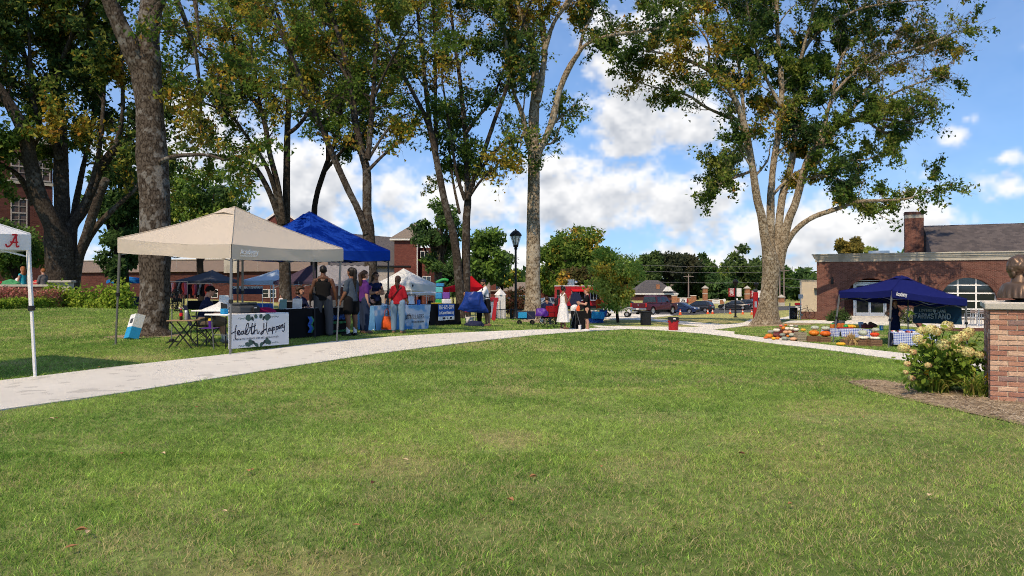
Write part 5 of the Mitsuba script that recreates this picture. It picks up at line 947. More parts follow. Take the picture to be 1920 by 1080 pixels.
# sky blue printed table cloth
def sky_cloth(p, n, uv):
    m = SS(.50, .60, FB(p.x * 1.7 + p.y * 1.3 + 4, p.z * 2.2, 3.0, 3)); return MX(MX(C3(.055, .20, .50), C3(.14, .33, .62), SS(.1, .8, p.z)), C3(.55, .60, .70), m * .85)
mat('cloth_sky', mikit.proc(sky_cloth), .9, 0, .1)
a, b = at(701, 22.9), at(808, 24.9); kE, topE, zE = draped('display_table', 'table under a sky and cloud printed cloth beside the person in red', 'table', a, b, bk * .75, .75, 'cloth_sky', .0, seed=4, fit=True)
r = unit([*(b - a)[:2], 0]); nn = np.array([r[1], -r[0], 0]); L = np.linalg.norm((b - a)[:2]); fp = lambda t, z: a + r * L * t + nn * .05 + np.array([0, 0, z])
part(kE, 'lettering', text('youth', .17, fp(.41, .32), r, [0, 0, 1], .003, True, .48, slant=.1), 'lettering_dark'); part(kE, 'lettering', text('VILLAGES', .13, fp(.60, .325), r, [0, 0, 1], .003, False, .62), 'lettering_dark'); part(kE, 'lettering', text('The force for families', .06, fp(.62, .20), r, [0, 0, 1], .003, True, .56), 'lettering_dark')
part(kE, 'lettering', text('EST', .10, fp(.155, .42), r, [0, 0, 1], .003, True, .16), 'lettering_dark'); part(kE, 'red_heart', axes(sph((0, 0, 0), (.05, .06, .004), 8), fp(.475, .55), r, [0, 0, 1], nn), 'label_red')
pf = leaflet('white page in a black frame standing on the sky printed cloth', on_table(a, b, bk * .75, .74, .3, zE), .22, .30, yawA - .6, 'plastic_white', .12); c = on_table(a, b, bk * .75, .74, .3, zE); e = rotz([1, 0, 0], yawA - .6); n_ = rotz([0, -1, 0], yawA - .6)
part(pf, 'frame', cat([bar(c + e * x0 + [0, 0, z0] + n_ * .01, c + e * x1 + [0, 0, z1] + n_ * .01 - n_ * 0, .03) for x0, z0, x1, z1 in ((-.13, 0, -.13, .32), (.13, 0, .13, .32), (-.13, .32, .13, .32), (-.13, .01, .13, .01))]), 'plastic_black')
put('blue_cup', lathe([(.001, 0), (.05, 0), (.06, .16), (.055, .16), (.047, .01)], 14, on_table(a, b, bk * .75, .82, .15, zE)), 'logo_blue', True, 'blue cup in front of the framed page', 'cup')
heap('brochures', 'white brochures heaped on the left end of the sky printed cloth', 'paper', on_table(a, b, bk * .75, .22, .4, zE), .2, .12, .06, 'plastic_white', 6)
# black table with phone number poster
a, b = at(803, 27.2), at(861, 28.9); kF, topF, zF = draped('display_table', 'black cloth table with blue telephone poster left of the twin dark trunks', 'table', a, b, np.array([-.7, .6, 0]) * .9, .75, 'cloth_black', .10, seed=5)
r = unit([*(b - a)[:2], 0]); nn = np.array([r[1], -r[0], 0]); L = np.linalg.norm((b - a)[:2]); po = thing('poster', 'blue poster with white telephone number hung on the black table', 'poster'); fo = a + r * L * .20 + nn * .15 + np.array([0, 0, .17])
PW = L * .52; part(po, 'sheet', axes(box(PW / 2, .36, 0, PW, .44, .006), fo, r, [0, 0, 1], nn), 'logo_blue'); part(po, 'white_strip', axes(box(PW / 2, .07, 0, PW, .14, .006), fo, r, [0, 0, 1], nn), 'plastic_white')
part(po, 'lettering', text('866-475-1879', .14, fo + r * .04 + nn * .005 + [0, 0, .40], r, [0, 0, 1], .003, True, PW * .92), 'lettering_white'); part(po, 'lettering', text('GetCareerTeam.org', .10, fo + r * .04 + nn * .005 + [0, 0, .22], r, [0, 0, 1], .003, True, PW * .92), 'lettering_white'); part(po, 'small_marks', cat([axes(box(PW * x, .07, 0, w, .07, .004), fo + nn * .004, r, [0, 0, 1], nn) for x, w in ((.35, .16), (.58, .05), (.78, .12))]), 'lettering_dark')
c = on_table(a, b, np.array([-.7, .6, 0]) * .9, .45, .4, zF); put('lime_tray', box(c[0], c[1], c[2] + .02, .34, .22, .04, .4, b=.01), 'lid_yellow', False, 'lime yellow tray lying on the black poster table', 'tray'); tr_ = np.array([.3, .5, .0])
put('white_carton', box(c[0] + .35, c[1] + .3, c[2] + .09, .3, .2, .17, .5, b=.01), 'plastic_white', False, 'white carton on the right of the black poster table', 'box')
# colourful display tower and other goods behind
mat('toy_green', (.03, .34, .08), .5); mat('toy_blue', (.03, .22, .52), .5); mat('toy_purple', (.16, .06, .36), .5); mat('toy_yellow', (.62, .45, .04), .5); mat('toy_teal', (.10, .45, .48), .5)
tw_ = thing('display_tower', 'tall colourful toy display of stacked green, blue, purple and yellow blocks', 'display'); g = P(829, 572, 40); g[2] -= .2
for x, z, w, h, m in ((-.16, .15, .34, .30, 'toy_green'), (.22, .15, .38, .32, 'toy_yellow'), (-.16, .47, .34, .30, 'toy_blue'), (.22, .49, .36, .34, 'toy_purple'), (-.14, .79, .36, .28, 'toy_teal'), (-.1, 1.04, .4, .18, 'toy_blue')): part(tw_, 'block', box(g[0] + x, g[1], g[2] + .2 + z, w, .3, h, b=.03), m)
part(tw_, 'arch', tube([g + [-.3 + .62 * t, 0, 1.36 + .16 * math.sin(math.pi * t * .75)] for t in np.linspace(0, 1, 9)], .07, 8), 'toy_green', True); part(tw_, 'base', box(g[0], g[1], (g[2] + .2 + float(zt(g[0], g[1]))) / 2, .8, .4, g[2] + .2 - float(zt(g[0], g[1]))), 'plastic_white')
bb = thing('health_banner', 'blue banner with white lettering hung below the pale blue canopy', 'banner'); p0, p1 = P(436, 541, 46), P(492, 541, 46)
part(bb, 'cloth', box((p0[0] + p1[0]) / 2, 46, p0[2] - .1, p1[0] - p0[0], .03, .46), 'navy'); part(bb, 'lettering', text('COMMUNITY HEALTH DEPARTMENT', .14, p0 + [.03, -.02, 0], [1, 0, 0], [0, 0, 1], .01, True, p1[0] - p0[0] - .06), 'lettering_white')
for x in (p0[0], p1[0]): part(bb, 'pole', tube([[x, 46.05, p0[2] + .15], on(x, 46.05)], .02, 6), 'leg_white')
for i, (px, lb, m, w, h, d) in enumerate([(245, 'dark blue cloth covered table beneath the flat blue parasol', 'navy', 1.0, .75, 49), (388, 'dark table deep behind the cream canopy legs', 'cloth_black', 2.4, .75, 47), (470, 'blue skirted table behind the black equipment case', 'logo_blue', 2.2, .75, 47), (556, 'pale table with goods deep behind the plum canopy legs', 'tarp_fabric', 1.8, .75, 41), (800, 'white table with goods under the white canopy', 'plastic_white', 2.6, .75, 46), (852, 'brown counter under the low red canopy', 'wood_top', 1.6, 1.0, 58), (660, 'grey table in the gap behind the purple shirt', 'case_grey', 2.0, .75, 38)]):
    g = at(px, d); draped('market_table', lb, 'table', g + [-w / 2, 0, 0], g + [w / 2, 0, 0], np.array([0, .75, 0]), h, m, .04, seed=30 + i)
# clothes rails
cloth('pink_garment', (.48, .12, .20)); cloth('dark_garment', (.02, .018, .025)); cloth('white_garment', (.6, .56, .56)); cloth('coral_garment', (.55, .12, .08))
def rail(label, px, d, w, seed):
    rng = np.random.default_rng(seed); k = thing('clothes_rail', label, 'clothes rack'); g = at(px, d); 
    part(k, 'frame', cat([tube([g + [s * w / 2, .0, .04], g + [s * w / 2, 0, 1.5]], .016, 6) for s in (-1, 1)] + [tube([g + [-w / 2, 0, 1.5], g + [w / 2, 0, 1.5]], .016, 6)] + [tube([g + [s * w / 2, -.25, .03], g + [s * w / 2, .25, .03]], .016, 6) for s in (-1, 1)]), 'leg_grey')
    n = int(w / .11)
    for i in range(n):
        x = -w / 2 + (i + .7) * w / (n + .5); h = rng.uniform(.5, .8); m = ['pink_garment', 'dark_garment', 'white_garment', 'dark_garment', 'coral_garment'][rng.integers(0, 5)]; sm = grid(lambda u, v: np.stack([x + .03 * np.sin(v * 5 + i) + .02 * np.sin(u * 9), (u - .5) * (.30 + .16 * v), 1.47 - .05 * np.abs(u - .5) * 2 - h * v], -1), 6, 6)
        part(k, 'garment', xf(sm, g), m, True)
rail('clothes rail with pink and dark garments between the thick trunk and the seated man', 326, 40, 1.4, 1); rail('clothes rail with pale pink garments just left of the seated man', 371, 41, 1.5, 2)
# ---------------------------------------------------------------- people
mat('skin_light', (.50, .27, .19), .55, 0, .3); mat('skin_tan', (.34, .17, .10), .55, 0, .3); mat('skin_dark', (.095, .042, .024), .5, 0, .35); mat('skin_brown', (.20, .095, .055), .55, 0, .3)
mat('hair_black', (.010, .008, .007), .5, 0, .3); mat('hair_brown', (.045, .022, .012), .5, 0, .3); mat('hair_ginger', (.28, .095, .028), .5, 0, .3); mat('hair_auburn', (.12, .045, .018), .5, 0, .3); mat('eye_dark', (.012, .010, .010), .2); mat('lip', (.26, .075, .06), .5)
for k_, c_ in dict(tee_slate=(.055, .075, .105), tee_purple=(.085, .026, .16), tee_navy=(.012, .018, .055), tee_red=(.30, .014, .024), tee_white=(.70, .70, .72), tee_teal=(.04, .38, .45), tee_grey=(.13, .12, .12), tee_black=(.010, .010, .011), jeans_blue=(.16, .25, .36), jeans_dark=(.022, .035, .075), sweat_grey=(.085, .085, .095), khaki=(.20, .165, .125), dress_white=(.74, .73, .72), denim_light=(.26, .38, .52), tan_cloth=(.34, .25, .16), gold_cloth=(.40, .25, .04)).items(): cloth(k_, c_)
mat('shoe_white', (.68, .67, .66), .6); mat('shoe_grey', (.20, .20, .21), .7); mat('shoe_black', (.014, .014, .015), .6); mat('sandal', (.16, .09, .06), .7)
MS = lambda c, r: m3.Manifold.sphere(1.0, 14).scale([float(x) for x in np.broadcast_to(r, 3)]).translate([float(x) for x in c])
HULL = lambda *s: m3.Manifold.batch_hull(list(s))
def chain(pts, rs): return [HULL(MS(pts[i], rs[i]), MS(pts[i + 1], rs[i + 1])) for i in range(len(pts) - 1)]
def melt(ms, edge, it=8, wrinkle=0, seed=0):
    M = m3.Manifold.batch_boolean(ms, m3.OpType.Add); M = M.refine_to_length(edge); m = M.to_mesh(); t = trimesh.Trimesh(m.vert_properties[:, :3], m.tri_verts, process=True)
    if it: t = trimesh.smoothing.filter_taubin(t, lamb=.5, nu=.51, iterations=it)
    if wrinkle:
        v = np.array(t.vertices); v += t.vertex_normals * ((meshkit.fbm(v * [9, 9, 14] + seed, 3, seed) - .5) * wrinkle)[:, None]; t = TM(v, t.faces)
    return TM(t.vertices, t.faces)
def hand(w, d, n, H, side):
    """palm, four curled fingers of different lengths, and a thumb from the side of the palm. d: along the hand, n: out of the palm"""
    d = unit(d); n = unit(n - d * np.dot(n, d)); s = unit(np.cross(d, n)) * side; q = H / 1.7; ms = []
    pal = [w, w + d * .085 * q + s * .032 * q, w + d * .09 * q - s * .03 * q, w + d * .035 * q + s * .026 * q, w + d * .03 * q - s * .024 * q]
    ms.append(HULL(*[MS(p, .0135 * q) for p in pal]))
    for i, (o, l) in enumerate(((.030, .068), (.011, .078), (-.010, .072), (-.029, .056))):
        b = w + d * .088 * q + s * o * q; k1 = unit(d + n * (.35 + .08 * i)); k2 = unit(d * .7 + n * .95); k3 = unit(d * .15 + n)
        p1 = b + k1 * l * .5 * q; p2 = p1 + k2 * l * .32 * q; p3 = p2 + k3 * l * .22 * q; ms += chain([b, p1, p2, p3], [.0095 * q, .009 * q, .0085 * q, .007 * q])
    b = w + d * .028 * q + s * .026 * q; p1 = b + unit(d * .6 + s * .75 + n * .25) * .038 * q; p2 = p1 + unit(d * .9 + s * .15 + n * .45) * .034 * q; ms += chain([b, p1, p2], [.0125 * q, .0105 * q, .008 * q])
    return ms
R_, L_ = 1, -1
def person(label, loc, yaw, H, skin='skin_light', hair=('short', 'hair_brown'), top=None, bottom=None, shoes='shoe_black', arms=None, legs=None, lean=0.0, hip=None, w=1.0, head=(0, 0), socks=None, glasses=False, beard=None, skirt=None, female=True, name='person', detail=1.0):
    """local axes: x to the person's right, y forward, z up; loc: the ground under the pelvis"""
    k = thing(name, label, 'person'); hz = hip if hip is not None else .525 * H; hw = .052 * H * w; sw = (.098 if female else .118) * H
    cl, sl = math.cos(lean), math.sin(lean); Tq = lambda x, y, z: np.array([x, y * cl + (z - hz) * sl, hz + (z - hz) * cl - y * sl]); z0 = hz - .525 * H
    T_ = lambda x, y, z: Tq(x, y, z + z0)
    pel, wai, che, sho = (T_(0, 0, .535 * H), (.083 * H * w, .060 * H * w, .055 * H)), (T_(0, .0, .64 * H), ((.068 if female else .078) * H * w, .05 * H * w, .045 * H)), (T_(0, .008 * H, .735 * H), ((.082 if female else .095) * H * w, .060 * H * w, .05 * H)), (T_(0, 0, .788 * H), (sw * .84, .044 * H, .030 * H))
    legs = legs or [((.05, .02, -1), (.0, -.03, -1)), ((-.05, .02, -1), (.0, -.03, -1))]; arms = arms or [((.2, 0, -1), (.02, .2, -1)), ((-.2, 0, -1), (-.02, .2, -1))]
    e = .021 * H / detail; body = [HULL(MS(*pel), MS(*wai)), HULL(MS(*wai), MS(*che)), HULL(MS(*che), MS(*sho))]; shirt, pants, shoe, sock, handsP = [], [], [], [], []
    g = .0075 * H                                                           # how far cloth stands off the skin
    if top: shirt += ([HULL(MS(T_(0, -.008 * H, .836 * H), .031 * H), MS(T_(s * sw * .74, 0, .790 * H), .027 * H + g)) for s in (-1, 1)] if top[1] > .2 else []) + [HULL(MS(T_(0, 0, .508 * H), np.array(pel[1]) * (1, 1, .0) + [g * 1.9, g * 1.9, .012 * H]), MS(wai[0], np.array(wai[1]) + g * 1.7)), HULL(MS(wai[0], np.array(wai[1]) + g * 1.7), MS(che[0], np.array(che[1]) + g)), HULL(MS(che[0], np.array(che[1]) + g), MS(sho[0], np.array(sho[1]) + g * (.6 if top[1] > 0 else -.5)))]
    if top and female: shirt += [MS(T_(s * .035 * H, .058 * H * w, .722 * H), .036 * H * (.5 + .5 * w)) for s in (-1, 1)]
    if top and top[1] == 0: shirt += [HULL(MS(T_(s * .045 * H, .047 * H, .78 * H), (.017 * H, .012 * H, .014 * H)), MS(T_(s * .058 * H, 0, .838 * H), (.016 * H, .014 * H, .010 * H))) for s in (-1, 1)] + [HULL(MS(T_(s * .045 * H, -.046 * H, .78 * H), (.020 * H, .012 * H, .014 * H)), MS(T_(s * .058 * H, 0, .838 * H), (.016 * H, .014 * H, .010 * H))) for s in (-1, 1)]
    if bottom: pants += [HULL(MS(pel[0], np.array(pel[1]) + g), MS(T_(0, 0, .60 * H), (.07 * H * w + g * .8, .052 * H * w + g * .8, .03 * H)))]
    feet = []
    for sd, (td, sh) in zip((1, -1), legs):
        h0 = np.array([sd * hw, 0, hz]); kn = h0 + unit(td) * .245 * H; an = kn + unit(sh) * .24 * H; tn = (.062, .040, .024)
        rr = [.056 * H * w ** .7, .038 * H * w ** .4, .033 * H * w ** .3, .020 * H]; mid = kn + (an - kn) * .3 + np.array([0, -.012 * H, 0]); pts = [h0, kn, mid, an]
        body += chain(pts, rr)
        if bottom:
            fr = bottom[1]
            if fr <= .5: pp = [h0, h0 + (kn - h0) * fr * 2]; pr = [rr[0] + g * 1.4, rr[0] + (rr[1] - rr[0]) * fr * 2 + g * (1.4 + 1.6 * bottom[2])]
            else: pp = [h0, kn, kn + (an - kn) * (fr - .5) * 2]; pr = [rr[0] + g * 1.2, rr[1] + g * (1 + bottom[2]), rr[3] + (rr[1] - rr[3]) * (1 - (fr - .5) * 2) + g * (1.2 + 1.8 * bottom[2])]
            pants += chain(pp, pr)
        fd = unit(np.array([sd * .18, 1, 0])) if abs(sh[2]) > .4 else unit(np.array([0, 1, -.3])); ft = an + fd * .085 * H; ft[2] = an[2] - .018 * H; he = an - fd * .022 * H; he[2] = an[2] - .016 * H
        ba = HULL(MS(an, .021 * H), MS(he, (.021 * H, .021 * H, .017 * H)), MS(ft, (.025 * H, .025 * H, .014 * H))); body.append(HULL(MS(an, .019 * H), MS(ft, (.02 * H, .02 * H, .011 * H))))
        shoe.append(HULL(MS(he, (.026 * H, .026 * H, .022 * H)), MS(an + [0, 0, -.004 * H], .024 * H), MS(ft, (.030 * H, .026 * H, .018 * H)), MS(he - [0, 0, .012 * H], (.024 * H, .028 * H, .008 * H)), MS(ft - [0, 0, .008 * H], (.030 * H, .028 * H, .008 * H))))
        if socks: sock += chain([an, an + (kn - an) * socks[1]], [.026 * H, .030 * H])
    for sd, (ud, fd) in zip((1, -1), arms):
        s0 = T_(sd * sw * .97, 0, .785 * H); el = s0 + unit(ud) * .165 * H; wr = el + unit(fd) * .142 * H; rr = [.030 * H * w ** .4, .025 * H * w ** .3, .0255 * H, .0155 * H]
        body += chain([s0, el, el + (wr - el) * .25, wr], rr); nrm = np.array([-sd * .9, .25, .2]); body += hand(wr, unit(fd), nrm, H, sd)
        if top and top[1] > 0: fr = min(top[1], 1); shirt += chain([s0, s0 + (el - s0) * fr], [.031 * H * w ** .4 + g * .6, .030 * H * w ** .4 + g]); 
        if top and top[1] > 1: shirt += chain([el, el + (wr - el) * (top[1] - 1)], [.031 * H + g, .022 * H + g])
    nb, hc = T_(0, -.006 * H, .82 * H), T_(0, .012 * H, .922 * H); body += [HULL(MS(T_(0, -.008 * H, .838 * H), .033 * H), MS(T_(s * sw * .72, 0, .792 * H), .026 * H)) for s in (-1, 1)]; body += chain([nb, T_(0, .004 * H, .885 * H)], [.036 * H, .033 * H])
    yw, pt = head; hr = lambda x, y, z: hc + rotz(np.array([x, y * math.cos(pt) - z * math.sin(pt), z * math.cos(pt) + y * math.sin(pt)]) * H, yw)
    hd = [HULL(MS(hr(0, -.004, .018), (.046 * H, .056 * H, .052 * H)), MS(hr(0, .022, -.034), (.030 * H, .028 * H, .028 * H))), MS(hr(0, .034, -.048), (.017 * H, .015 * H, .012 * H)), HULL(MS(hr(0, .050, .012), .006 * H), MS(hr(0, .060, -.012), .0095 * H)), HULL(MS(hr(-.02, .044, .018), .008 * H), MS(hr(.02, .044, .018), .008 * H))]
    hd += [MS(hr(s * .047, -.004, -.004), (.007 * H, .012 * H, .017 * H)) for s in (-1, 1)]; body += hd
    A = lambda m: xf(m, loc, yaw)
    part(k, 'body', A(melt(body, e, 5)), skin, True)
    part(k, 'eye', A(sph(hr(-.019, .047, .006), .0062 * H, 6)), 'eye_dark', True); part(k, 'eye', A(sph(hr(.019, .047, .006), .0062 * H, 6)), 'eye_dark', True); part(k, 'mouth', A(sph(hr(0, .0475, -.031), (.013 * H, .006 * H, .004 * H), 6)), 'lip', True)
    if glasses: part(k, 'sunglasses', A(cat([sph(hr(s * .02, .053, .007), (.016 * H, .006 * H, .011 * H), 7) for s in (-1, 1)] + [tube([hr(s * .036, .05, .009), hr(s * .049, -.01, .008)], .0025 * H, 5) for s in (-1, 1)])), 'plastic_black', True)
    if beard: part(k, 'beard', A(melt([HULL(MS(hr(0, .036, -.045), (.024 * H, .02 * H, .018 * H)), MS(hr(-.034, .01, -.022), .012 * H), MS(hr(.034, .01, -.022), .012 * H))], e, 2)), beard, True)
    if top: part(k, 'shirt' if not skirt or skirt[0] != 'dress' else 'bodice', A(melt(shirt, e, 5, .010 * H, 3)), top[0], True)
    if bottom: part(k, 'trousers' if bottom[1] > .6 else 'shorts', A(melt(pants, e, 4, .008 * H, 5)), bottom[0], True)
    if skirt:
        _, m_, zh, fl_, z1 = skirt
        def fs(u, v):
            th_ = u * 2 * np.pi; z = (z1 - (z1 - zh) * v) * H + z0; rx = (.074 * w + .018 * np.minimum(v * 4, 1) + fl_ * v) * H; ry = (.056 * w + .014 * np.minimum(v * 4, 1) + fl_ * v) * H; f = 1 + .045 * np.sin(th_ * 9 + 2 * v) * v
            return np.stack([np.cos(th_) * rx * f, np.sin(th_) * ry * f, z], -1)
        part(k, 'skirt', A(grid(fs, 56, 12)), m_, True)
    if shoes: part(k, 'shoe', A(melt(shoe[:1], e, 2)), shoes, True); part(k, 'shoe', A(melt(shoe[1:], e, 2)), shoes, True)
    if socks: part(k, 'socks', A(melt(sock, e, 2)), socks[0], True)
    st, hm = hair
    if st == 'cap':
        part(k, 'cap', A(melt([HULL(MS(hr(0, -.006, .026), (.050 * H, .060 * H, .050 * H)), MS(hr(0, -.01, .012), (.050 * H, .058 * H, .03 * H))), HULL(MS(hr(-.025, .06, .022), .006 * H), MS(hr(.025, .06, .022), .006 * H), MS(hr(0, .095, .014), .006 * H), MS(hr(0, .05, .028), .01 * H))], e, 2)), hm, True)
    elif st:
        cut = m3.Manifold.cube([.2 * H, .2 * H, .2 * H], False).translate([-.1 * H, .016 * H, -.174 * H]); tilt = m3.Manifold.cube([.2 * H, .1 * H, .1 * H], False).translate([-.1 * H, .034 * H, -.06 * H])
        sc = (.053, .063, .059) if st != 'curly' else (.072, .076, .074)
        cap = MS((0, -.010 * H, .020 * H), np.array(sc) * H)
        if st in ('long', 'curly', 'ponytail', 'braid'): cap = cap + HULL(MS((0, -.02 * H, .0), (.048 * H, .044 * H, .05 * H)), MS((0, -.022 * H, -.04 * H), (.042 * H, .03 * H, .03 * H)))
        cap = cap - cut - tilt; ex = []
        if st == 'bun': ex = [MS((0, -.055 * H, .068 * H), (.030 * H, .030 * H, .028 * H))]
        if st == 'ponytail': ex = chain([(0, -.06 * H, .03 * H), (0, -.088 * H, .0), (.01 * H, -.078 * H, -.10 * H), (.02 * H, -.062 * H, -.20 * H)], [.022 * H, .026 * H, .030 * H, .010 * H])
        if st == 'braid': ex = chain([(0, -.055 * H, .05 * H), (0, -.085 * H, .03 * H), (0, -.080 * H, -.07 * H), (.006 * H, -.07 * H, -.20 * H), (.01 * H, -.066 * H, -.33 * H)], [.022 * H, .026 * H, .027 * H, .022 * H, .010 * H])
        if st == 'long': ex = [HULL(MS((0, -.035 * H, -.01 * H), (.052 * H, .04 * H, .04 * H)), MS((0, -.045 * H, -.13 * H), (.058 * H, .028 * H, .03 * H)))]
        if st == 'curly': ex = [MS((.055 * H * math.cos(a_) , -.012 * H + .05 * H * min(math.sin(a_), .1), -.03 * H + .05 * H * (i % 2)), .026 * H) for i, a_ in enumerate(np.linspace(math.pi * .9, math.pi * 2.1, 9))]
        hm_ = melt([cap] + ex, e * .9, 3, .012 * H, 7); v = np.asarray(hm_.vertices); v = np.stack([v[:, 0], v[:, 1] * math.cos(pt) - v[:, 2] * math.sin(pt), v[:, 2] * math.cos(pt) + v[:, 1] * math.sin(pt)], 1)
        part(k, 'hair', A(TM(rotz(v, yw) + hc, hm_.faces)), hm, True)
    return k
def stand(px, d, ytop): g = at(px, d); return g, (zz(ytop, d) - g[2]) / .995
PI = math.pi
DN = lambda s, f=.15: ((s * .18, .0, -1), (s * .03, f, -1))
g, H = stand(606, 20.6, 498); person('person in black tank top and grey sweatpants seen from behind at the black table', g, .12, H, 'skin_dark', ('short', 'hair_black'), ('tee_black', 0), ('sweat_grey', .98, 1.6), 'shoe_black', [((.34, .02, -1), (.10, .30, -1)), ((-.34, .02, -1), (-.10, .22, -1))], [((.10, .03, -1), (.02, -.04, -1)), ((-.10, .03, -1), (-.02, -.04, -1))], w=1.12, female=False)
g, H = stand(659, 20.9, 501.5); person('person in slate tee and black shorts with long braids and white socks', g, 1.05, H, 'skin_brown', ('braid', 'hair_black'), ('tee_slate', .75), ('tee_black', .33, .9), 'shoe_black', [((.15, .1, -1), (.0, .5, -.9)), ((-.2, .05, -1), (-.05, .55, -.9))], w=1.18, socks=('shoe_white', .34))
g, H = stand(683, 22.0, 507); person('person in purple tee and dark jeans standing in profile under the royal blue canopy', g, -1.0, H, 'skin_light', ('ponytail', 'hair_brown'), ('tee_purple', .85), ('jeans_dark', .95, .5), 'sandal', [((.16, -.08, -1), (.0, .16, -1)), ((-.2, .3, -1), (.1, .7, -.7))], w=1.2)
g, H = stand(704, 23.3, 510); person('person in navy tank top and black leggings with sunglasses and folded arms', g, -2.35, H, 'skin_tan', ('ponytail', 'hair_brown'), ('tee_navy', .12), ('tee_black', .9, 0), 'shoe_white', [((.28, .22, -1), (-1, .45, .18)), ((-.28, .22, -1), (1, .5, -.05))], w=.98, glasses=True)
g, H = stand(746, 22.4, 517); pr = person('person in red shirt and light jeans seen from behind with long dark ponytail', g, -.22, H, 'skin_tan', ('ponytail', 'hair_brown'), ('tee_red', 1.0), ('jeans_blue', .93, .9), 'sandal', [((.22, .12, -1), (-.05, .85, -.55)), ((-.24, -.02, -1), (-.06, .08, -1))], w=1.22)
part(pr, 'bag_strap', tube([g + rotz([x * H, y * H, z * H], -.22) for x, y, z in ((.085, -.03, .80), (.03, -.083, .74), (-.05, -.09, .64), (-.10, -.05, .57))], .012, 6), 'plastic_black', True)
ob = thing('tote_bag', 'bright orange tote bag hanging from the hand of the person in red', 'bag'); q = g + rotz([-.215 * H, .03 * H, 0], -.22); hz_ = q[2] + .42 * H
mat('orange_bag', (.62, .085, .012), .7); mat('gear_black', (.012, .012, .014), .6)
def tote(k, q, ztop, w0, w1, h, m, yaw):
    def fn(u, v):
        a_ = u * 2 * np.pi; ww = (w0 + (w1 - w0) * v) / 2; return np.stack([np.sign(np.cos(a_)) * np.abs(np.cos(a_)) ** .6 * ww * (1 + .05 * np.sin(v * 7 + u * 9)), np.sign(np.sin(a_)) * np.abs(np.sin(a_)) ** .8 * (.03 + .05 * np.sin(v * PI * .9)), -h * v + 0 * u], -1)
    part(k, 'body', xf(grid(fn, 24, 8), [q[0], q[1], ztop], yaw), m, True); part(k, 'base', xf(box(0, 0, -h, w1 * .92, .1, .012, b=.004), [q[0], q[1], ztop], yaw), m)
    for s in (-1, 1): part(k, 'handle', xf(tube([(-.07, s * .02, 0), (-.05, s * .015, .16), (0, 0, .24), (.05, s * .015, .16), (.07, s * .02, 0)], .009, 6), [q[0], q[1], ztop], yaw), m, True)
tote(ob, q, hz_ - .22, .24, .36, .38, 'orange_bag', -.1)
# seated people
SIT = [((.16, 1, .0), (.05, .05, -1)), ((-.16, 1, .0), (-.05, .05, -1))]
def camp_chair(label, loc, yaw, m, back=True):
    k = thing('camp_chair', label, 'chair'); X = lambda ms: xf(ms, loc, yaw); hw, sd = .27, .24
    part(k, 'seat', X(grid(lambda u, v: np.stack([(u - .5) * .5, (v - .5) * .48, .42 - .05 * np.sin(PI * u) * np.sin(PI * v)], -1), 6, 6)), m, True)
    if back: part(k, 'backrest', X(grid(lambda u, v: np.stack([(u - .5) * .52, -.24 - .12 * v - .05 * np.sin(PI * u), .42 + .46 * v], -1), 6, 6)), m, True)
    for s in (-1, 1):
        part(k, 'armrest', X(box(s * hw, 0, .62, .06, .5, .02, b=.006)), m)
    part(k, 'frame', X(cat([tube([(s * hw, f * sd, .01), (-s * hw, f * sd, .42)], .009, 5) for s in (-1, 1) for f in (-1, 1)] + [tube([(s * hw, sd, .01), (s * hw, -sd, .42)], .009, 5) for s in (-1, 1)] + [tube([(s * hw, -sd, .01), (s * hw, sd, .42)], .009, 5) for s in (-1, 1)] + [tube([(s * hw, -sd, .40), (s * hw, -sd - .12, .9)], .009, 5) for s in (-1, 1)] + [tube([(s * hw, sd, .42), (s * hw, sd, .61)], .009, 5) for s in (-1, 1)])), 'leg_black'); return k
g = at(379, 17.75); camp_chair('blue camp chair under the man in the navy shirt', g, -1.05, 'navy')
person('seated man in navy shirt, khaki shorts and dark cap seen from behind', g + [0, 0, .0], -1.05, 1.80, 'skin_light', ('cap', 'tee_black'), ('tee_navy', .8), ('khaki', .47, 1.2), 'shoe_grey', [((.2, .5, -.9), (-.2, 1, -.1)), ((-.2, .5, -.9), (.2, 1, -.1))], [((.22, 1, -.02), (.0, .12, -1)), ((-.22, 1, -.02), (-.0, .2, -1))], .22, .50, 1.18, female=False, socks=('shoe_white', .3), head=(0, -.25))
g = at(560, 21.3); camp_chair('dark camp chair behind the black table', g, -2.1, 'cloth_black'); person('seated person with dark curly hair and blue top behind the black table', g, -2.1, 1.72, 'skin_light', ('curly', 'hair_brown'), ('tee_navy', 1.5), ('jeans_dark', .9, .5), 'shoe_black', [((.15, .45, -1), (-.2, 1, .05)), ((-.15, .45, -1), (.2, 1, .05))], SIT, .08, .50, 1.0, detail=.8)
c = g + [-.05, .0, 0]
# man with the big blue sack
g, H = stand(913, 29, 523); mn = person('bearded man in white tee and black shorts lifting a big blue sack', g, 1.75, H, 'skin_tan', ('short', 'hair_black'), ('tee_white', .9), ('tee_black', .42, .9), 'sandal', [((.2, .8, -.55), (-.1, 1, -.05)), ((-.15, .55, -.8), (.25, .95, .25))], [((.07, .10, -1), (.03, -.12, -1)), ((-.10, -.08, -1), (-.03, -.05, -1))], .16, None, 1.08, (.2, -.45), beard='hair_black', female=False)
part(mn, 'sling_strap', tube([g + rotz([x * H, y * H, z * H], 1.75) for x, y, z in ((-.06, .10, .80), (-.10, .12, .72), (-.11, .06, .62), (-.09, -.04, .60), (-.02, -.05, .70))], .018, 6), 'plastic_black', True)
g2, H2 = stand(899, 29.35, 545); person('person in black leggings bent over behind the big blue sack', g2, 1.9, 1.62, 'skin_tan', ('long', 'hair_black'), ('tee_black', .6), ('tee_black', .92, .1), 'shoe_white', [((.2, .6, -1), (0, .6, -.8)), ((-.2, .6, -1), (0, .6, -.8))], None, .95, None, 1.0, detail=.8)
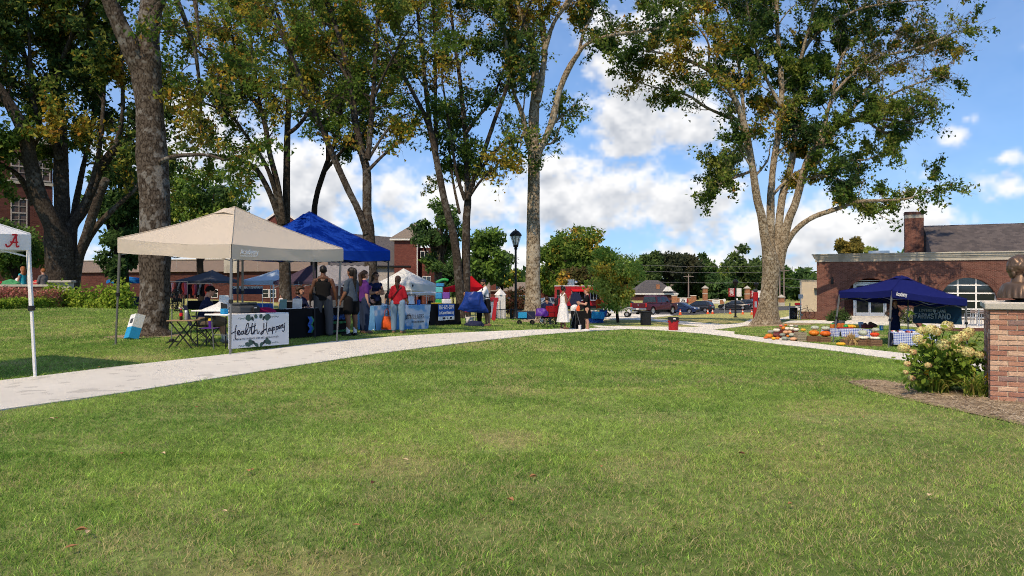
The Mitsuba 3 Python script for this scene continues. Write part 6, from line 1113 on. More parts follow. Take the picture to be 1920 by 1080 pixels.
sk = thing('sack', 'large shiny royal blue sack held up in front of the bearded man', 'bag'); mat('sack_blue', (.008, .035, .22), .42, 0, .4); c = P(888, 566, 28.5)
def sackf(u, v_):
    t = u * 2 * PI; wd = (.31 + .25 * (1 - v_) ** 1.2) * (1 + .02 * np.sin(9 * v_)); dp = .10 + .20 * np.sin(PI * np.clip(1 - v_ * .8, 0, 1)) ** .7
    p = np.stack([np.sign(np.cos(t)) * np.abs(np.cos(t)) ** .7 * wd, np.sin(t) * dp, .36 - .72 * (1 - v_) + .10 * np.cos(t) * (1 - v_) * -.6 + .03 * np.cos(2 * t) * (1 - v_)], -1)
    q = meshkit.fbm(p * [3.5, 5, 1.6] + 3, 3, 3) - .5; q2 = np.abs(meshkit.fbm(p * [7, 9, 3.0] + 9, 3, 8) - .5)
    return p + np.stack([np.cos(t), np.sin(t), 0 * t], -1) * (q * .16 - q2 * .12)[..., None]
bd = grid(sackf, 60, 30); nb_ = grid(lambda u, v_: np.stack([np.cos(u * 2 * PI) * .5 * v_, np.sin(u * 2 * PI) * .13 * v_, -.36 - .07 * np.cos(u * 2 * PI) * v_], -1), 40, 3)
s = cat([bd, nb_]); v = np.asarray(s.vertices)
part(sk, 'body', xf(TM(v, s.faces), c, .12), 'sack_blue', True); part(sk, 'rim', xf(tube([(.30 * math.cos(t), .17 * math.sin(t), .34 + .02 * math.sin(3 * t)) for t in np.linspace(0, 2 * PI, 17)], .018, 6, False), c, .12), 'sack_blue', True)
# two women at the path
g, H = stand(1056, 30.4, 537); person('woman in long white sleeveless dress with dark hair in a bun', g, -1.0, H, 'skin_brown', ('bun', 'hair_black'), ('dress_white', .0), None, 'sandal', [((.2, .0, -1), (-.2, .75, .65)), ((-.15, .2, -1), (.2, .9, .3))], w=1.0, skirt=('dress', 'dress_white', .17, .075, .64))
g, H = stand(1101, 29.9, 541); person('woman in black knee length dress and white sneakers with ginger hair bun', g, 1.45, H, 'skin_light', ('bun', 'hair_ginger'), ('tee_black', .5), None, 'shoe_white', [((.15, .12, -1), (-.1, 1, .1)), ((-.15, .15, -1), (.05, 1, .25))], [((.04, .10, -1), (.0, -.06, -1)), ((-.04, .0, -1), (.0, -.10, -1))], w=1.04, skirt=('dress', 'tee_black', .30, .022, .66))
g = at(1026, 35.5); person('seated person in navy shirt and pale blue trousers right of the tall centre trunk', g, .1, 1.76, 'skin_tan', ('short', 'hair_brown'), ('tee_navy', .8), ('denim_light', .9, .6), 'shoe_white', None, SIT, .12, .46, 1.2, female=False, detail=.7); camp_chair('low camp chair of the person in the navy shirt', g, .1, 'navy', False)
g = at(1043, 35.8); person('seated person in gold skirt half hidden behind the white dress', g, -.4, 1.66, 'skin_tan', ('long', 'hair_black'), ('tee_red', .6), ('gold_cloth', .8, 1.5), 'shoe_black', None, SIT, .05, .46, 1.0, detail=.7); camp_chair('camp chair of the person in the gold skirt', g, -.4, 'case_grey')
g = at(1678, 30.6); pk = person('woman in navy apron dress standing with hands on hips behind the farm stand', g, PI, 1.66, 'skin_light', ('long', 'hair_auburn'), ('tee_navy', .0), None, 'shoe_black', [((.75, -.2, -.75), (-.65, .25, -.6)), ((-.75, -.2, -.75), (.65, .25, -.6))], w=1.0, skirt=('dress', 'tee_navy', .28, .03, .66))
# people behind the low wall, far left
g = at(43, 36.6); person('woman with long ginger hair and teal tank top behind the low wall', g, 1.35, zz(499, 36.6) - g[2], 'skin_light', ('long', 'hair_ginger'), ('tee_teal', .05), ('denim_light', .93, .6), 'shoe_white', [((.2, .3, -1), (-.2, 1, .35)), ((-.2, .1, -1), (.0, .35, -1))], w=1.0)
q = g + rotz([0, .30, .0], 1.35); heap('bundle', 'white bundle held by the woman in the teal tank top', 'bundle', [q[0], q[1], g[2] + 1.08], .14, .14, .22, 'plastic_white', 9)
g = at(81, 36.3); person('woman with short auburn hair and grey patterned top behind the low wall', g, 1.25, zz(503, 36.3) - g[2], 'skin_light', ('short', 'hair_ginger'), ('tee_grey', .9), ('khaki', .93, .8), 'shoe_white', [((.2, .3, -1), (-.1, 1, .1)), ((-.2, .2, -1), (.1, 1, .0))], w=1.25)
q = g + rotz([-.15, .47, .0], 1.25); tb = thing('tote_bag', 'blue tote bag hanging from the arm of the woman in the grey top', 'bag'); tote(tb, q, g[2] + .83, .34, .44, .42, 'logo_blue', .5)
q = g + rotz([.12, .62, .0], 1.25); fk = thing('hand_fan', 'red round hand fan held by the woman in the grey top', 'fan'); part(fk, 'paddle', axes(lathe([(.001, 0), (.13, 0), (.13, .008), (.001, .008)], 20), q + [0, 0, 1.14], [1, 0, 0], [0, .25, 1], [0, -1, .25]), 'label_red'); part(fk, 'handle', bar(q + [0, 0, .92], q + [0, .0, 1.03], .02), 'plastic_black')
g = at(20, 35.6); g[2] += .98; heap('green_cloth', 'dark green cloth heap lying on the wall coping', 'cloth', g, .42, .18, .2, 'logo_green', 12); heap('crimson_cloth', 'crimson cloth heap at the left edge on the wall coping', 'cloth', g + [-.6, .05, 0], .3, .15, .16, 'crimson', 13)
# small figures deep under the tents
for px, d, yt, lb, tp, sk_, hr_, yw in ((807, 43.5, 556, 'seated dark shirted person under the tall white canopy', 'tee_black', 'skin_tan', ('long', 'hair_black'), -2.4), (821, 42.5, 554, 'person in white shirt beside the toy display tower', 'tee_white', 'skin_tan', ('short', 'hair_black'), 2.4), (236, 47.5, 541, 'person in black under the flat blue parasol', 'tee_black', 'skin_light', ('short', 'hair_brown'), 2.9), (527, 40.5, 553, 'person in white shirt seen beyond the plum canopy leg', 'tee_white', 'skin_light', ('short', 'hair_brown'), 2.7), (729, 36, 540, 'person in black half hidden beside the right black canopy leg', 'tee_black', 'skin_tan', ('short', 'hair_black'), 2.9)):
    g = at(px, d); person(lb, g, yw, min(zz(yt, d) - g[2], 1.75), sk_, hr_, (tp, .8), ('jeans_dark', .93, .6), 'shoe_black', None, None, detail=.6)
# ---------------------------------------------------------------- vehicles
def paint(key, c): scene['m_' + key] = {'type': 'principled', 'base_color': {'type': 'rgb', 'value': list(c)}, 'roughness': .32, 'metallic': .25, 'specular': .5, 'clearcoat': .8, 'clearcoat_gloss': .93}; return key
paint('paint_maroon', (.095, .006, .012)); paint('paint_navy', (.012, .028, .095)); paint('paint_black', (.010, .012, .020)); paint('paint_white', (.70, .70, .70)); paint('paint_red', (.46, .012, .020)); paint('paint_silver', (.34, .40, .46))
mat('tyre', (.012, .012, .012), .85); mat('rim', (.55, .55, .57), .3, .8); mat('car_glass', (.010, .012, .015), .05, 0, .9); mat('tail_red', (.42, .008, .010), .2, 0, .6); mat('lamp_clear', (.72, .73, .74), .15, 0, .7); mat('chrome', (.62, .62, .64), .18, .95); mat('plate', (.68, .68, .66), .5)
def vehicle(name, label, cat_, loc, yaw, Lg, Wd, Ht, low, roofline, wheels, wr, m, wins, kind='car', zr=0.0):
    """x forward from the rear bumper, y left, z up. low: outline of the lower body; roofline: outline of the cabin; wins: side glass outlines"""
    k = thing(name, label, cat_); loc = np.asarray(loc, float); X = lambda ms: xf(TM(np.asarray(ms.vertices) - [Lg / 2, 0, 0], ms.faces), loc, yaw)
    def shell(poly, wid, taper, nose=.12):
        ms = prism(poly, wid); v = np.array(ms.vertices); v = np.stack([v[:, 0], -(v[:, 2] - wid / 2), v[:, 1]], 1); e = np.minimum(v[:, 0], Lg - v[:, 0]); s = 1 - nose * np.clip(1 - e / (.16 * Lg), 0, 1) ** 2 - taper(v[:, 2]); v[:, 1] *= s
        t = TM(v, ms.faces); t.fix_normals(); return t
    lowp = Polygon(low)
    for wx in wheels: lowp = lowp.difference(shapely.Point(wx, wr).buffer(wr * 1.16))
    lowp = lowp.buffer(-.03).buffer(.03)
    z1 = max(p[1] for p in low); seg = lowp.segmentize(.12)
    part(k, 'body', X(shell(seg, Wd, lambda z: .05 * np.clip((.5 - z) / .5, 0, 1) + .03 * np.clip((z - .65 * z1) / (.35 * z1), 0, 1))), m, 30)
    tp = lambda z: .10 + .17 * np.clip((z - z1) / (Ht - z1), 0, 1.1); cab = Polygon(roofline).segmentize(.15); part(k, 'cabin', X(shell(cab, Wd, tp, .0)), m, 30)
    for wpoly in wins: part(k, 'window', X(shell(Polygon(wpoly).segmentize(.2), Wd + .025, tp, .0)), 'car_glass')
    for wx in wheels:
        for s in (-1, 1):
            rot = lambda ms: TM(np.stack([np.asarray(ms.vertices)[:, 0], np.asarray(ms.vertices)[:, 2] * s, np.asarray(ms.vertices)[:, 1]], 1) + [wx, s * (Wd / 2 - .12), wr], ms.faces if s < 0 else ms.faces[:, ::-1])
            w = part(k, 'wheel', X(rot(lathe([(wr * .62, -.10), (wr * .94, -.105), (wr, -.07), (wr, .07), (wr * .94, .105), (wr * .62, .10)], 22))), 'tyre', 35)
            part(w, 'rim', X(rot(cat([lathe([(.001, .07), (wr * .18, .075), (wr * .2, .05), (wr * .5, .045), (wr * .64, .09), (wr * .66, .06)], 20)] + [box(math.cos(t) * wr * .36, math.sin(t) * wr * .36, .066, wr * .5, wr * .13, .03, t) for t in np.arange(5) * 2 * PI / 5]))), 'rim')
    part(k, 'underbody', X(box(Lg / 2, 0, wr * .75, Lg * .9, Wd * .72, wr * .5)), 'plastic_black')
    return k, X
def carlike(label, loc, yaw, m, kind):
    if kind == 'sedan':
        low = [(.05, .30), (.0, .62), (.10, .90), (.9, .98), (3.3, .95), (4.35, .76), (4.62, .58), (4.60, .28), (4.3, .2), (.3, .2)]; rl = [(.55, .95), (1.35, 1.38), (1.9, 1.46), (2.5, 1.44), (3.45, .94)]
        wn = [[(.86, .99), (1.42, 1.34), (1.9, 1.41), (1.98, .97)], [(2.06, .97), (2.02, 1.41), (2.46, 1.39), (3.18, .96)]]; L, Wd, Ht, wh, wr = 4.65, 1.80, 1.46, (.92, 3.72), .32; fg, rg = [(2.62, 1.40), (3.40, .97)], [(.62, .99), (1.30, 1.37)]
    else:
        low = [(.05, .36), (.0, .70), (.06, 1.02), (.8, 1.08), (3.3, 1.05), (4.2, .90), (4.42, .68), (4.4, .3), (4.1, .24), (.3, .24)]; rl = [(.12, 1.04), (.42, 1.52), (1.0, 1.64), (2.3, 1.62), (3.35, 1.04)]
        wn = [[(.62, 1.12), (.78, 1.50), (1.14, 1.56), (1.14, 1.10)], [(1.22, 1.10), (1.22, 1.57), (1.98, 1.57), (2.02, 1.08)], [(2.1, 1.08), (2.06, 1.56), (2.3, 1.55), (3.05, 1.07)]]; L, Wd, Ht, wh, wr = 4.45, 1.84, 1.64, (.85, 3.52), .34; fg, rg = [(2.44, 1.56), (3.30, 1.08)], [(.16, 1.1), (.42, 1.49)]
    k, X = vehicle('parked_car', label, 'car', loc, yaw, L, Wd, Ht, low, rl, wh, wr, m, wn)
    for nm, (p, q) in (('windscreen', fg), ('rear_window', rg)):
        d = unit([q[0] - p[0], 0, q[1] - p[1]]); n_ = np.array([-d[2], 0, d[0]]) * (1 if (nm == 'windscreen') == (-d[2] > 0) else -1); w0, w1 = Wd * .62, Wd * .72; c0, c1 = np.array([p[0], 0, p[1]]), np.array([q[0], 0, q[1]])
        if nm == 'rear_window': w0, w1 = w1, w0
        part(k, nm, X(TM([c0 + n_ * .02 + [0, -w0 / 2, 0], c0 + n_ * .02 + [0, w0 / 2, 0], c1 + n_ * .02 + [0, w1 / 2, 0], c1 + n_ * .02 + [0, -w1 / 2, 0]], [(0, 1, 2), (0, 2, 3)])), 'car_glass')
    for s in (-1, 1):
        part(k, 'headlight', X(sph((L - .28, s * Wd * .36, .70 if kind == 'sedan' else .80), (.20, .20, .075), 8)), 'lamp_clear', True); part(k, 'tail_light', X(sph((.12, s * Wd * .38, .80 if kind == 'sedan' else .98), (.12, .17, .085), 8)), 'tail_red', True); part(k, 'mirror', X(sph((3.05, s * Wd * .50, 1.02), (.09, .10, .07), 7)), m, True)
    part(k, 'grille', X(box(L - .03, 0, .48, .08, .9, .2, b=.02)), 'plastic_black'); part(k, 'number_plate', X(box(-.005 if kind == 'sedan' else .0, 0, .78 if kind != 'sedan' else .72, .06, .34, .15)), 'plate'); part(k, 'bumper', X(box(.02, 0, .42, .12, Wd * .8, .16, b=.03)), 'plastic_black'); return k
# maroon pickup
low = [(.0, .62), (.02, 1.12), (.1, 1.20), (1.9, 1.20), (1.95, 1.20), (4.2, 1.20), (5.55, 1.14), (5.78, 1.0), (5.82, .55), (5.6, .45), (.2, .5)]; rl = [(1.98, 1.18), (2.02, 1.88), (2.25, 1.95), (3.65, 1.95), (3.95, 1.90), (4.62, 1.18)]
tk, X = vehicle('pickup_truck', 'dark maroon four door pickup truck parked beyond the young tree', 'pickup truck', at(1228, 80.5, .05), math.atan2(.71, .70), 5.85, 2.02, 1.95, low, rl, (1.15, 4.75), .42, 'paint_maroon', [[(2.16, 1.28), (2.18, 1.82), (2.72, 1.86), (2.76, 1.27)], [(2.86, 1.27), (2.84, 1.86), (3.55, 1.86), (3.6, 1.27)], [(3.68, 1.27), (3.64, 1.86), (3.86, 1.83), (4.36, 1.26)]])
part(tk, 'windscreen', X(TM([(4.05, -.72, 1.88), (4.05, .72, 1.88), (4.66, .84, 1.22), (4.66, -.84, 1.22)], [(0, 1, 2), (0, 2, 3)])), 'car_glass'); part(tk, 'rear_window', X(TM([(1.965, .70, 1.84), (1.965, -.70, 1.84), (1.955, -.80, 1.28), (1.955, .80, 1.28)], [(0, 1, 2), (0, 2, 3)])), 'car_glass')
part(tk, 'bed', X(box(1.02, 0, 1.195, 1.7, 1.6, .02)), 'plastic_black'); part(tk, 'tailgate', X(box(-.005, 0, .92, .05, 1.5, .46, b=.02)), 'paint_maroon'); part(tk, 'emblem', X(box(-.04, 0, 1.0, .02, .16, .14, b=.01)), 'chrome'); part(tk, 'bumper', X(box(-.08, 0, .60, .2, 1.94, .2, b=.04)), 'chrome'); part(tk, 'number_plate', X(box(-.19, 0, .62, .02, .32, .15)), 'plate'); part(tk, 'running_board', X(box(3.0, 0, .50, 2.2, 2.06, .08)), 'plastic_black')
for s in (-1, 1):
    part(tk, 'tail_light', X(box(.02, s * .92, 1.0, .12, .16, .42, b=.03)), 'tail_red'); part(tk, 'headlight', X(box(5.72, s * .78, .98, .16, .32, .2, b=.05)), 'lamp_clear'); part(tk, 'mirror', X(box(4.2, s * 1.10, 1.36, .14, .2, .26, b=.04)), 'plastic_black'); part(tk, 'exhaust_badge', X(box(4.35, s * 1.0, .98, .22, .02, .04)), 'chrome')
    for x in (3.45, 2.62): part(tk, 'door_handle', X(box(x, s * 1.005, 1.12, .16, .03, .04)), 'paint_maroon')
carlike('dark blue sedan nose out just right of the maroon pickup', at(1279, 106, .03), -.62, 'paint_navy', 'sedan'); carlike('black hatchback with visible rear plate parked right of the blue sedan', at(1309, 113, .03), 2.55, 'paint_black', 'suv')
carlike('black sedan parked behind the banner lamp post', at(1376, 119, .03), 2.75, 'paint_black', 'sedan'); carlike('dark sedan close behind the black sedan near the red pole', at(1397, 122, .03), 2.6, 'paint_black', 'sedan'); carlike('maroon sport utility vehicle half hidden by the red pole', at(1416, 126, .03), 2.5, 'paint_maroon', 'suv')
carlike('pale blue car behind the tall centre trunk, left side', at(984, 92, .03), .4, 'paint_silver', 'suv'); carlike('silver car between the centre trunk and the food trailer', at(1033, 93, .03), .35, 'paint_silver', 'sedan'); carlike('dark blue van partly behind the young tree', at(1168, 92, .05), .5, 'paint_navy', 'suv')
# golf cart
gc = thing('golf_cart', 'white golf cart with grey rear seat and driver beside the young tree', 'golf cart'); loc = at(1157, 62, .02); yw = 2.86; X = lambda ms: xf(ms, loc, yw)
part(gc, 'body', X(cat([prismx for prismx in [axes(prism(Polygon([(-1.15, .34), (-1.1, .62), (-.5, .70), (-.3, .42), (.35, .40), (.6, .62), (1.0, .66), (1.18, .42), (1.15, .30), (-1.0, .28)]), 1.1), (0, .55, 0), [1, 0, 0], [0, 0, 1], [0, -1, 0])]])), 'paint_white', 30)
part(gc, 'seat', X(cat([box(-.30, 0, .74, .5, 1.05, .14, b=.04), box(-.55, 0, 1.0, .12, 1.05, .42, b=.04)])), 'case_grey'); part(gc, 'rear_seat', X(cat([box(-.95, 0, .72, .5, 1.05, .12, b=.04), box(-.70, 0, .98, .10, 1.05, .40, b=.04), box(-1.35, 0, .40, .45, .9, .06)])), 'bottle_grey'); part(gc, 'steering_wheel', X(tube([(.33 + .05 * math.sin(t), .25 + .16 * math.cos(t), .98 + .14 * math.sin(t)) for t in np.linspace(0, 2 * PI, 13)], .014, 5, False)), 'plastic_black'); part(gc, 'column', X(bar((.62, .25, .62), (.33, .25, .98), .04)), 'plastic_black')
for wx in (-.85, .78):
    for s in (-1, 1):
        rot = lambda ms: TM(np.stack([np.asarray(ms.vertices)[:, 0], np.asarray(ms.vertices)[:, 2] * s, np.asarray(ms.vertices)[:, 1]], 1) + [wx, s * .5, .23], ms.faces if s < 0 else ms.faces[:, ::-1]); w = part(gc, 'wheel', X(rot(lathe([(.12, -.09), (.22, -.09), (.23, -.05), (.23, .05), (.22, .09), (.12, .09)], 16))), 'tyre', 35); part(w, 'rim', X(rot(lathe([(.001, .07), (.06, .07), (.12, .08), (.13, .05)], 14))), 'rim')
person('driver in tan shorts and dark shirt seated in the white golf cart', loc + rotz([-.28, -.22, 0], yw), yw - PI / 2, 1.76, 'skin_tan', ('cap', 'khaki'), ('tan_cloth', .8), ('khaki', .5, 1), 'shoe_grey', [((.15, .6, -.8), (-.1, 1, .1)), ((-.15, .6, -.8), (.1, 1, .1))], SIT, .1, .80, 1.1, female=False, detail=.6)
# red food trailer
ft = thing('food_trailer', 'red food trailer with open serving window and chrome roof vent', 'food trailer'); A0, A1 = P(1052, 580, 85), P(1178, 580, 87); r = unit([*(A1 - A0)[:2], 0]); nn = np.array([r[1], -r[0], 0]); zg = float(zt(A0[0], A0[1])); L = np.linalg.norm((A1 - A0)[:2]); o = np.array([A0[0], A0[1], zg]); X = lambda ms: axes(ms, o, r, -nn, [0, 0, 1])
part(ft, 'body', X(cat([box(L / 2, 1.2, 1.62, L, 2.4, 2.2, b=.05)])), 'paint_red'); part(ft, 'roof_edge', X(box(L / 2, 1.2, 2.75, L + .06, 2.46, .09)), 'plastic_white'); part(ft, 'skirt', X(box(L / 2, 1.2, .40, L - .3, 2.2, .3)), 'plastic_black')
for x0, x1 in ((1.25, 2.75), (3.4, 4.6)):
    w = part(ft, 'serving_window', X(cat([box((x0 + x1) / 2, -.02, z, x1 - x0 + .1, .08, .07) for z in (1.16, 2.22)] + [box(x, -.02, 1.69, .07, .08, 1.1) for x in (x0, x0 + .38, (x0 + x1) / 2 + .1, x1)])), 'alu'); part(w, 'opening', X(box((x0 + x1) / 2, .0, 1.69, x1 - x0 - .07, .03, 1.0)), 'room_dark'); part(w, 'shelf', X(box((x0 + x1) / 2, -.22, 1.10, x1 - x0, .36, .05)), 'alu')
part(ft, 'awning', X(TM([(1.1, -.03, 2.36), (5.6, -.03, 2.36), (5.6, -.75, 2.20), (1.1, -.75, 2.20), (1.1, -.75, 2.10), (5.6, -.75, 2.10)], [(0, 3, 2), (0, 2, 1), (3, 4, 5), (3, 5, 2)])), 'red_fabric'); part(ft, 'end_window', X(box(-.02, .9, 1.85, .05, .9, .9)), 'car_glass')
part(ft, 'roof_vent', X(lathe([(.42, 2.78), (.42, 3.0), (.36, 3.05), (.36, 3.32), (.45, 3.36), (.45, 3.46), (.001, 3.5)], 18, (1.55, 1.2, 0))), 'chrome', 35); part(ft, 'vent_motor', X(sph((2.12, 1.2, 3.18), (.2, .16, .14), 8)), 'chrome', True)
for x in (2.2, 3.1): part(ft, 'wheel', X(TM(np.asarray(lathe([(.05, -.1), (.33, -.1), (.35, -.05), (.35, .05), (.33, .1), (.05, .1)], 18).vertices)[:, [0, 2, 1]] + [x, .02, .36], lathe([(.05, -.1), (.33, -.1), (.35, -.05), (.35, .05), (.33, .1), (.05, .1)], 18).faces)), 'tyre', 35)

# ---------------------------------------------------------------- street furniture
lp = thing('street_lamp', 'black street lamp with glass lantern just left of the tall centre trunk', 'street lamp'); g = at(967, 43); zt0 = zz(430, 43)
part(lp, 'post', cat([lathe([(.001, -.1), (.19, -.1), (.19, .08), (.13, .16), (.10, .5), (.085, .6), (.072, .7), (.060, zt0 - g[2] - 1.15), (.075, zt0 - g[2] - 1.12), (.10, zt0 - g[2] - 1.08), (.06, zt0 - g[2] - 1.0)], 14, g)]), 'black_metal', 35)
h = zt0 - g[2]; lk = part(lp, 'lantern', cat([lathe([(.06, h - 1.02), (.13, h - .98), (.15, h - .90), (.12, h - .86)], 14, g), lathe([(.34, h - .36), (.34, h - .32), (.30, h - .24), (.17, h - .10), (.05, h - .04), (.03, h + .02), (.001, h + .03)], 18, g), lathe([(.30, h - .38), (.34, h - .36)], 18, g)] + [bar(g + [.135 * math.cos(t), .135 * math.sin(t), h - .88], g + [.30 * math.cos(t), .30 * math.sin(t), h - .37], .022) for t in np.arange(8) * PI / 4]), 'black_metal', 35)
mat('lamp_glass', (.60, .64, .70), .15, 0, .6); part(lk, 'glass', lathe([(.12, h - .87), (.275, h - .38)], 16, g), 'lamp_glass', True)
def banner_post(label, px, d, ytop, ybase, x0, x1, y0, y1, h0, h1, scale=1.0, tx=True):
    k = thing('banner_lamp', label, 'street lamp'); g = at(px, d); zt_ = zz(ytop, d); part(k, 'post', lathe([(.001, -.1), (.22, -.1), (.22, .06), (.10, .16), (.075, zt_ - g[2] - .7), (.14, zt_ - g[2] - .66), (.30, zt_ - g[2] - .34), (.32, zt_ - g[2] - .26), (.06, zt_ - g[2])], 12, g), 'black_metal', 35)
    for a_, b_, m, nm in ((x0, x1, 'crimson', 'red_banner'), (h0, h1, 'plastic_white', 'white_banner')):
        p0, p1 = P(a_, y1, d), P(b_, y0, d); bk_ = part(k, nm, box((p0[0] + p1[0]) / 2, d, (p0[2] + p1[2]) / 2, p1[0] - p0[0], .03, p1[2] - p0[2]), m)
        if nm == 'red_banner': part(bk_, 'lettering', text('CAMPUS', .36 * scale, [p1[0] - .16, d - .03, p0[2] + .12], [0, 0, 1], [-1, 0, 0], .01, True, (p1[2] - p0[2]) * .85), 'lettering_white')
        part(k, 'arm', cat([bar([g[0], d, z], [p0[0] if nm == 'red_banner' else p1[0], d, z], .04) for z in (p0[2] - .03, p1[2] + .03)]), 'black_metal')
    return k
banner_post('black lamp post carrying a maroon and a white banner on the far lawn', 1379, 78, 523, 592, 1366, 1378, 540.5, 556, 1381.2, 1390)
banner_post('second lamp post with maroon and white banners behind the red pole', 1418, 98, 529, 585, 1407, 1416, 545, 558, 1420, 1428, .8)
mat('pole_red', (.36, .010, .014), .45, 0, .4)
rp = thing('emergency_pole', 'tall bright red emergency call pole left of the pale right hand trunk', 'call pole'); g = at(1416.5, 50); hh = zz(541.5, 50) - g[2]; part(rp, 'shaft', box(g[0], g[1], g[2] + (hh - .22) / 2 - .1, .27, .22, hh - .22 + .2, .1, b=.03), 'pole_red'); part(rp, 'light', box(g[0], g[1], g[2] + hh - .11, .25, .2, .2, .1, b=.05), 'case_grey'); part(rp, 'panel', box(g[0] - .01, g[1] - .115, g[2] + 1.25, .16, .02, .4, .1, b=.01), 'alu')
# bins, cones, signs
rb2 = thing('red_bin', 'bright red round bin with black rim bag standing on the concrete junction', 'bin'); g = at(1262.5, 42.6); s_ = 1.0
part(rb2, 'body', lathe([(.001, 0), (.245, 0), (.255, .03), (.285, .58), (.001, .58)], 26, g), 'pole_red', 35); part(rb2, 'bag', lathe([(.289, .56), (.30, .60), (.31, .70), (.30, .735), (.27, .74), (.24, .70), (.001, .62)], 26, g), 'plastic_black', 35); part(rb2, 'handle', cat([box(g[0] + s * .30, g[1], g[2] + .5, .05, .14, .05, b=.015) for s in (-1, 1)]), 'pole_red'); part(rb2, 'bag_flap', axes(prism(Polygon([(-.28, .15), (-.2, .02), (-.12, -.02), (-.04, .06), (.02, .0), (.12, .1), (.27, .15)]), .008), g + [0, -.297, .48], [1, 0, 0], [0, 0, 1], [0, -1, 0]), 'plastic_black'); part(rb2, 'sticker', box(g[0] + .0, g[1] - .296, g[2] + .66, .14, .03, .06), 'lettering_white')
kb = thing('black_bin', 'large square black bin on the paving in front of the maroon pickup', 'bin'); g = at(1210.5, 49.5); part(kb, 'body', box(g[0], g[1], g[2] + .40, .56, .56, .82, .1, b=.03), 'plastic_black'); part(kb, 'lid', box(g[0], g[1], g[2] + .84, .60, .60, .07, .1, b=.02), 'plastic_black')
kb = thing('black_bin', 'small black barrel bin on the far grass left of the bicycle', 'bin'); g = at(1488, 66); part(kb, 'body', lathe([(.001, 0), (.27, 0), (.30, .1), (.32, .95), (.34, 1.0), (.30, 1.02), (.001, 1.02)], 18, g), 'plastic_black', 35)
mat('cone_orange', (.75, .11, .02), .5); mat('cone_white', (.75, .75, .75), .5)
for px, d, lb in ((1275.5, 86, 'orange traffic cone beside the front wheel of the maroon pickup'), (1327, 104, 'orange traffic cone at the rear of the black hatchback'), (1336, 105, 'orange traffic cone standing alone on the road right of the black hatchback'), (1369, 106, 'orange traffic cone just left of the banner lamp post'), (1392.5, 104, 'orange traffic cone right of the banner lamp post'), (1409.5, 103, 'orange traffic cone just left of the red pole'), (1425.5, 97, 'pale traffic cone between red pole and pale trunk')):
    g = at(px, d, .02); c = thing('traffic_cone', lb, 'traffic cone', None); part(c, 'cone', lathe([(.16, .03), (.04, .62), (.03, .63), (.001, .63)], 14, g), 'cone_orange' if 'pale' not in lb else 'cone_white', 35); part(c, 'base', box(g[0], g[1], g[2] + .02, .38, .38, .05, b=.01), 'cone_orange'); part(c, 'stripe', lathe([(.106, .32), (.075, .46)], 14, g + [0, 0, 0]), 'cone_white', True)
def sign(label, px, d, ytop, w, h, m, round_=False, name='road_sign'):
    k = thing(name, label, 'sign'); g = at(px, d); zt_ = zz(ytop, d); part(k, 'post', tube([g - [0, 0, .1], [g[0], d, zt_ - h * .5]], .035, 6), 'alu')
    part(k, 'plate', axes(lathe([(.001, 0), (w / 2, 0), (w / 2, .03), (.001, .03)], 8 if round_ else 4), (g[0], d - .04, zt_ - h / 2), [math.cos(PI / 8), 0, math.sin(PI / 8)], [-math.sin(PI / 8), 0, math.cos(PI / 8)], [0, -1, 0]) if round_ else box(g[0], d - .05, zt_ - h / 2, w, .03, h, b=.01), m); return k
sign('white backed octagonal road sign left of the black sedan', 1358, 100, 560, .40, .40, 'plastic_white', True); sign('small white road sign left of the banner lamp', 1382, 135, 559.5, .30, .42, 'plastic_white'); sign('small white road sign right of the banner lamp', 1390.5, 135, 560, .25, .45, 'plastic_white')
k = sign('tall white notice beside the beige wing wall', 1501, 70, 552, .42, .38, 'plastic_white'); k = sign('red and white sign board beside the beige wing', 1497, 72, 568, .60, .70, 'plastic_white'); g = P(1495, 570, 71.9); part(k, 'red_header', box(g[0] + .05, 71.85, g[2] + .0, .6, .03, .2), 'crimson'); sign('thin grey pole sign right of the pale trunk', 1480.5, 64, 568, .10, .3, 'alu')
for px, d, y0, lb in ((1291, 165, 514, 'wooden utility pole above the mural gate wall'), (1462, 150, 497, 'tall utility pole just right of the pale trunk'), (1470, 158, 503, 'second utility pole right of the pale trunk'), (918, 112, 500, 'utility pole with transformer behind the red canopies'), (1347, 170, 545, 'short utility pole between the gate pillars')):
    k = thing('utility_pole', lb, 'utility pole'); g = at(px, d); z1 = zz(y0, d); part(k, 'pole', tube([g - [0, 0, .2], [g[0], d, z1]], [.16, .11], 8), 'tan_panel')
    if px != 1347: part(k, 'crossarm', box(g[0], d, z1 - .5, 2.2, .12, .14), 'tan_panel')
    if px == 918: part(k, 'transformer', lathe([(.001, 0), (.25, 0), (.25, .8), (.001, .85)], 12, (g[0] - .4, d, z1 - 1.6)), 'plastic_white', 35)
for i, (y0, y1, d, x0, x1) in enumerate(((496, 497.5, 160, 1180, 1470), (507, 509.5, 160, 1180, 1470), (526.5, 528.5, 160, 1180, 1470), (521, 523, 152, 1462, 1600), (537, 537.5, 152, 1462, 1600), (501, 505, 112, 860, 918))):
    p, q = P(x0, y0, d), P(x1, y1, d); put('power_line', tube([p + (q - p) * t - [0, 0, .35 * math.sin(PI * t)] for t in np.linspace(0, 1, 12)], .028, 4), 'tarp_fabric', False, ['top power line above the bungalow roof', 'middle power line above the bungalow roof', 'lowest power line above the bungalow roof', 'upper power line right of the pale trunk', 'lower power line right of the pale trunk', 'power line above the red canopies'][i], 'power line')
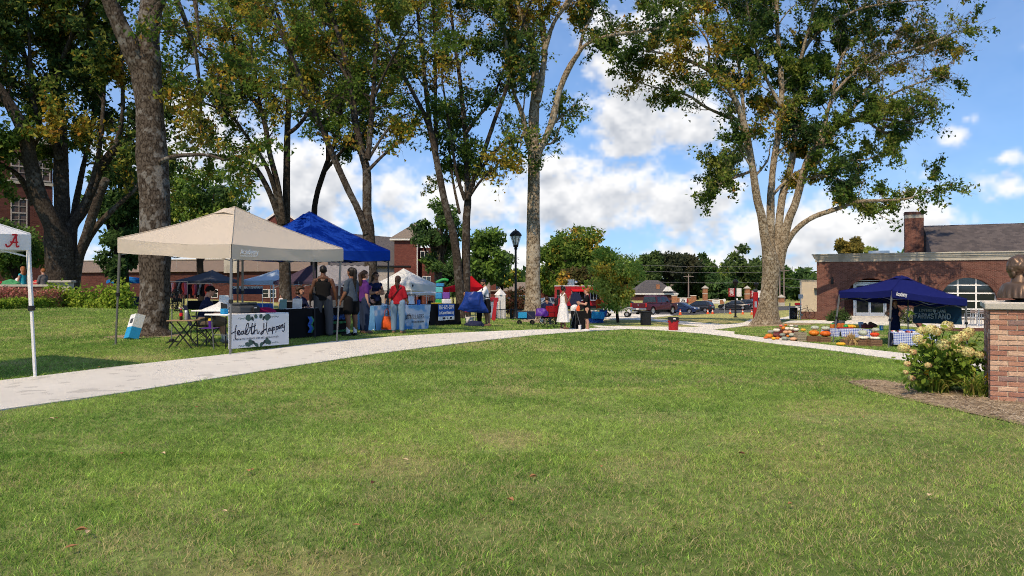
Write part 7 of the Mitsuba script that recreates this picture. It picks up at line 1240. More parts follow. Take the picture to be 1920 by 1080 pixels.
# fence, booths and narrow tent behind the red canopy
fe = thing('metal_fence', 'low black metal railing between the red canopies and the tall centre trunk', 'fence'); a, b = at(930, 50), at(986, 50); z = (a[2] + b[2]) / 2
part(fe, 'rail', bar([a[0], 50, z + .95], [b[0], 50, z + .95], .05), 'black_metal'); part(fe, 'rail', bar([a[0], 50, z + .22], [b[0], 50, z + .22], .05), 'black_metal')
for x in np.linspace(a[0], b[0], 3): part(fe, 'post', box(x, 50, z + .45, .07, .07, 1.2), 'black_metal')
for x in np.linspace(a[0] + .07, b[0] - .07, 20): part(fe, 'baluster', box(x, 50, z + .58, .025, .025, .72), 'black_metal')
nt = thing('narrow_tent', 'narrow white pointed booth right of the bearded man', 'booth'); g = at(938, 56); zt_ = zz(541, 56); part(nt, 'body', box(g[0], g[1], (g[2] + zt_ - .45) / 2, .62, .62, zt_ - .45 - g[2], .3, b=.02), 'plastic_white'); part(nt, 'roof', lathe([(.45, 0), (.40, .06), (.001, .48)], 4, (g[0], g[1], zt_ - .46)), 'plastic_white'); part(nt, 'door_seam', box(g[0] - .02, g[1] - .36, g[2] + .9, .02, .12, 1.6), 'case_grey')
rk = thing('red_booth', 'red topped white booth directly behind the bearded man', 'booth'); g = at(926, 54); part(rk, 'body', box(g[0], g[1], g[2] + .9, .55, .5, 1.8, b=.02), 'plastic_white'); part(rk, 'top', box(g[0] - .05, g[1] - .02, g[2] + 1.75, .75, .6, .28, b=.03), 'paint_red')
fl_ = thing('feather_flag', 'upright red flag leaning beside the bearded man', 'flag'); g = at(925, 33); part(fl_, 'cloth', axes(prism(Polygon([(-.08, .02), (.08, .0), (.12, .85), (-.02, .88)]), .03), g + [0, 0, .1], [1, 0, 0], [.06, 0, 1], [0, -1, 0]), 'paint_red'); part(fl_, 'pole', tube([g, g + [.02, .02, 1.0]], .012, 6), 'leg_grey')
wb = thing('white_bucket', 'white bucket on the grass right of the black poster table', 'bucket'); g = at(880, 29.5); part(wb, 'body', lathe([(.001, 0), (.14, 0), (.165, .30), (.15, .30), (.13, .02)], 18, g), 'plastic_white', 35); part(wb, 'handle', tube([g + [.16 * math.cos(t), -.02 - .08 * math.sin(t), .28 - .12 * math.sin(t)] for t in np.linspace(0, PI, 9)], .006, 5), 'leg_grey')
heap('clothing_pile', 'blue and black clothing pile on the grass in front of the blue sack', 'clothes', at(889, 28.2), .34, .22, .16, 'navy', 15)
rs = thing('red_chair', 'red folding chair behind the big blue sack', 'chair'); camp = None; g = at(882, 33); part(rs, 'seat', box(g[0], g[1], g[2] + .42, .46, .44, .03, b=.01), 'paint_red'); part(rs, 'backrest', box(g[0], g[1] + .22, g[2] + .66, .46, .03, .32, b=.01), 'paint_red')
for s in (-1, 1): part(rs, 'leg', tube([g + [s * .2, -.2, 0], g + [s * .2, .22, .8]], .012, 5), 'leg_grey'); part(rs, 'leg', tube([g + [s * .2, .2, 0], g + [s * .2, -.15, .42]], .012, 5), 'leg_grey')
# wagon, camping chairs, tables by the centre trunk
wg = thing('folding_wagon', 'blue fabric folding wagon at the foot of the tall centre trunk', 'wagon'); g = at(986, 33.5); X = lambda ms: xf(ms, g, .05)
part(wg, 'basket', X(cat([box(0, s * .24, .40, .74, .02, .34) for s in (-1, 1)] + [box(s * .37, 0, .40, .02, .5, .34) for s in (-1, 1)] + [box(0, 0, .24, .74, .5, .02)])), 'navy'); part(wg, 'side_bag', X(box(-.16, -.27, .40, .38, .05, .26, b=.02)), 'cloth_cyan'); part(wg, 'frame', X(cat([tube([(s * .34, -.26, .22), (-s * .02, -.26, .56)], .009, 5) for s in (-1, 1)] + [tube([(-.37, -.255, .57), (.37, -.255, .57)], .01, 5), tube([(-.37, .255, .57), (.37, .255, .57)], .01, 5), tube([(.38, 0, .25), (.58, 0, .62)], .012, 5)])), 'leg_grey')
for sx in (-1, 1):
    for sy in (-1, 1): part(wg, 'wheel', X(TM(np.asarray(lathe([(.03, -.03), (.09, -.03), (.095, 0), (.09, .03), (.03, .03)], 14).vertices)[:, [0, 2, 1]] + [sx * .28, sy * .25, .095], lathe([(.03, -.03), (.09, -.03), (.095, 0), (.09, .03), (.03, .03)], 14).faces)), 'tyre', 35)
cc = camp_chair('black framed camp chair draped with a purple jacket near the wagon', at(1023, 31.2), -.5, 'cloth_black', False); g = at(1016, 31.2); heap('purple_jacket', 'purple jacket draped over the camp chair right of the wagon', 'jacket', g + [-.02, -.06, .44], .26, .2, .28, 'purple', 17)
camp_chair('small red camp chair behind the purple jacket', at(1031, 32.6), .2, 'paint_red')
a, b = at(1071, 31.6), at(1096, 31.2); kT, tT, zT = draped('display_table', 'black cloth table between the white dress and the black dress', 'table', a, b, np.array([.05, .7, 0]), .72, 'cloth_black', .04, seed=8)
heap('white_papers', 'white papers and packets on the black table between the two women', 'paper', [(a[0] + b[0]) / 2 - .12, a[1] + .3, zT], .16, .12, .2, 'plastic_white', 19); heap('orange_flowers', 'small orange flower bunch on the black table between the two women', 'flowers', [(a[0] + b[0]) / 2 + .05, a[1] + .15, zT], .08, .07, .18, 'cone_orange', 20)
tpd = thing('tripod', 'grey tripod easel standing before the black table', 'tripod'); g = at(1079, 30.9)
for dx in (-.24, .24, .0): part(tpd, 'leg', tube([g + [dx, .0 if dx else .3, 0], g + [.02, .12, .82]], .013, 6), 'leg_grey')
cup = thing('white_cup', 'white cup standing on the grass below the tripod', 'cup'); part(cup, 'body', lathe([(.001, 0), (.05, 0), (.065, .20), (.055, .2), (.045, .01)], 12, at(1087, 30.7)), 'plastic_white', 35)
dp = thing('dark_display', 'dark round display board behind the black table', 'display'); g = P(1079, 562, 32.5); part(dp, 'board', axes(lathe([(.001, 0), (.25, 0), (.25, .03), (.001, .03)], 18), g, [1, 0, 0], [0, 0, 1.3], [0, -1, 0]), 'navy'); part(dp, 'post', tube([at(1079, 32.5), g], .015, 6), 'leg_black')
a, b = at(1109, 53), at(1133, 52.2); kT, tT, zT = draped('display_table', 'table under a bright cyan cloth left of the young tree', 'table', a, b, np.array([.1, .75, 0]), .75, 'cloth_cyan', .05, seed=9, hang=.62); heap('blue_bags', 'dark blue bags stowed under the cyan clothed table', 'bag', at(1118, 53.4), .55, .3, .42, 'logo_blue', 21)
oc = thing('orange_towel', 'orange towel hung over a chair behind the cyan clothed table', 'towel'); g = P(1122, 580, 54); part(oc, 'cloth', xf(grid(lambda u, v: np.stack([(u - .5) * .42 + .06 * v, .03 * np.sin(u * 9 + v * 4), .62 - .62 * v + .1 * np.sin(u * 3)], -1), 10, 8), g), 'orange_bag', True); camp_chair('blue camp chair right of the orange towel', at(1129, 54), 2.8, 'logo_blue')
rcl = thing('red_cooler', 'red cooler on the ground left of the orange towel', 'cooler'); g = at(1111, 56); part(rcl, 'body', box(g[0], g[1], g[2] + .35, .6, .4, .7, b=.04), 'paint_red'); part(rcl, 'lid', box(g[0], g[1], g[2] + .73, .62, .42, .08, b=.02), 'plastic_white')
# bicycle by the wing
bi = thing('bicycle', 'maroon bicycle parked against the beige wing', 'bicycle'); g = at(1505, 55.5); ru = unit([.97, -.1, 0]); X = lambda ms: axes(ms, g, ru, [-ru[1], ru[0], 0], [0, 0, 1])
for x in (-.52, .52):
    w = part(bi, 'wheel', X(tube([(x + .33 * math.cos(t), 0, .34 + .33 * math.sin(t)) for t in np.linspace(0, 2 * PI, 33)], .016, 6, False)), 'tyre', True); part(w, 'spokes', X(cat([tube([(x, 0, .34), (x + .32 * math.cos(t), 0, .34 + .32 * math.sin(t))], .003, 3, False) for t in np.arange(14) * PI / 7])), 'alu')
part(bi, 'frame', X(cat([tube([p, q], .018, 6) for p, q in (((-.06, 0, .30), (-.18, 0, .82)), ((-.06, 0, .30), (.34, 0, .74)), ((-.14, 0, .68), (.34, 0, .82)), ((-.06, 0, .30), (-.52, 0, .34)), ((-.15, 0, .70), (-.52, 0, .34)), ((.33, 0, .92), (.36, 0, .70)), ((.36, 0, .70), (.52, 0, .34)))])), 'paint_maroon', True); part(bi, 'saddle', X(HULL and cat([sph((-.2, 0, .86), (.14, .07, .04), 8)])), 'plastic_black', True); part(bi, 'handlebar', X(tube([(.28, -.26, .96), (.33, -.1, .97), (.33, .1, .97), (.28, .26, .96)], .013, 6)), 'plastic_black', True); part(bi, 'crank', X(cat([lathe([(.001, 0), (.09, 0), (.09, .01), (.001, .01)], 16, (0, 0, 0))])) if False else X(axes(lathe([(.001, 0), (.09, 0), (.09, .01), (.001, .01)], 16), (-.06, -.03, .30), [1, 0, 0], [0, 0, 1], [0, -1, 0])), 'alu')
# ---------------------------------------------------------------- farm stand on the right
cF = [P(1671.6, 557, 27.5), P(1813, 574, 28.1), None, P(1573, 558, 30.5)]; cF[2] = cF[1] + cF[3] - cF[0]
ftn = canopy('dark blue slant leg canopy over the farm stand tables in front of the brick hall', cF, feet_of(cF, {0: G(1665.5, 651.7), 3: G(1562, 642)}), P(1691, 517, 29.4), .25, 'navy_fabric', 'leg_grey', seed=14, legw=.05, vent=(3, 0))
valance_text(ftn, cF[0], cF[1], 1678, 'Academy', .13, .07, 'lettering_white', width=.44, slant=.1)
mat('teal_banner', (.012, .058, .115), .7); mat('banner_letter', (.42, .50, .56), .7)
bn = thing('farm_banner', 'dark blue mesh banner reading lovers lane farmstand hung inside the dark blue canopy', 'banner'); B0, B1 = cF[2] + (cF[1] - cF[2]) * .10 + [0, 0, -.02], cF[2] + (cF[1] - cF[2]) * .92 + [0, 0, -.02]; r = unit(B1 - B0); up = np.array([0, 0, 1.0]); nn = unit(np.cross(r, up)); nn = nn if nn[1] < 0 else -nn; BL = np.linalg.norm(B1 - B0); BH = .66
part(bn, 'cloth', grid(lambda u, v: B0 + (B1 - B0) * u[..., None] - up * (BH * v)[..., None] + nn * (.03 * np.sin(u * 8 + v * 2) * v)[..., None], 24, 8), 'teal_banner', True)
bt_ = lambda s, x, y, h, w, b, sl: part(bn, 'lettering', text(s, h, B0 + r * x * BL - up * y + nn * .05, r, up - r * 0, .003, b, w, sl), 'banner_letter')
bt_('LOVERS', .15, .20, .10, .28 * BL, True, .15); bt_('LANE', .545, .235, .11, .17 * BL, True, .05); bt_('FARMSTAND', .05, .47, .20, .76 * BL, True, .0)
th = np.linspace(0, 2 * PI, 40); part(bn, 'heart', axes(prism(Polygon(np.stack([16 * np.sin(th) ** 3, 13 * np.cos(th) - 5 * np.cos(2 * th) - 2 * np.cos(3 * th) - np.cos(4 * th)], 1) * .0055), .003), B0 + r * .48 * BL - up * .18 + nn * .05, r, up, nn), 'banner_letter')
def ging(rx, ry, c=.06):
    def fn(p, n, uv):
        s = (p.x * rx + p.y * ry) / c; t = dr.select(dr.abs(n.z) > .6, -p.x * ry + p.y * rx, p.z) / c; a = dr.select(s - dr.floor(s) > .5, 1.0, 0.0); b = dr.select(t - dr.floor(t) > .5, 1.0, 0.0)
        return MX(MX(C3(.72, .76, .82), C3(.10, .20, .55), .6 * (a + b)), C3(.03, .07, .38), a * b)
    return mikit.proc(fn)
ga, gb = P(1675, 620.5, 27.9), P(1757, 629.5, 26.9); rg_ = unit([*(gb - ga)[:2], 0]); mat('gingham', ging(rg_[0], rg_[1]), .9, 0, .1); mat('basket_orange', (.48, .15, .03), .7); mat('crate_wood', (.20, .115, .068), .85); mat('crate_pale', (.31, .27, .19), .85); mat('crate_red', (.11, .02, .018), .8)
def farm_table(label, p, q, back, drop, seed):
    z = (p[2] + q[2]) / 2; a_, b_ = np.array([p[0], p[1], z - .75]), np.array([q[0], q[1], z - .75]); k, tp, zt_ = draped('farm_table', label, 'table', a_, b_, back, .75, 'gingham', .03, hang=drop / .75, seed=seed)
    for c in (a_, b_, b_ + back, a_ + back):
        m = (a_ + b_ + back + b_ * 0) ; cx = (a_ + b_ + back) / 2; t = c + ((a_ + b_) / 2 + back / 2 - c) * .10; part(k, 'leg', tube([[t[0], t[1], z - .02], on(t[0], t[1])], .014, 6), 'leg_black')
    return z
bkF = np.array([.22, .75, 0]); zR = farm_table('gingham covered farm table beside the front leg of the dark blue canopy', ga, gb, bkF, .44, 3)
la, lb_ = P(1576, 615.6, 30.2), P(1634, 617.8, 29.7); zL = farm_table('gingham covered farm table carrying squash and baskets behind the crates', la, lb_, np.array([-.45, .75, 0]), .33, 4)
sk_ = draped('table_skirt', 'dark blue panel put in for the shade at the left end of the right farm table', 'cloth', np.array([ga[0] - .02, ga[1], zR - .75]), np.array([ga[0] - .03, ga[1] + .02, zR - .75]), np.array([.2, .72, 0]), .72, 'navy', .02, seed=2)  # navy sheet added as the shaded left side of the table cloth
col = {'orange': (.72, .21, .02), 'deep': (.66, .13, .015), 'white': (.80, .74, .60), 'grey': (.27, .30, .25), 'sage': (.44, .48, .39), 'peach': (.68, .37, .20), 'pink': (.66, .17, .13), 'red': (.66, .06, .015), 'yellow': (.78, .42, .03)}
for k_, c_ in col.items():
    def pf_(p, n, uv, c=c_): return C3(c) * (.72 + .5 * FB(p.x * 9, p.y * 9, p.z * 9, 3))
    mat('pumpkin_' + k_, mikit.proc(pf_), .5, 0, .35) if k_ in ('orange', 'white', 'sage') else mat('pumpkin_' + k_, c_, .5)
mat('stem', (.20, .16, .08), .9); mat('husk', (.42, .29, .12), .9)
def pumpkin(label, px, py, d, wpx, hpx, c, ribs=10, seed=0, name='pumpkin'):
    rng = np.random.default_rng(seed + int(px * 7)); k = thing(name, label, 'pumpkin'); ce = P(px, py, d); rx, rz = wpx / 2 / F * d, hpx / 2 / F * d
    def fn(u, v):
        a_ = u * 2 * PI; e = (v - .5) * PI; rr = np.cos(e) * (1 - .10 * np.abs(np.cos(a_ * ribs / 2)) ** .7 * 0 + -.085 * (1 - np.abs(np.sin(a_ * ribs / 2))) ** 2); z = np.sin(e) * .94 - .22 * np.exp(-(np.cos(e) / .30) ** 2) * np.sign(np.sin(e)); return np.stack([rr * np.cos(a_) * rx, rr * np.sin(a_) * rx, z * rz], -1)
    part(k, 'flesh', xf(grid(fn, 40, 14), ce, rng.uniform(0, 6)), 'pumpkin_' + c, True); t = rng.uniform(0, 6); s = .32 * min(rx, rz) + .02
    part(k, 'stem', tube([ce + [0, 0, rz * .66], ce + [0, 0, rz * .72 + s * .6], ce + [.5 * s * math.cos(t), .5 * s * math.sin(t), rz * .72 + s]], [s * .38, s * .25, s * .22], 6), 'stem', True); return k
def crate(label, px, ytop, ybot, wpx, m, yaw=0.1, depth=.34, dd=0.0, dbase=None):
    k = thing('crate', label, 'crate'); g = G(px, ybot) if dbase is None else P(px, ybot, dbase); d = g[1] + dd; w = wpx / F * d; z0, z1 = g[2], P(px, ytop, d)[2]; o = np.array([(px - 960) / F * d, d + depth / 2, z0]); X = lambda ms: xf(ms, o, yaw); n = 3 if z1 - z0 > .2 else 2; h = (z1 - z0) / n
    for i in range(n):
        z = h * (i + .5)
        for s in (-1, 1): part(k, 'slat', X(box(0, s * depth / 2, z, w, .014, h * .84)), m)
        for s in (-1, 1): part(k, 'slat', X(box(s * (w / 2 - .008), 0, z, .014, depth - .016, h * .84)), m)
    for sx in (-1, 1):
        for sy in (-1, 1): part(k, 'corner_post', X(box(sx * (w / 2 - .04), sy * (depth / 2 - .022), (z1 - z0) / 2, .04, .028, z1 - z0)), m)
    part(k, 'base', X(box(0, 0, .02, w - .03, depth - .03, .02)), m); return k, d, z1
for lb, px, yt, yb, w, m in (('lower grey crate of the stack right of the pumpkin heap', 1503, 632, 640.5, 17, 'crate_pale'), ('brown crate under the left pair of stacked pumpkins', 1526, 630, 641, 23, 'crate_wood'), ('brown crate under the right pair of stacked pumpkins', 1548, 631.5, 642, 20, 'crate_wood'), ('brown crate holding the corn husk bunch', 1595, 637.5, 648.5, 23, 'crate_wood'), ('brown crate under the tall grey pumpkin', 1619.5, 637, 649, 23, 'crate_wood'), ('brown crate under the red pumpkin stack beside the canopy leg', 1643, 637, 650, 22, 'crate_wood')):
    k, d, z1 = crate(lb, px, yt, yb, w, m)
    if 'lower grey' in lb: crate('upper grey crate of the stack right of the pumpkin heap', 1503.5, 623, 632, 17, 'crate_pale', .13, dbase=d)
crate('back crate raising the last pumpkins of the heap', 1479, 614, 636, 36, 'crate_wood', .1, .4, .68); crate('dark crate half hidden inside the pumpkin heap', 1466, 619, 637, 20, 'crate_red', .1, .4, .28); crate('second dark crate deep in the pumpkin heap', 1486, 621, 638, 20, 'crate_red', .1, .4, .28)
dP = lambda px, yb: G(px, yb)[1]
for lb, px, py, d, w, h, c in (('large orange pumpkin at the left end of the heap', 1442, 630, dP(1442, 635.5), 14.5, 10, 'orange'), ('grey pumpkin resting on the leftmost orange pumpkin', 1445, 622, dP(1442, 635.5) + .12, 11.5, 8, 'grey'), ('flat white pumpkin above the pink one', 1456, 619, dP(1456, 638) + .25, 13, 7, 'white'), ('pink pumpkin between white and orange ones', 1456, 626.5, dP(1456, 637) + .05, 12, 6.5, 'pink'), ('small orange pumpkin low in the heap, left one of two', 1450.5, 634.5, dP(1450, 638), 8.5, 6, 'yellow'), ('small orange pumpkin low in the heap, right one of two', 1458, 634, dP(1458, 638), 8.5, 6, 'orange'), ('tiny white pumpkin on the grass', 1463.5, 636, dP(1463, 639), 5.5, 4, 'white'), ('large grey green pumpkin low in the middle of the heap', 1471, 634.5, dP(1471, 639), 12.5, 8.5, 'grey'), ('dark grey pumpkin just above the large grey green one', 1467, 627.5, dP(1467, 638) + .1, 10.5, 6.5, 'grey'), ('tan pumpkin in the middle row of the heap', 1473, 623, dP(1473, 638) + .12, 10, 8, 'peach'), ('peach pumpkin right of the tan one', 1480.5, 623, dP(1480, 638) + .16, 9, 7.5, 'peach'), ('tall orange pumpkin on top of the heap', 1469, 615, dP(1469, 637) + .40, 7.5, 7.5, 'orange'), ('left white pumpkin of the three in the top row', 1476, 616, dP(1476, 638) + .38, 8.5, 6.5, 'white'), ('middle white pumpkin of the three in the top row', 1484.5, 616.3, dP(1484, 638) + .36, 10, 7.5, 'white'), ('right white pumpkin of the three in the top row', 1493, 618, dP(1493, 639) + .3, 10, 7.5, 'white'), ('pale sage striped pumpkin at the right of the heap', 1485.5, 628, dP(1485, 639) + .05, 13, 8, 'sage'), ('small orange gourd tucked left of the pale sage pumpkin', 1477, 630, dP(1477, 639) - .03, 5.5, 5, 'orange'), ('peach pumpkin on the grass at the right end of the heap', 1487.5, 635.5, dP(1487, 640), 12.5, 7.5, 'peach'), ('dark grey pumpkin left of the peach one on the grass', 1478.5, 635, dP(1478, 639) + .02, 9, 7, 'grey'), ('pale pink pumpkin at the back left of the heap', 1464, 611, dP(1464, 637) + .75, 6.5, 5, 'pink'), ('small orange pumpkin at the back of the heap', 1473, 609.5, dP(1473, 637) + .8, 6, 5, 'orange'), ('small white pumpkin at the back right of the heap', 1484, 610.8, dP(1484, 638) + .8, 7.5, 5, 'white'), ('grey pumpkin at the far back right of the heap', 1493, 611.5, dP(1493, 638) + .75, 7, 5, 'grey'), ('flat orange pumpkin on the grass left of the heap', 1435.5, 633, dP(1436, 636), 8, 5, 'deep'), ('yellow orange pumpkin on top of the grey crates', 1506, 618.5, dP(1503, 640.5) + .16, 9.5, 6, 'yellow'),
          ('big orange pumpkin on the left brown crate', 1526, 624.3, dP(1526, 641) + .17, 19, 12, 'orange'), ('grey pumpkin topping the left pair', 1528, 614.6, dP(1526, 641) + .17, 15, 9, 'sage'), ('big orange pumpkin on the right brown crate', 1547.5, 625.5, dP(1548, 642) + .17, 19.5, 12, 'deep'), ('striped sage pumpkin topping the right pair', 1547.8, 615.6, dP(1548, 642) + .17, 15.5, 9, 'sage'), ('flat orange pumpkin alone on the grass before the corn husks', 1576.5, 645, dP(1576, 648.3), 17.5, 7.5, 'yellow'), ('flat white pumpkin below the tall grey one', 1618.7, 633.2, dP(1619, 649) + .17, 19, 8, 'white'), ('tall grey green pumpkin on the flat white one', 1617.6, 624, dP(1619, 649) + .17, 17.5, 12, 'sage'), ('flat white pumpkin under the red one', 1640.5, 634, dP(1643, 650) + .17, 19, 7.5, 'white'), ('red orange pumpkin in the middle of the tall stack', 1640, 627, dP(1643, 650) + .17, 16.5, 9, 'red'), ('grey pumpkin topping the red stack beside the canopy leg', 1641.5, 618.6, dP(1643, 650) + .17, 14.5, 9, 'sage')):
    pumpkin(lb, px, py, d, w, h, c)
rng = np.random.default_rng(5); hb = thing('corn_husks', 'bunch of dry corn husks standing in a brown crate', 'corn husks'); d = dP(1595, 648.5) + .17; c = P(1596, 640, d); ms = []
for i in range(110):
    a_ = rng.uniform(0, 2 * PI); e = rng.uniform(.15, 1.3); l = rng.uniform(.24, .48); dv = np.array([math.cos(a_) * math.cos(e), math.sin(a_) * math.cos(e), math.sin(e)]); s = unit(np.cross(dv, rng.normal(0, 1, 3))) * rng.uniform(.012, .026); t = c + dv * l + [0, 0, -.10 * math.cos(e)]; m = c + dv * l * .5; ms.append(TM([c, m + s, t, m - s], [(0, 1, 2), (0, 2, 3)]))
for i in range(7): a_ = rng.uniform(-.8, .8); ms.append(tube([c + [.05 * a_, -.12, .1], c + [.2 * a_, -.22, -.05], c + [.26 * a_, -.24, -.26]], [.012, .010, .004], 4))
part(hb, 'husk', cat(ms), 'husk', kind='stuff')
# goods on the farm tables
dT = 30.3; Lz = lambda px, d: np.array([(px - 960) / F * d, d, zL])
for i, px in enumerate((1560.5, 1573, 1580)):
    g = Lz(px, 30.6); k = thing('basket', ['leftmost orange basket on the left farm table', 'middle orange basket on the left farm table', 'right orange basket on the left farm table'][i], 'basket'); part(k, 'side', lathe([(.08, 0), (.10, .16), (.092, .16), (.072, .01)], 14, g), 'basket_orange', 35); part(k, 'contents', sph(g + [0, 0, .12], (.09, .09, .07), 8), 'toy_green' if i == 0 else 'pumpkin_deep', True)
heap('netting', 'black and white produce bags above the orange baskets', 'bag', Lz(1573, 30.9) + [0, 0, .14], .26, .12, .12, 'case_grey', 30); k = thing('red_tray', 'long red tray in front of the orange baskets', 'tray'); g = Lz(1584, 30.35); part(k, 'base', box(g[0], g[1], g[2] + .02, .62, .2, .04, b=.008), 'pole_red')
for i, (px, c, w) in enumerate(((1585, 'toy_green', .10), (1592, 'pumpkin_yellow', .09), (1597.5, 'pumpkin_yellow', .09), (1602, 'pumpkin_yellow', .085), (1607, 'pumpkin_yellow', .08))):
    g = Lz(px, 30.55); put('squash', sph(g + [0, 0, w * .75], (w, w * 1.3, w * .8), 10), c, True, ['green melon left of the yellow squashes', 'first yellow squash from the left', 'second yellow squash from the left', 'third yellow squash from the left', 'last yellow squash beside the grey blue board'][i], 'squash')
k = thing('price_board', 'grey blue board standing on the left farm table', 'board'); g = Lz(1614, 30.6); part(k, 'panel', box(g[0], g[1], g[2] + .12, .21, .02, .24, .1), 'sky_fabric'); part(k, 'foot', box(g[0], g[1] + .04, g[2] + .01, .2, .1, .02), 'plastic_white')
k, d, z1 = crate('dark red crate at the right end of the left farm table', 1625, 0, 0, 15, 'crate_red', .1, .25, 0, 30) if False else (None, 0, 0)
g = Lz(1626, 30.3); k = thing('produce_box', 'dark red wooden box of gourds at the right end of the left farm table', 'box')
for s, (sx, sy, ox, oy) in enumerate(((.36, .015, 0, -.12), (.36, .015, 0, .12), (.015, .24, -.17, 0), (.015, .24, .17, 0))): part(k, 'side', box(g[0] + ox, g[1] + oy, g[2] + .08, sx, sy, .15), 'crate_red')
mat('gourd_brown', (.075, .035, .022), .6)
for i, (px, dz) in enumerate(((1622, .14), (1632, .19), (1637, .14), (1641, .10))):
    g2 = Lz(px, 30.35); put('gourd', sph(g2 + [0, 0, dz], (.085, .085, .075), 9), 'gourd_brown', True, ['brown gourd in the dark red box', 'brown gourd standing highest beside the dark red box', 'brown gourd right of the highest one', 'last brown gourd on the right'][i], 'gourd')
k = thing('cyan_card', 'bright cyan price card beside the canopy leg', 'card'); g = Lz(1652.5, 29.6); part(k, 'card', box(g[0], g[1], g[2] + .06, .14, .015, .19), 'cloth_cyan'); part(k, 'print', box(g[0] + .01, g[1] - .009, g[2] + .06, .05, .004, .1), 'lettering_white')
rng = np.random.default_rng(8)
k = thing('goods_tray', 'tray of pale jam packets along the right farm table', 'tray'); 
for i in range(26):
    t = rng.uniform(.02, .95); s = rng.uniform(.15, .8); w = ga + (gb - ga) * t + bkF * s; part(k, 'packet', box(w[0], w[1], zR + .03, .09, .07, .06, rng.uniform(0, 3), b=.01), ['plastic_white', 'pumpkin_pink', 'pumpkin_white', 'crate_red'][i % 4])
put('blue_tub', box(*(ga + (gb - ga) * .42 + bkF * .95)[:2], zR + .04, .5, .25, .10, .1, b=.02), 'logo_blue', False, 'blue tub behind the packets on the right farm table', 'tub')
# patio chairs and table
def chair(label, px, d, yaw):
    k = thing('patio_chair', label, 'chair'); g = np.array([(px - 960) / F * d, d, ZP]); X = lambda ms: xf(ms, g, yaw)
    part(k, 'seat', X(box(0, 0, .44, .44, .44, .03, b=.008)), 'alu'); part(k, 'backrest', X(cat([box(0, .22, .66 + .07 * i, .42, .02, .045) for i in range(3)])), 'tan_panel')
    for sx in (-1, 1):
        for sy in (-1, 1): part(k, 'leg', X(tube([(sx * .2, sy * .2, .43), (sx * .22, sy * .23, 0)], .016, 6)), 'alu')
        part(k, 'back_post', X(tube([(sx * .2, .21, .43), (sx * .21, .25, .86)], .016, 6)), 'alu'); part(k, 'armrest', X(tube([(sx * .21, .22, .62), (sx * .22, -.2, .62), (sx * .22, -.2, .43)], .014, 6)), 'alu')
chair('metal patio chair nearest the right leg of the dark blue canopy', 1821, 40.2, -1.2); chair('metal patio chair with tan slat back beside the brick pier', 1838, 39.6, PI + .1); chair('metal patio chair behind the farm banner, left one', 1742, 44.5, .6); chair('metal patio chair behind the farm banner, right one', 1764, 44, -.8); chair('metal patio chair just outside the overhead door', 1856, 41, 1.2)
k = thing('patio_table', 'round metal patio table behind the two patio chairs', 'table'); g = np.array([(1832 - 960) / F * 40.8, 40.8, ZP]); part(k, 'top', lathe([(.001, .71), (.48, .71), (.49, .73), (.001, .735)], 24, g), 'alu'); part(k, 'pedestal', lathe([(.24, 0), (.22, .03), (.04, .06), (.035, .71)], 14, g), 'alu')

# ---------------------------------------------------------------- brick monument with bronze bust
pc, pu, pv = np.array([6.36, 10.3, 0]), unit([.866, -.5, 0]), unit([.5, .866, 0]); zb, ztp = -.10, 1.183; nC = 19; ch_ = (ztp - zb) / nC; WF, WS = 2.0, 2.6
mon = thing('brick_monument', 'square red brick monument base with pale stone cap at the right edge', 'monument')
mat('mortar', (.50, .44, .35), .95, 0, .05)
def brk(c1, c2):
    def fn(p, n, uv): return MX(C3(c1), C3(c2), FB(p.x * 11 + p.y * 5, p.y * 11, p.z * 24, 3)) * (.75 + .45 * N3(p.x * 70, p.y * 70, p.z * 70))
    return mikit.proc(fn)
for i, (a_, b_) in enumerate((((.37, .18, .12), (.49, .28, .195)), ((.30, .14, .10), (.41, .215, .155)), ((.50, .31, .21), (.66, .47, .34)), ((.22, .14, .125), (.34, .22, .185)))): mat(f'brick_{i}', brk(a_, b_), .9, 0, .12)
core = lambda a_, b_, c_, d_: axes(box((a_ + b_) / 2, (c_ + d_) / 2, (zb + ztp) / 2, b_ - a_, d_ - c_, ztp - zb), pc, pu, pv, [0, 0, 1])
part(mon, 'mortar_core', core(.012, WF - .012, .012, WS - .012), 'mortar'); rng = np.random.default_rng(77)
rest = []
for j in range(nC):
    z = zb + ch_ * (j + .5); h = ch_ - .011; off = (j % 2) * .105
    xs = [0] + list(np.arange(.205 - off, WF, .21)) + [WF]; ys = [.1] + list(np.arange(.205 + off - .105, WS, .21)) + [WS]
    for i in range(len(xs) - 1):
        w = xs[i + 1] - xs[i]
        if w < .06: continue
        ms = axes(box((xs[i] + xs[i + 1]) / 2, .05 - rng.uniform(.0, .008), z + rng.normal(0, .0012), w - .011, .10, h + rng.normal(0, .0015), b=.004), pc, pu, pv, [0, 0, 1])
        if xs[i] < .78: part(mon, 'brick', ms, f'brick_{rng.choice(4, p=[.36, .3, .2, .14])}')
        else: rest.append(ms)
    for i in range(len(ys) - 1):
        w = ys[i + 1] - ys[i]
        if w < .06: continue
        ms = axes(box(.05 - rng.uniform(.0, .008), (ys[i] + ys[i + 1]) / 2 + (.0 if i else .005), z, .10, w - .011, h, b=.004), pc, pu, pv, [0, 0, 1])
        if ys[i] < 2.2: part(mon, 'brick', ms, f'brick_{rng.choice(4, p=[.36, .3, .2, .14])}')
        else: rest.append(ms)
part(mon, 'far_bricks', cat(rest), 'brick_0', kind='stuff')
part(mon, 'cap', axes(box(WF / 2, WS / 2, ztp + .045, WF + .11, WS + .11, .09, b=.012), pc, pu, pv, [0, 0, 1]), 'limestone')
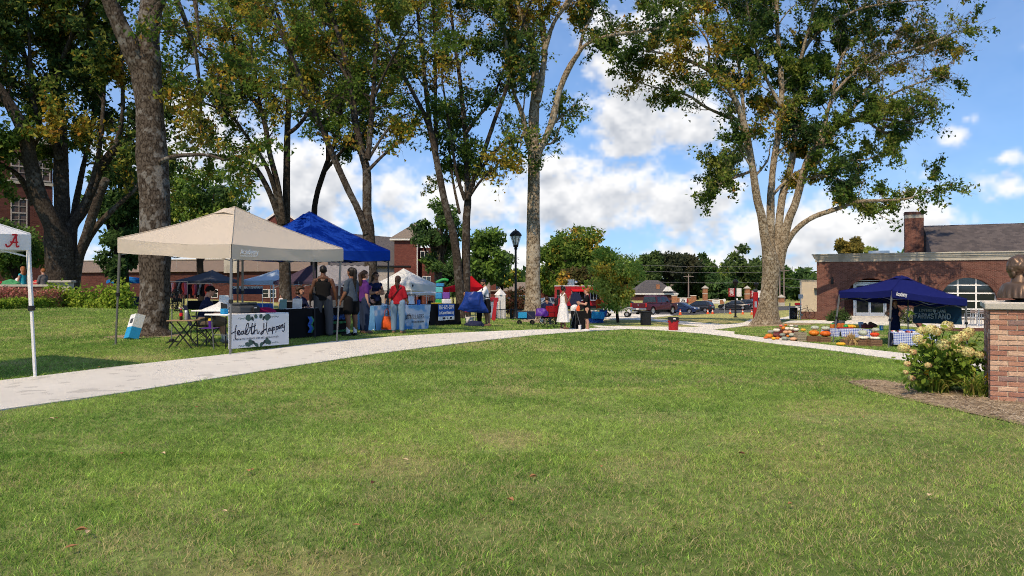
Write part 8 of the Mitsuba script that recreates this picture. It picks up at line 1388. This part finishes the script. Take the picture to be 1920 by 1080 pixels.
bs = thing('bronze_bust', 'bronze bust in a fringed cape facing right on the stone cap', 'bust'); d = 11.1; s_ = d / F; C = lambda px, py, dd=0: P(px, py, d + dd); hC = C(1917, 508); fw, rt = unit([.93, -.37, 0]), unit([.37, .93, 0])
Q = lambda f, s, z: hC + fw * f + rt * s + np.array([0, 0, z])
EL = lambda c, rf, rs, rz: m3.Manifold.sphere(1.0, 24).transform([[fw[0] * rf, rt[0] * rs, 0, c[0]], [fw[1] * rf, rt[1] * rs, 0, c[1]], [0, 0, rz, c[2]]])
hd = [m3.Manifold.batch_hull([EL(Q(-.02, 0, .06), .15, .125, .16), EL(Q(.07, 0, -.09), .08, .075, .07)]), EL(Q(.13, 0, -.14), .035, .04, .03), m3.Manifold.batch_hull([EL(Q(.135, 0, .03), .015, .015, .02), EL(Q(.165, 0, -.035), .02, .026, .02)]), EL(Q(.015, -.128, -.02), .034, .022, .052), EL(Q(.015, .128, -.02), .034, .022, .052), m3.Manifold.batch_hull([EL(Q(-.015, 0, -.06), .105, .095, .05), EL(Q(-.045, 0, -.27), .135, .15, .05)]), m3.Manifold.batch_hull([EL(Q(-.04, 0, -.22), .10, .13, .04), EL(Q(-.02, .30, -.33), .10, .06, .06), EL(Q(-.02, -.30, -.33), .10, .06, .06), EL(Q(.03, 0, -.38), .16, .2, .05)])]
part(bs, 'head', melt(hd, .018, 4), 'bronze', True)
hr_ = [EL(Q(-.03, 0, .075), .160, .140, .155) - m3.Manifold.batch_hull([EL(Q(.24, -.16, -.05), .17, .05, .19), EL(Q(.24, .16, -.05), .17, .05, .19)]) - EL(Q(.03, 0, -.22), .3, .3, .16), m3.Manifold.batch_hull([EL(Q(-.135, 0, .03), .05, .10, .07), EL(Q(-.115, 0, -.055), .045, .08, .05)])]
hm_ = melt(hr_, .015, 2); v = np.array(hm_.vertices); v += hm_.vertex_normals * ((np.abs(meshkit.fbm(v * [16, 16, 9], 3, 4) - .5)) * .06)[:, None]; part(bs, 'hair', TM(v, hm_.faces), 'bronze', True)
def cape(u, v):
    a_ = u * 2 * PI; rf, rs = .14 + .15 * np.sin(v * PI / 2), .17 + .26 * np.sin(v * PI / 2); pl = 1 + (.035 * np.sin(a_ * 22) + .03 * np.sin(a_ * 9 + 1)) * np.clip((v - .45) * 2.2, 0, 1)
    return hC + fw * (np.cos(a_) * rf * pl)[..., None] + rt * (np.sin(a_) * rs * pl)[..., None] + np.array([0, 0, 1.0]) * (-.155 - .10 * v ** 1.5 - np.clip(v - .45, 0, 1) * .24)[..., None]
part(bs, 'cape', grid(cape, 150, 16), 'bronze', True)
part(bs, 'stand', cat([box(*(hC + [0, 0, -.45]), .10, .12, .22, -.38), box(*(hC + [.0, 0, -.42]), .06, .3, .10, -.38)]), 'black_metal')
pb_ = ztp + .09; part(bs, 'plinth', box(hC[0], hC[1], pb_ + .012, .36, .36, .03, -.38, b=.006), 'black_metal'); part(bs, 'post', box(hC[0], hC[1], (pb_ + hC[2] - .40) / 2, .12, .12, hC[2] - .40 - pb_, -.38), 'black_metal')

# ---------------------------------------------------------------- hydrangea, lilies, mulch, fallen leaves
hy = thing('hydrangea', 'hydrangea shrub with cream flower heads growing beside the brick monument', 'shrub'); rng = np.random.default_rng(31); D = 10.9; root = G(1772, 727); root[2] -= .03
heads = [(1694.5, 652, 11), (1712, 660, 6), (1728.5, 619.5, 9), (1722, 636, 11), (1738, 643, 10), (1746, 617, 10), (1756, 622, 9), (1768, 646, 12), (1776, 611, 11), (1793, 635, 10), (1806, 630, 11), (1816, 623, 11), (1795.5, 655, 14), (1815.5, 660, 11), (1837, 664.5, 8), (1701, 682, 6), (1740, 684.5, 6), (1709, 709, 6), (1698, 698, 4.5), (1780, 664, 8)]
HP = [P(x, y, D + rng.uniform(-.45, .5)) for x, y, _ in heads]; st = []
for p in HP:
    m = root + (p - root) * .5 + rng.normal(0, .05, 3) + [0, 0, .06]; st.append(tube(smoothline([root + rng.normal(0, .05, 3) * [1, 1, 0], m, p - [0, 0, .02]], 5), np.linspace(.010, .005, 11), 5, False))
LPt = []
for i in range(46):
    j = rng.integers(0, len(HP)); p = HP[j]; e = root + (p - root) * rng.uniform(.55, .95) + rng.normal(0, .12, 3); e[2] = max(e[2], root[2] + .12); st.append(tube([root + (e - root) * .3, root + (e - root) * .7 + [0, 0, .02], e], [.006, .005, .003], 4, False))
    LPt.append(np.stack([root + (e - root) * t for t in rng.uniform(.35, 1.05, 26)]) + rng.normal(0, .055, (26, 3)))
for p in HP: LPt.append(np.stack([root + (p - root) * t for t in rng.uniform(.4, .93, 22)]) + rng.normal(0, .05, (22, 3)))
part(hy, 'stem', cat(st), 'bark_dark', True); pos = np.vstack(LPt); out = pos - (root + [0, 0, .25]); out /= np.linalg.norm(out, axis=1, keepdims=True)
v, f = leaf_mesh(pos, .098, rng, up=.5, out=out, aspect=.62); part(hy, 'foliage', TM(v, f), 'leaf', False, kind='stuff', color=np.repeat(np.array([(.13, .22, .03), (.20, .30, .045), (.30, .38, .06), (.09, .16, .03)])[rng.integers(0, 4, len(pos))] * rng.uniform(.8, 1.2, (len(pos), 1)), 4, 0))
for (x, y, r0), p in zip(heads, HP):
    rr = r0 / F * p[1]; n = int(90 + r0 * 16); d = rng.normal(0, 1, (n, 3)); d /= np.linalg.norm(d, axis=1, keepdims=True); el = np.array([1.1, 1.0, .88]); c = p + d * el * rr * rng.uniform(.78, 1.03, (n, 1)); t1 = np.cross(d, rng.normal(0, 1, (n, 3))); t1 /= np.linalg.norm(t1, axis=1, keepdims=True); t2 = np.cross(d, t1); s = .0125
    t1, t2 = t1 + d * rng.normal(0, .25, (n, 1)), t2 + d * rng.normal(0, .25, (n, 1)); v = np.stack([c + t1 * s, c + t2 * s * .9, c - t1 * s, c - t2 * s * .9], 1).reshape(-1, 3); o = np.arange(n)[:, None] * 4
    warm = np.clip((d[:, 0] * .5 + .1 + rng.normal(0, .35, n) + (.5 if r0 < 7 else 0)), 0, 1)[:, None]; cc_ = np.array([.90, .86, .42]) * (1 - warm) + np.array([.70, .40, .22]) * warm
    part(hy, 'flower_head', TM(v, np.concatenate([o + [0, 1, 2], o + [0, 2, 3]], 1).reshape(-1, 3)), 'leaf', False, color=np.repeat(cc_ * rng.uniform(.8, 1.15, (n, 1)), 4, 0))
def lily(label, px, py, n, ln, seed, blooms):
    rng = np.random.default_rng(seed); k = thing('day_lily', label, 'plant'); g = G(px, py); V, Fc, Cc = [], [], []; o = 0
    for i in range(n):
        a_ = rng.uniform(0, 2 * PI); dv = np.array([math.cos(a_), math.sin(a_), 0]); L = ln * rng.uniform(.6, 1.15); sp = rng.uniform(.25, 1.0); b = g + rng.normal(0, .06, 3) * [1, 1, 0]; s = np.cross(dv, [0, 0, 1]) * .009; t = np.linspace(0, 1, 7)
        c = b + dv * (L * sp * t ** 1.3)[:, None] + np.array([0, 0, 1]) * (L * (1.15 * t - (.35 + .5 * sp) * t ** 2.2))[:, None]; w = (1 - t ** 2.2)[:, None]; v = np.stack([c - s * w, c + s * w], 1).reshape(-1, 3); V.append(v)
        for j in range(6): Fc += [[o + 2 * j, o + 2 * j + 1, o + 2 * j + 3], [o + 2 * j, o + 2 * j + 3, o + 2 * j + 2]]
        q = np.array([(.12, .22, .03), (.20, .30, .045), (.34, .38, .08)][rng.integers(0, 3)]) if rng.random() > .12 else np.array([.42, .34, .10]); Cc.append(np.repeat(q[None] * rng.uniform(.85, 1.15), 14, 0)); o += 14
    part(k, 'leaf_blades', TM(np.vstack(V), Fc), 'leaf', False, kind='stuff', color=np.vstack(Cc))
    for bx, by in blooms:
        c = P(bx, by, g[1] - .1); V = []
        for j in range(6): a_ = j * PI / 3; e = np.array([math.cos(a_), -.4, math.sin(a_)]); s = np.cross(e, [0, 1, 0]) * .018; V.append(TM([c, c + e * .03 + s, c + e * .065, c + e * .03 - s], [(0, 1, 2), (0, 2, 3)]))
        part(k, 'bloom', cat(V), 'pumpkin_yellow'); part(k, 'stalk', tube([g, (g + c) / 2 + [0, 0, .05], c], .004, 4), 'stem')
lily('day lily clump with one yellow bloom at the left foot of the hydrangea', 1754, 737, 150, .50, 41, [(1738, 699)]); lily('day lily clump with arching leaves at the foot of the brick monument', 1829, 744, 170, .50, 42, [(1853, 706)])
put('white_stone', xf(TM(np.array(sph((0, 0, 0), (.11, .07, .035), 9).vertices) * (1 + .2 * (meshkit.fbm(np.array(sph((0, 0, 0), (1, 1, 1), 9).vertices) * 2, 2, 3)[:, None] - .5)), sph((0, 0, 0), 1, 9).faces), G(1876, 738) + [0, -.05, .03]), 'limestone', True, 'flat white stone lying against the brick monument', 'stone')
n = 9000; bb_ = BED.bounds; q = np.stack([rng.uniform(bb_[0], bb_[2], n), rng.uniform(bb_[1], bb_[3], n)], 1); q = q[shapely.contains_xy(BED, q[:, 0], q[:, 1])]; n = len(q); a_ = rng.uniform(0, PI, n); l = rng.uniform(.012, .040, n)[:, None]; dv = np.stack([np.cos(a_), np.sin(a_), rng.normal(0, .25, n)], 1); s = np.cross(dv, [0, 0, 1.0]) * .004; c = np.c_[q, zt(q[:, 0], q[:, 1]) + .018 + .02 * rng.random(n)]
put('mulch_chips', TM(np.stack([c - dv * l - s, c - dv * l + s, c + dv * l + s, c + dv * l - s], 1).reshape(-1, 3), np.concatenate([np.arange(n)[:, None] * 4 + [0, 1, 2], np.arange(n)[:, None] * 4 + [0, 2, 3]], 1).reshape(-1, 3)), 'tinted', False, 'loose straw coloured bark mulch around the hydrangea', 'mulch', kind='stuff', color=np.repeat(np.array([(.36, .29, .20), (.24, .17, .11), (.46, .39, .29), (.14, .10, .07)])[rng.integers(0, 4, n)], 4, 0))
mat('dry_leaf', (.34, .17, .075), .8); mat('dark_leaf', (.13, .055, .03), .8); mat('pale_leaf', (.55, .42, .25), .8)
spots = [(1491, 742), (96, 793), (106, 792), (466, 893), (474, 891), (700, 917), (957, 950), (421, 972), (135, 1040), (1482, 957), (1742, 940), (605, 745), (1240, 718), (1160, 728), (1535, 733), (1000, 905), (370, 770), (1310, 722), (153, 1008), (166, 1012), (880, 722), (1127, 885), (1120, 855), (1390, 860), (230, 860), (306, 860), (525, 715), (668, 998), (185, 693), (1600, 715), (440, 681), (520, 672), (1620, 790), (1330, 845), (760, 872)]
for i, (px, py) in enumerate(spots):
    g = G(px, py); rng = np.random.default_rng(200 + i); sz = rng.uniform(.016, .034); yw = rng.uniform(0, 6); cv = rng.uniform(.2, .6); hgt = .045 if shapely.contains_xy(HARD, g[0], g[1]) == False else .02
    lf = grid(lambda u, v: np.stack([(u - .5) * 2 * sz, (v - .5) * 1.1 * sz * np.sin(PI * np.clip(u * .96 + .02, 0, 1)) ** .8, cv * sz * (2 * (v - .5)) ** 2 * np.sin(PI * u) + .3 * sz * (u - .5) ** 2], -1), 6, 4)
    put('fallen_leaf', xf(lf, g + [0, 0, hgt], yw), ['dry_leaf', 'pale_leaf', 'dark_leaf'][i % 3 if i % 4 else 0], True, 'dry curled fallen leaf lying on the lawn or path', 'leaf', 'fallen leaves on the lawn and path')
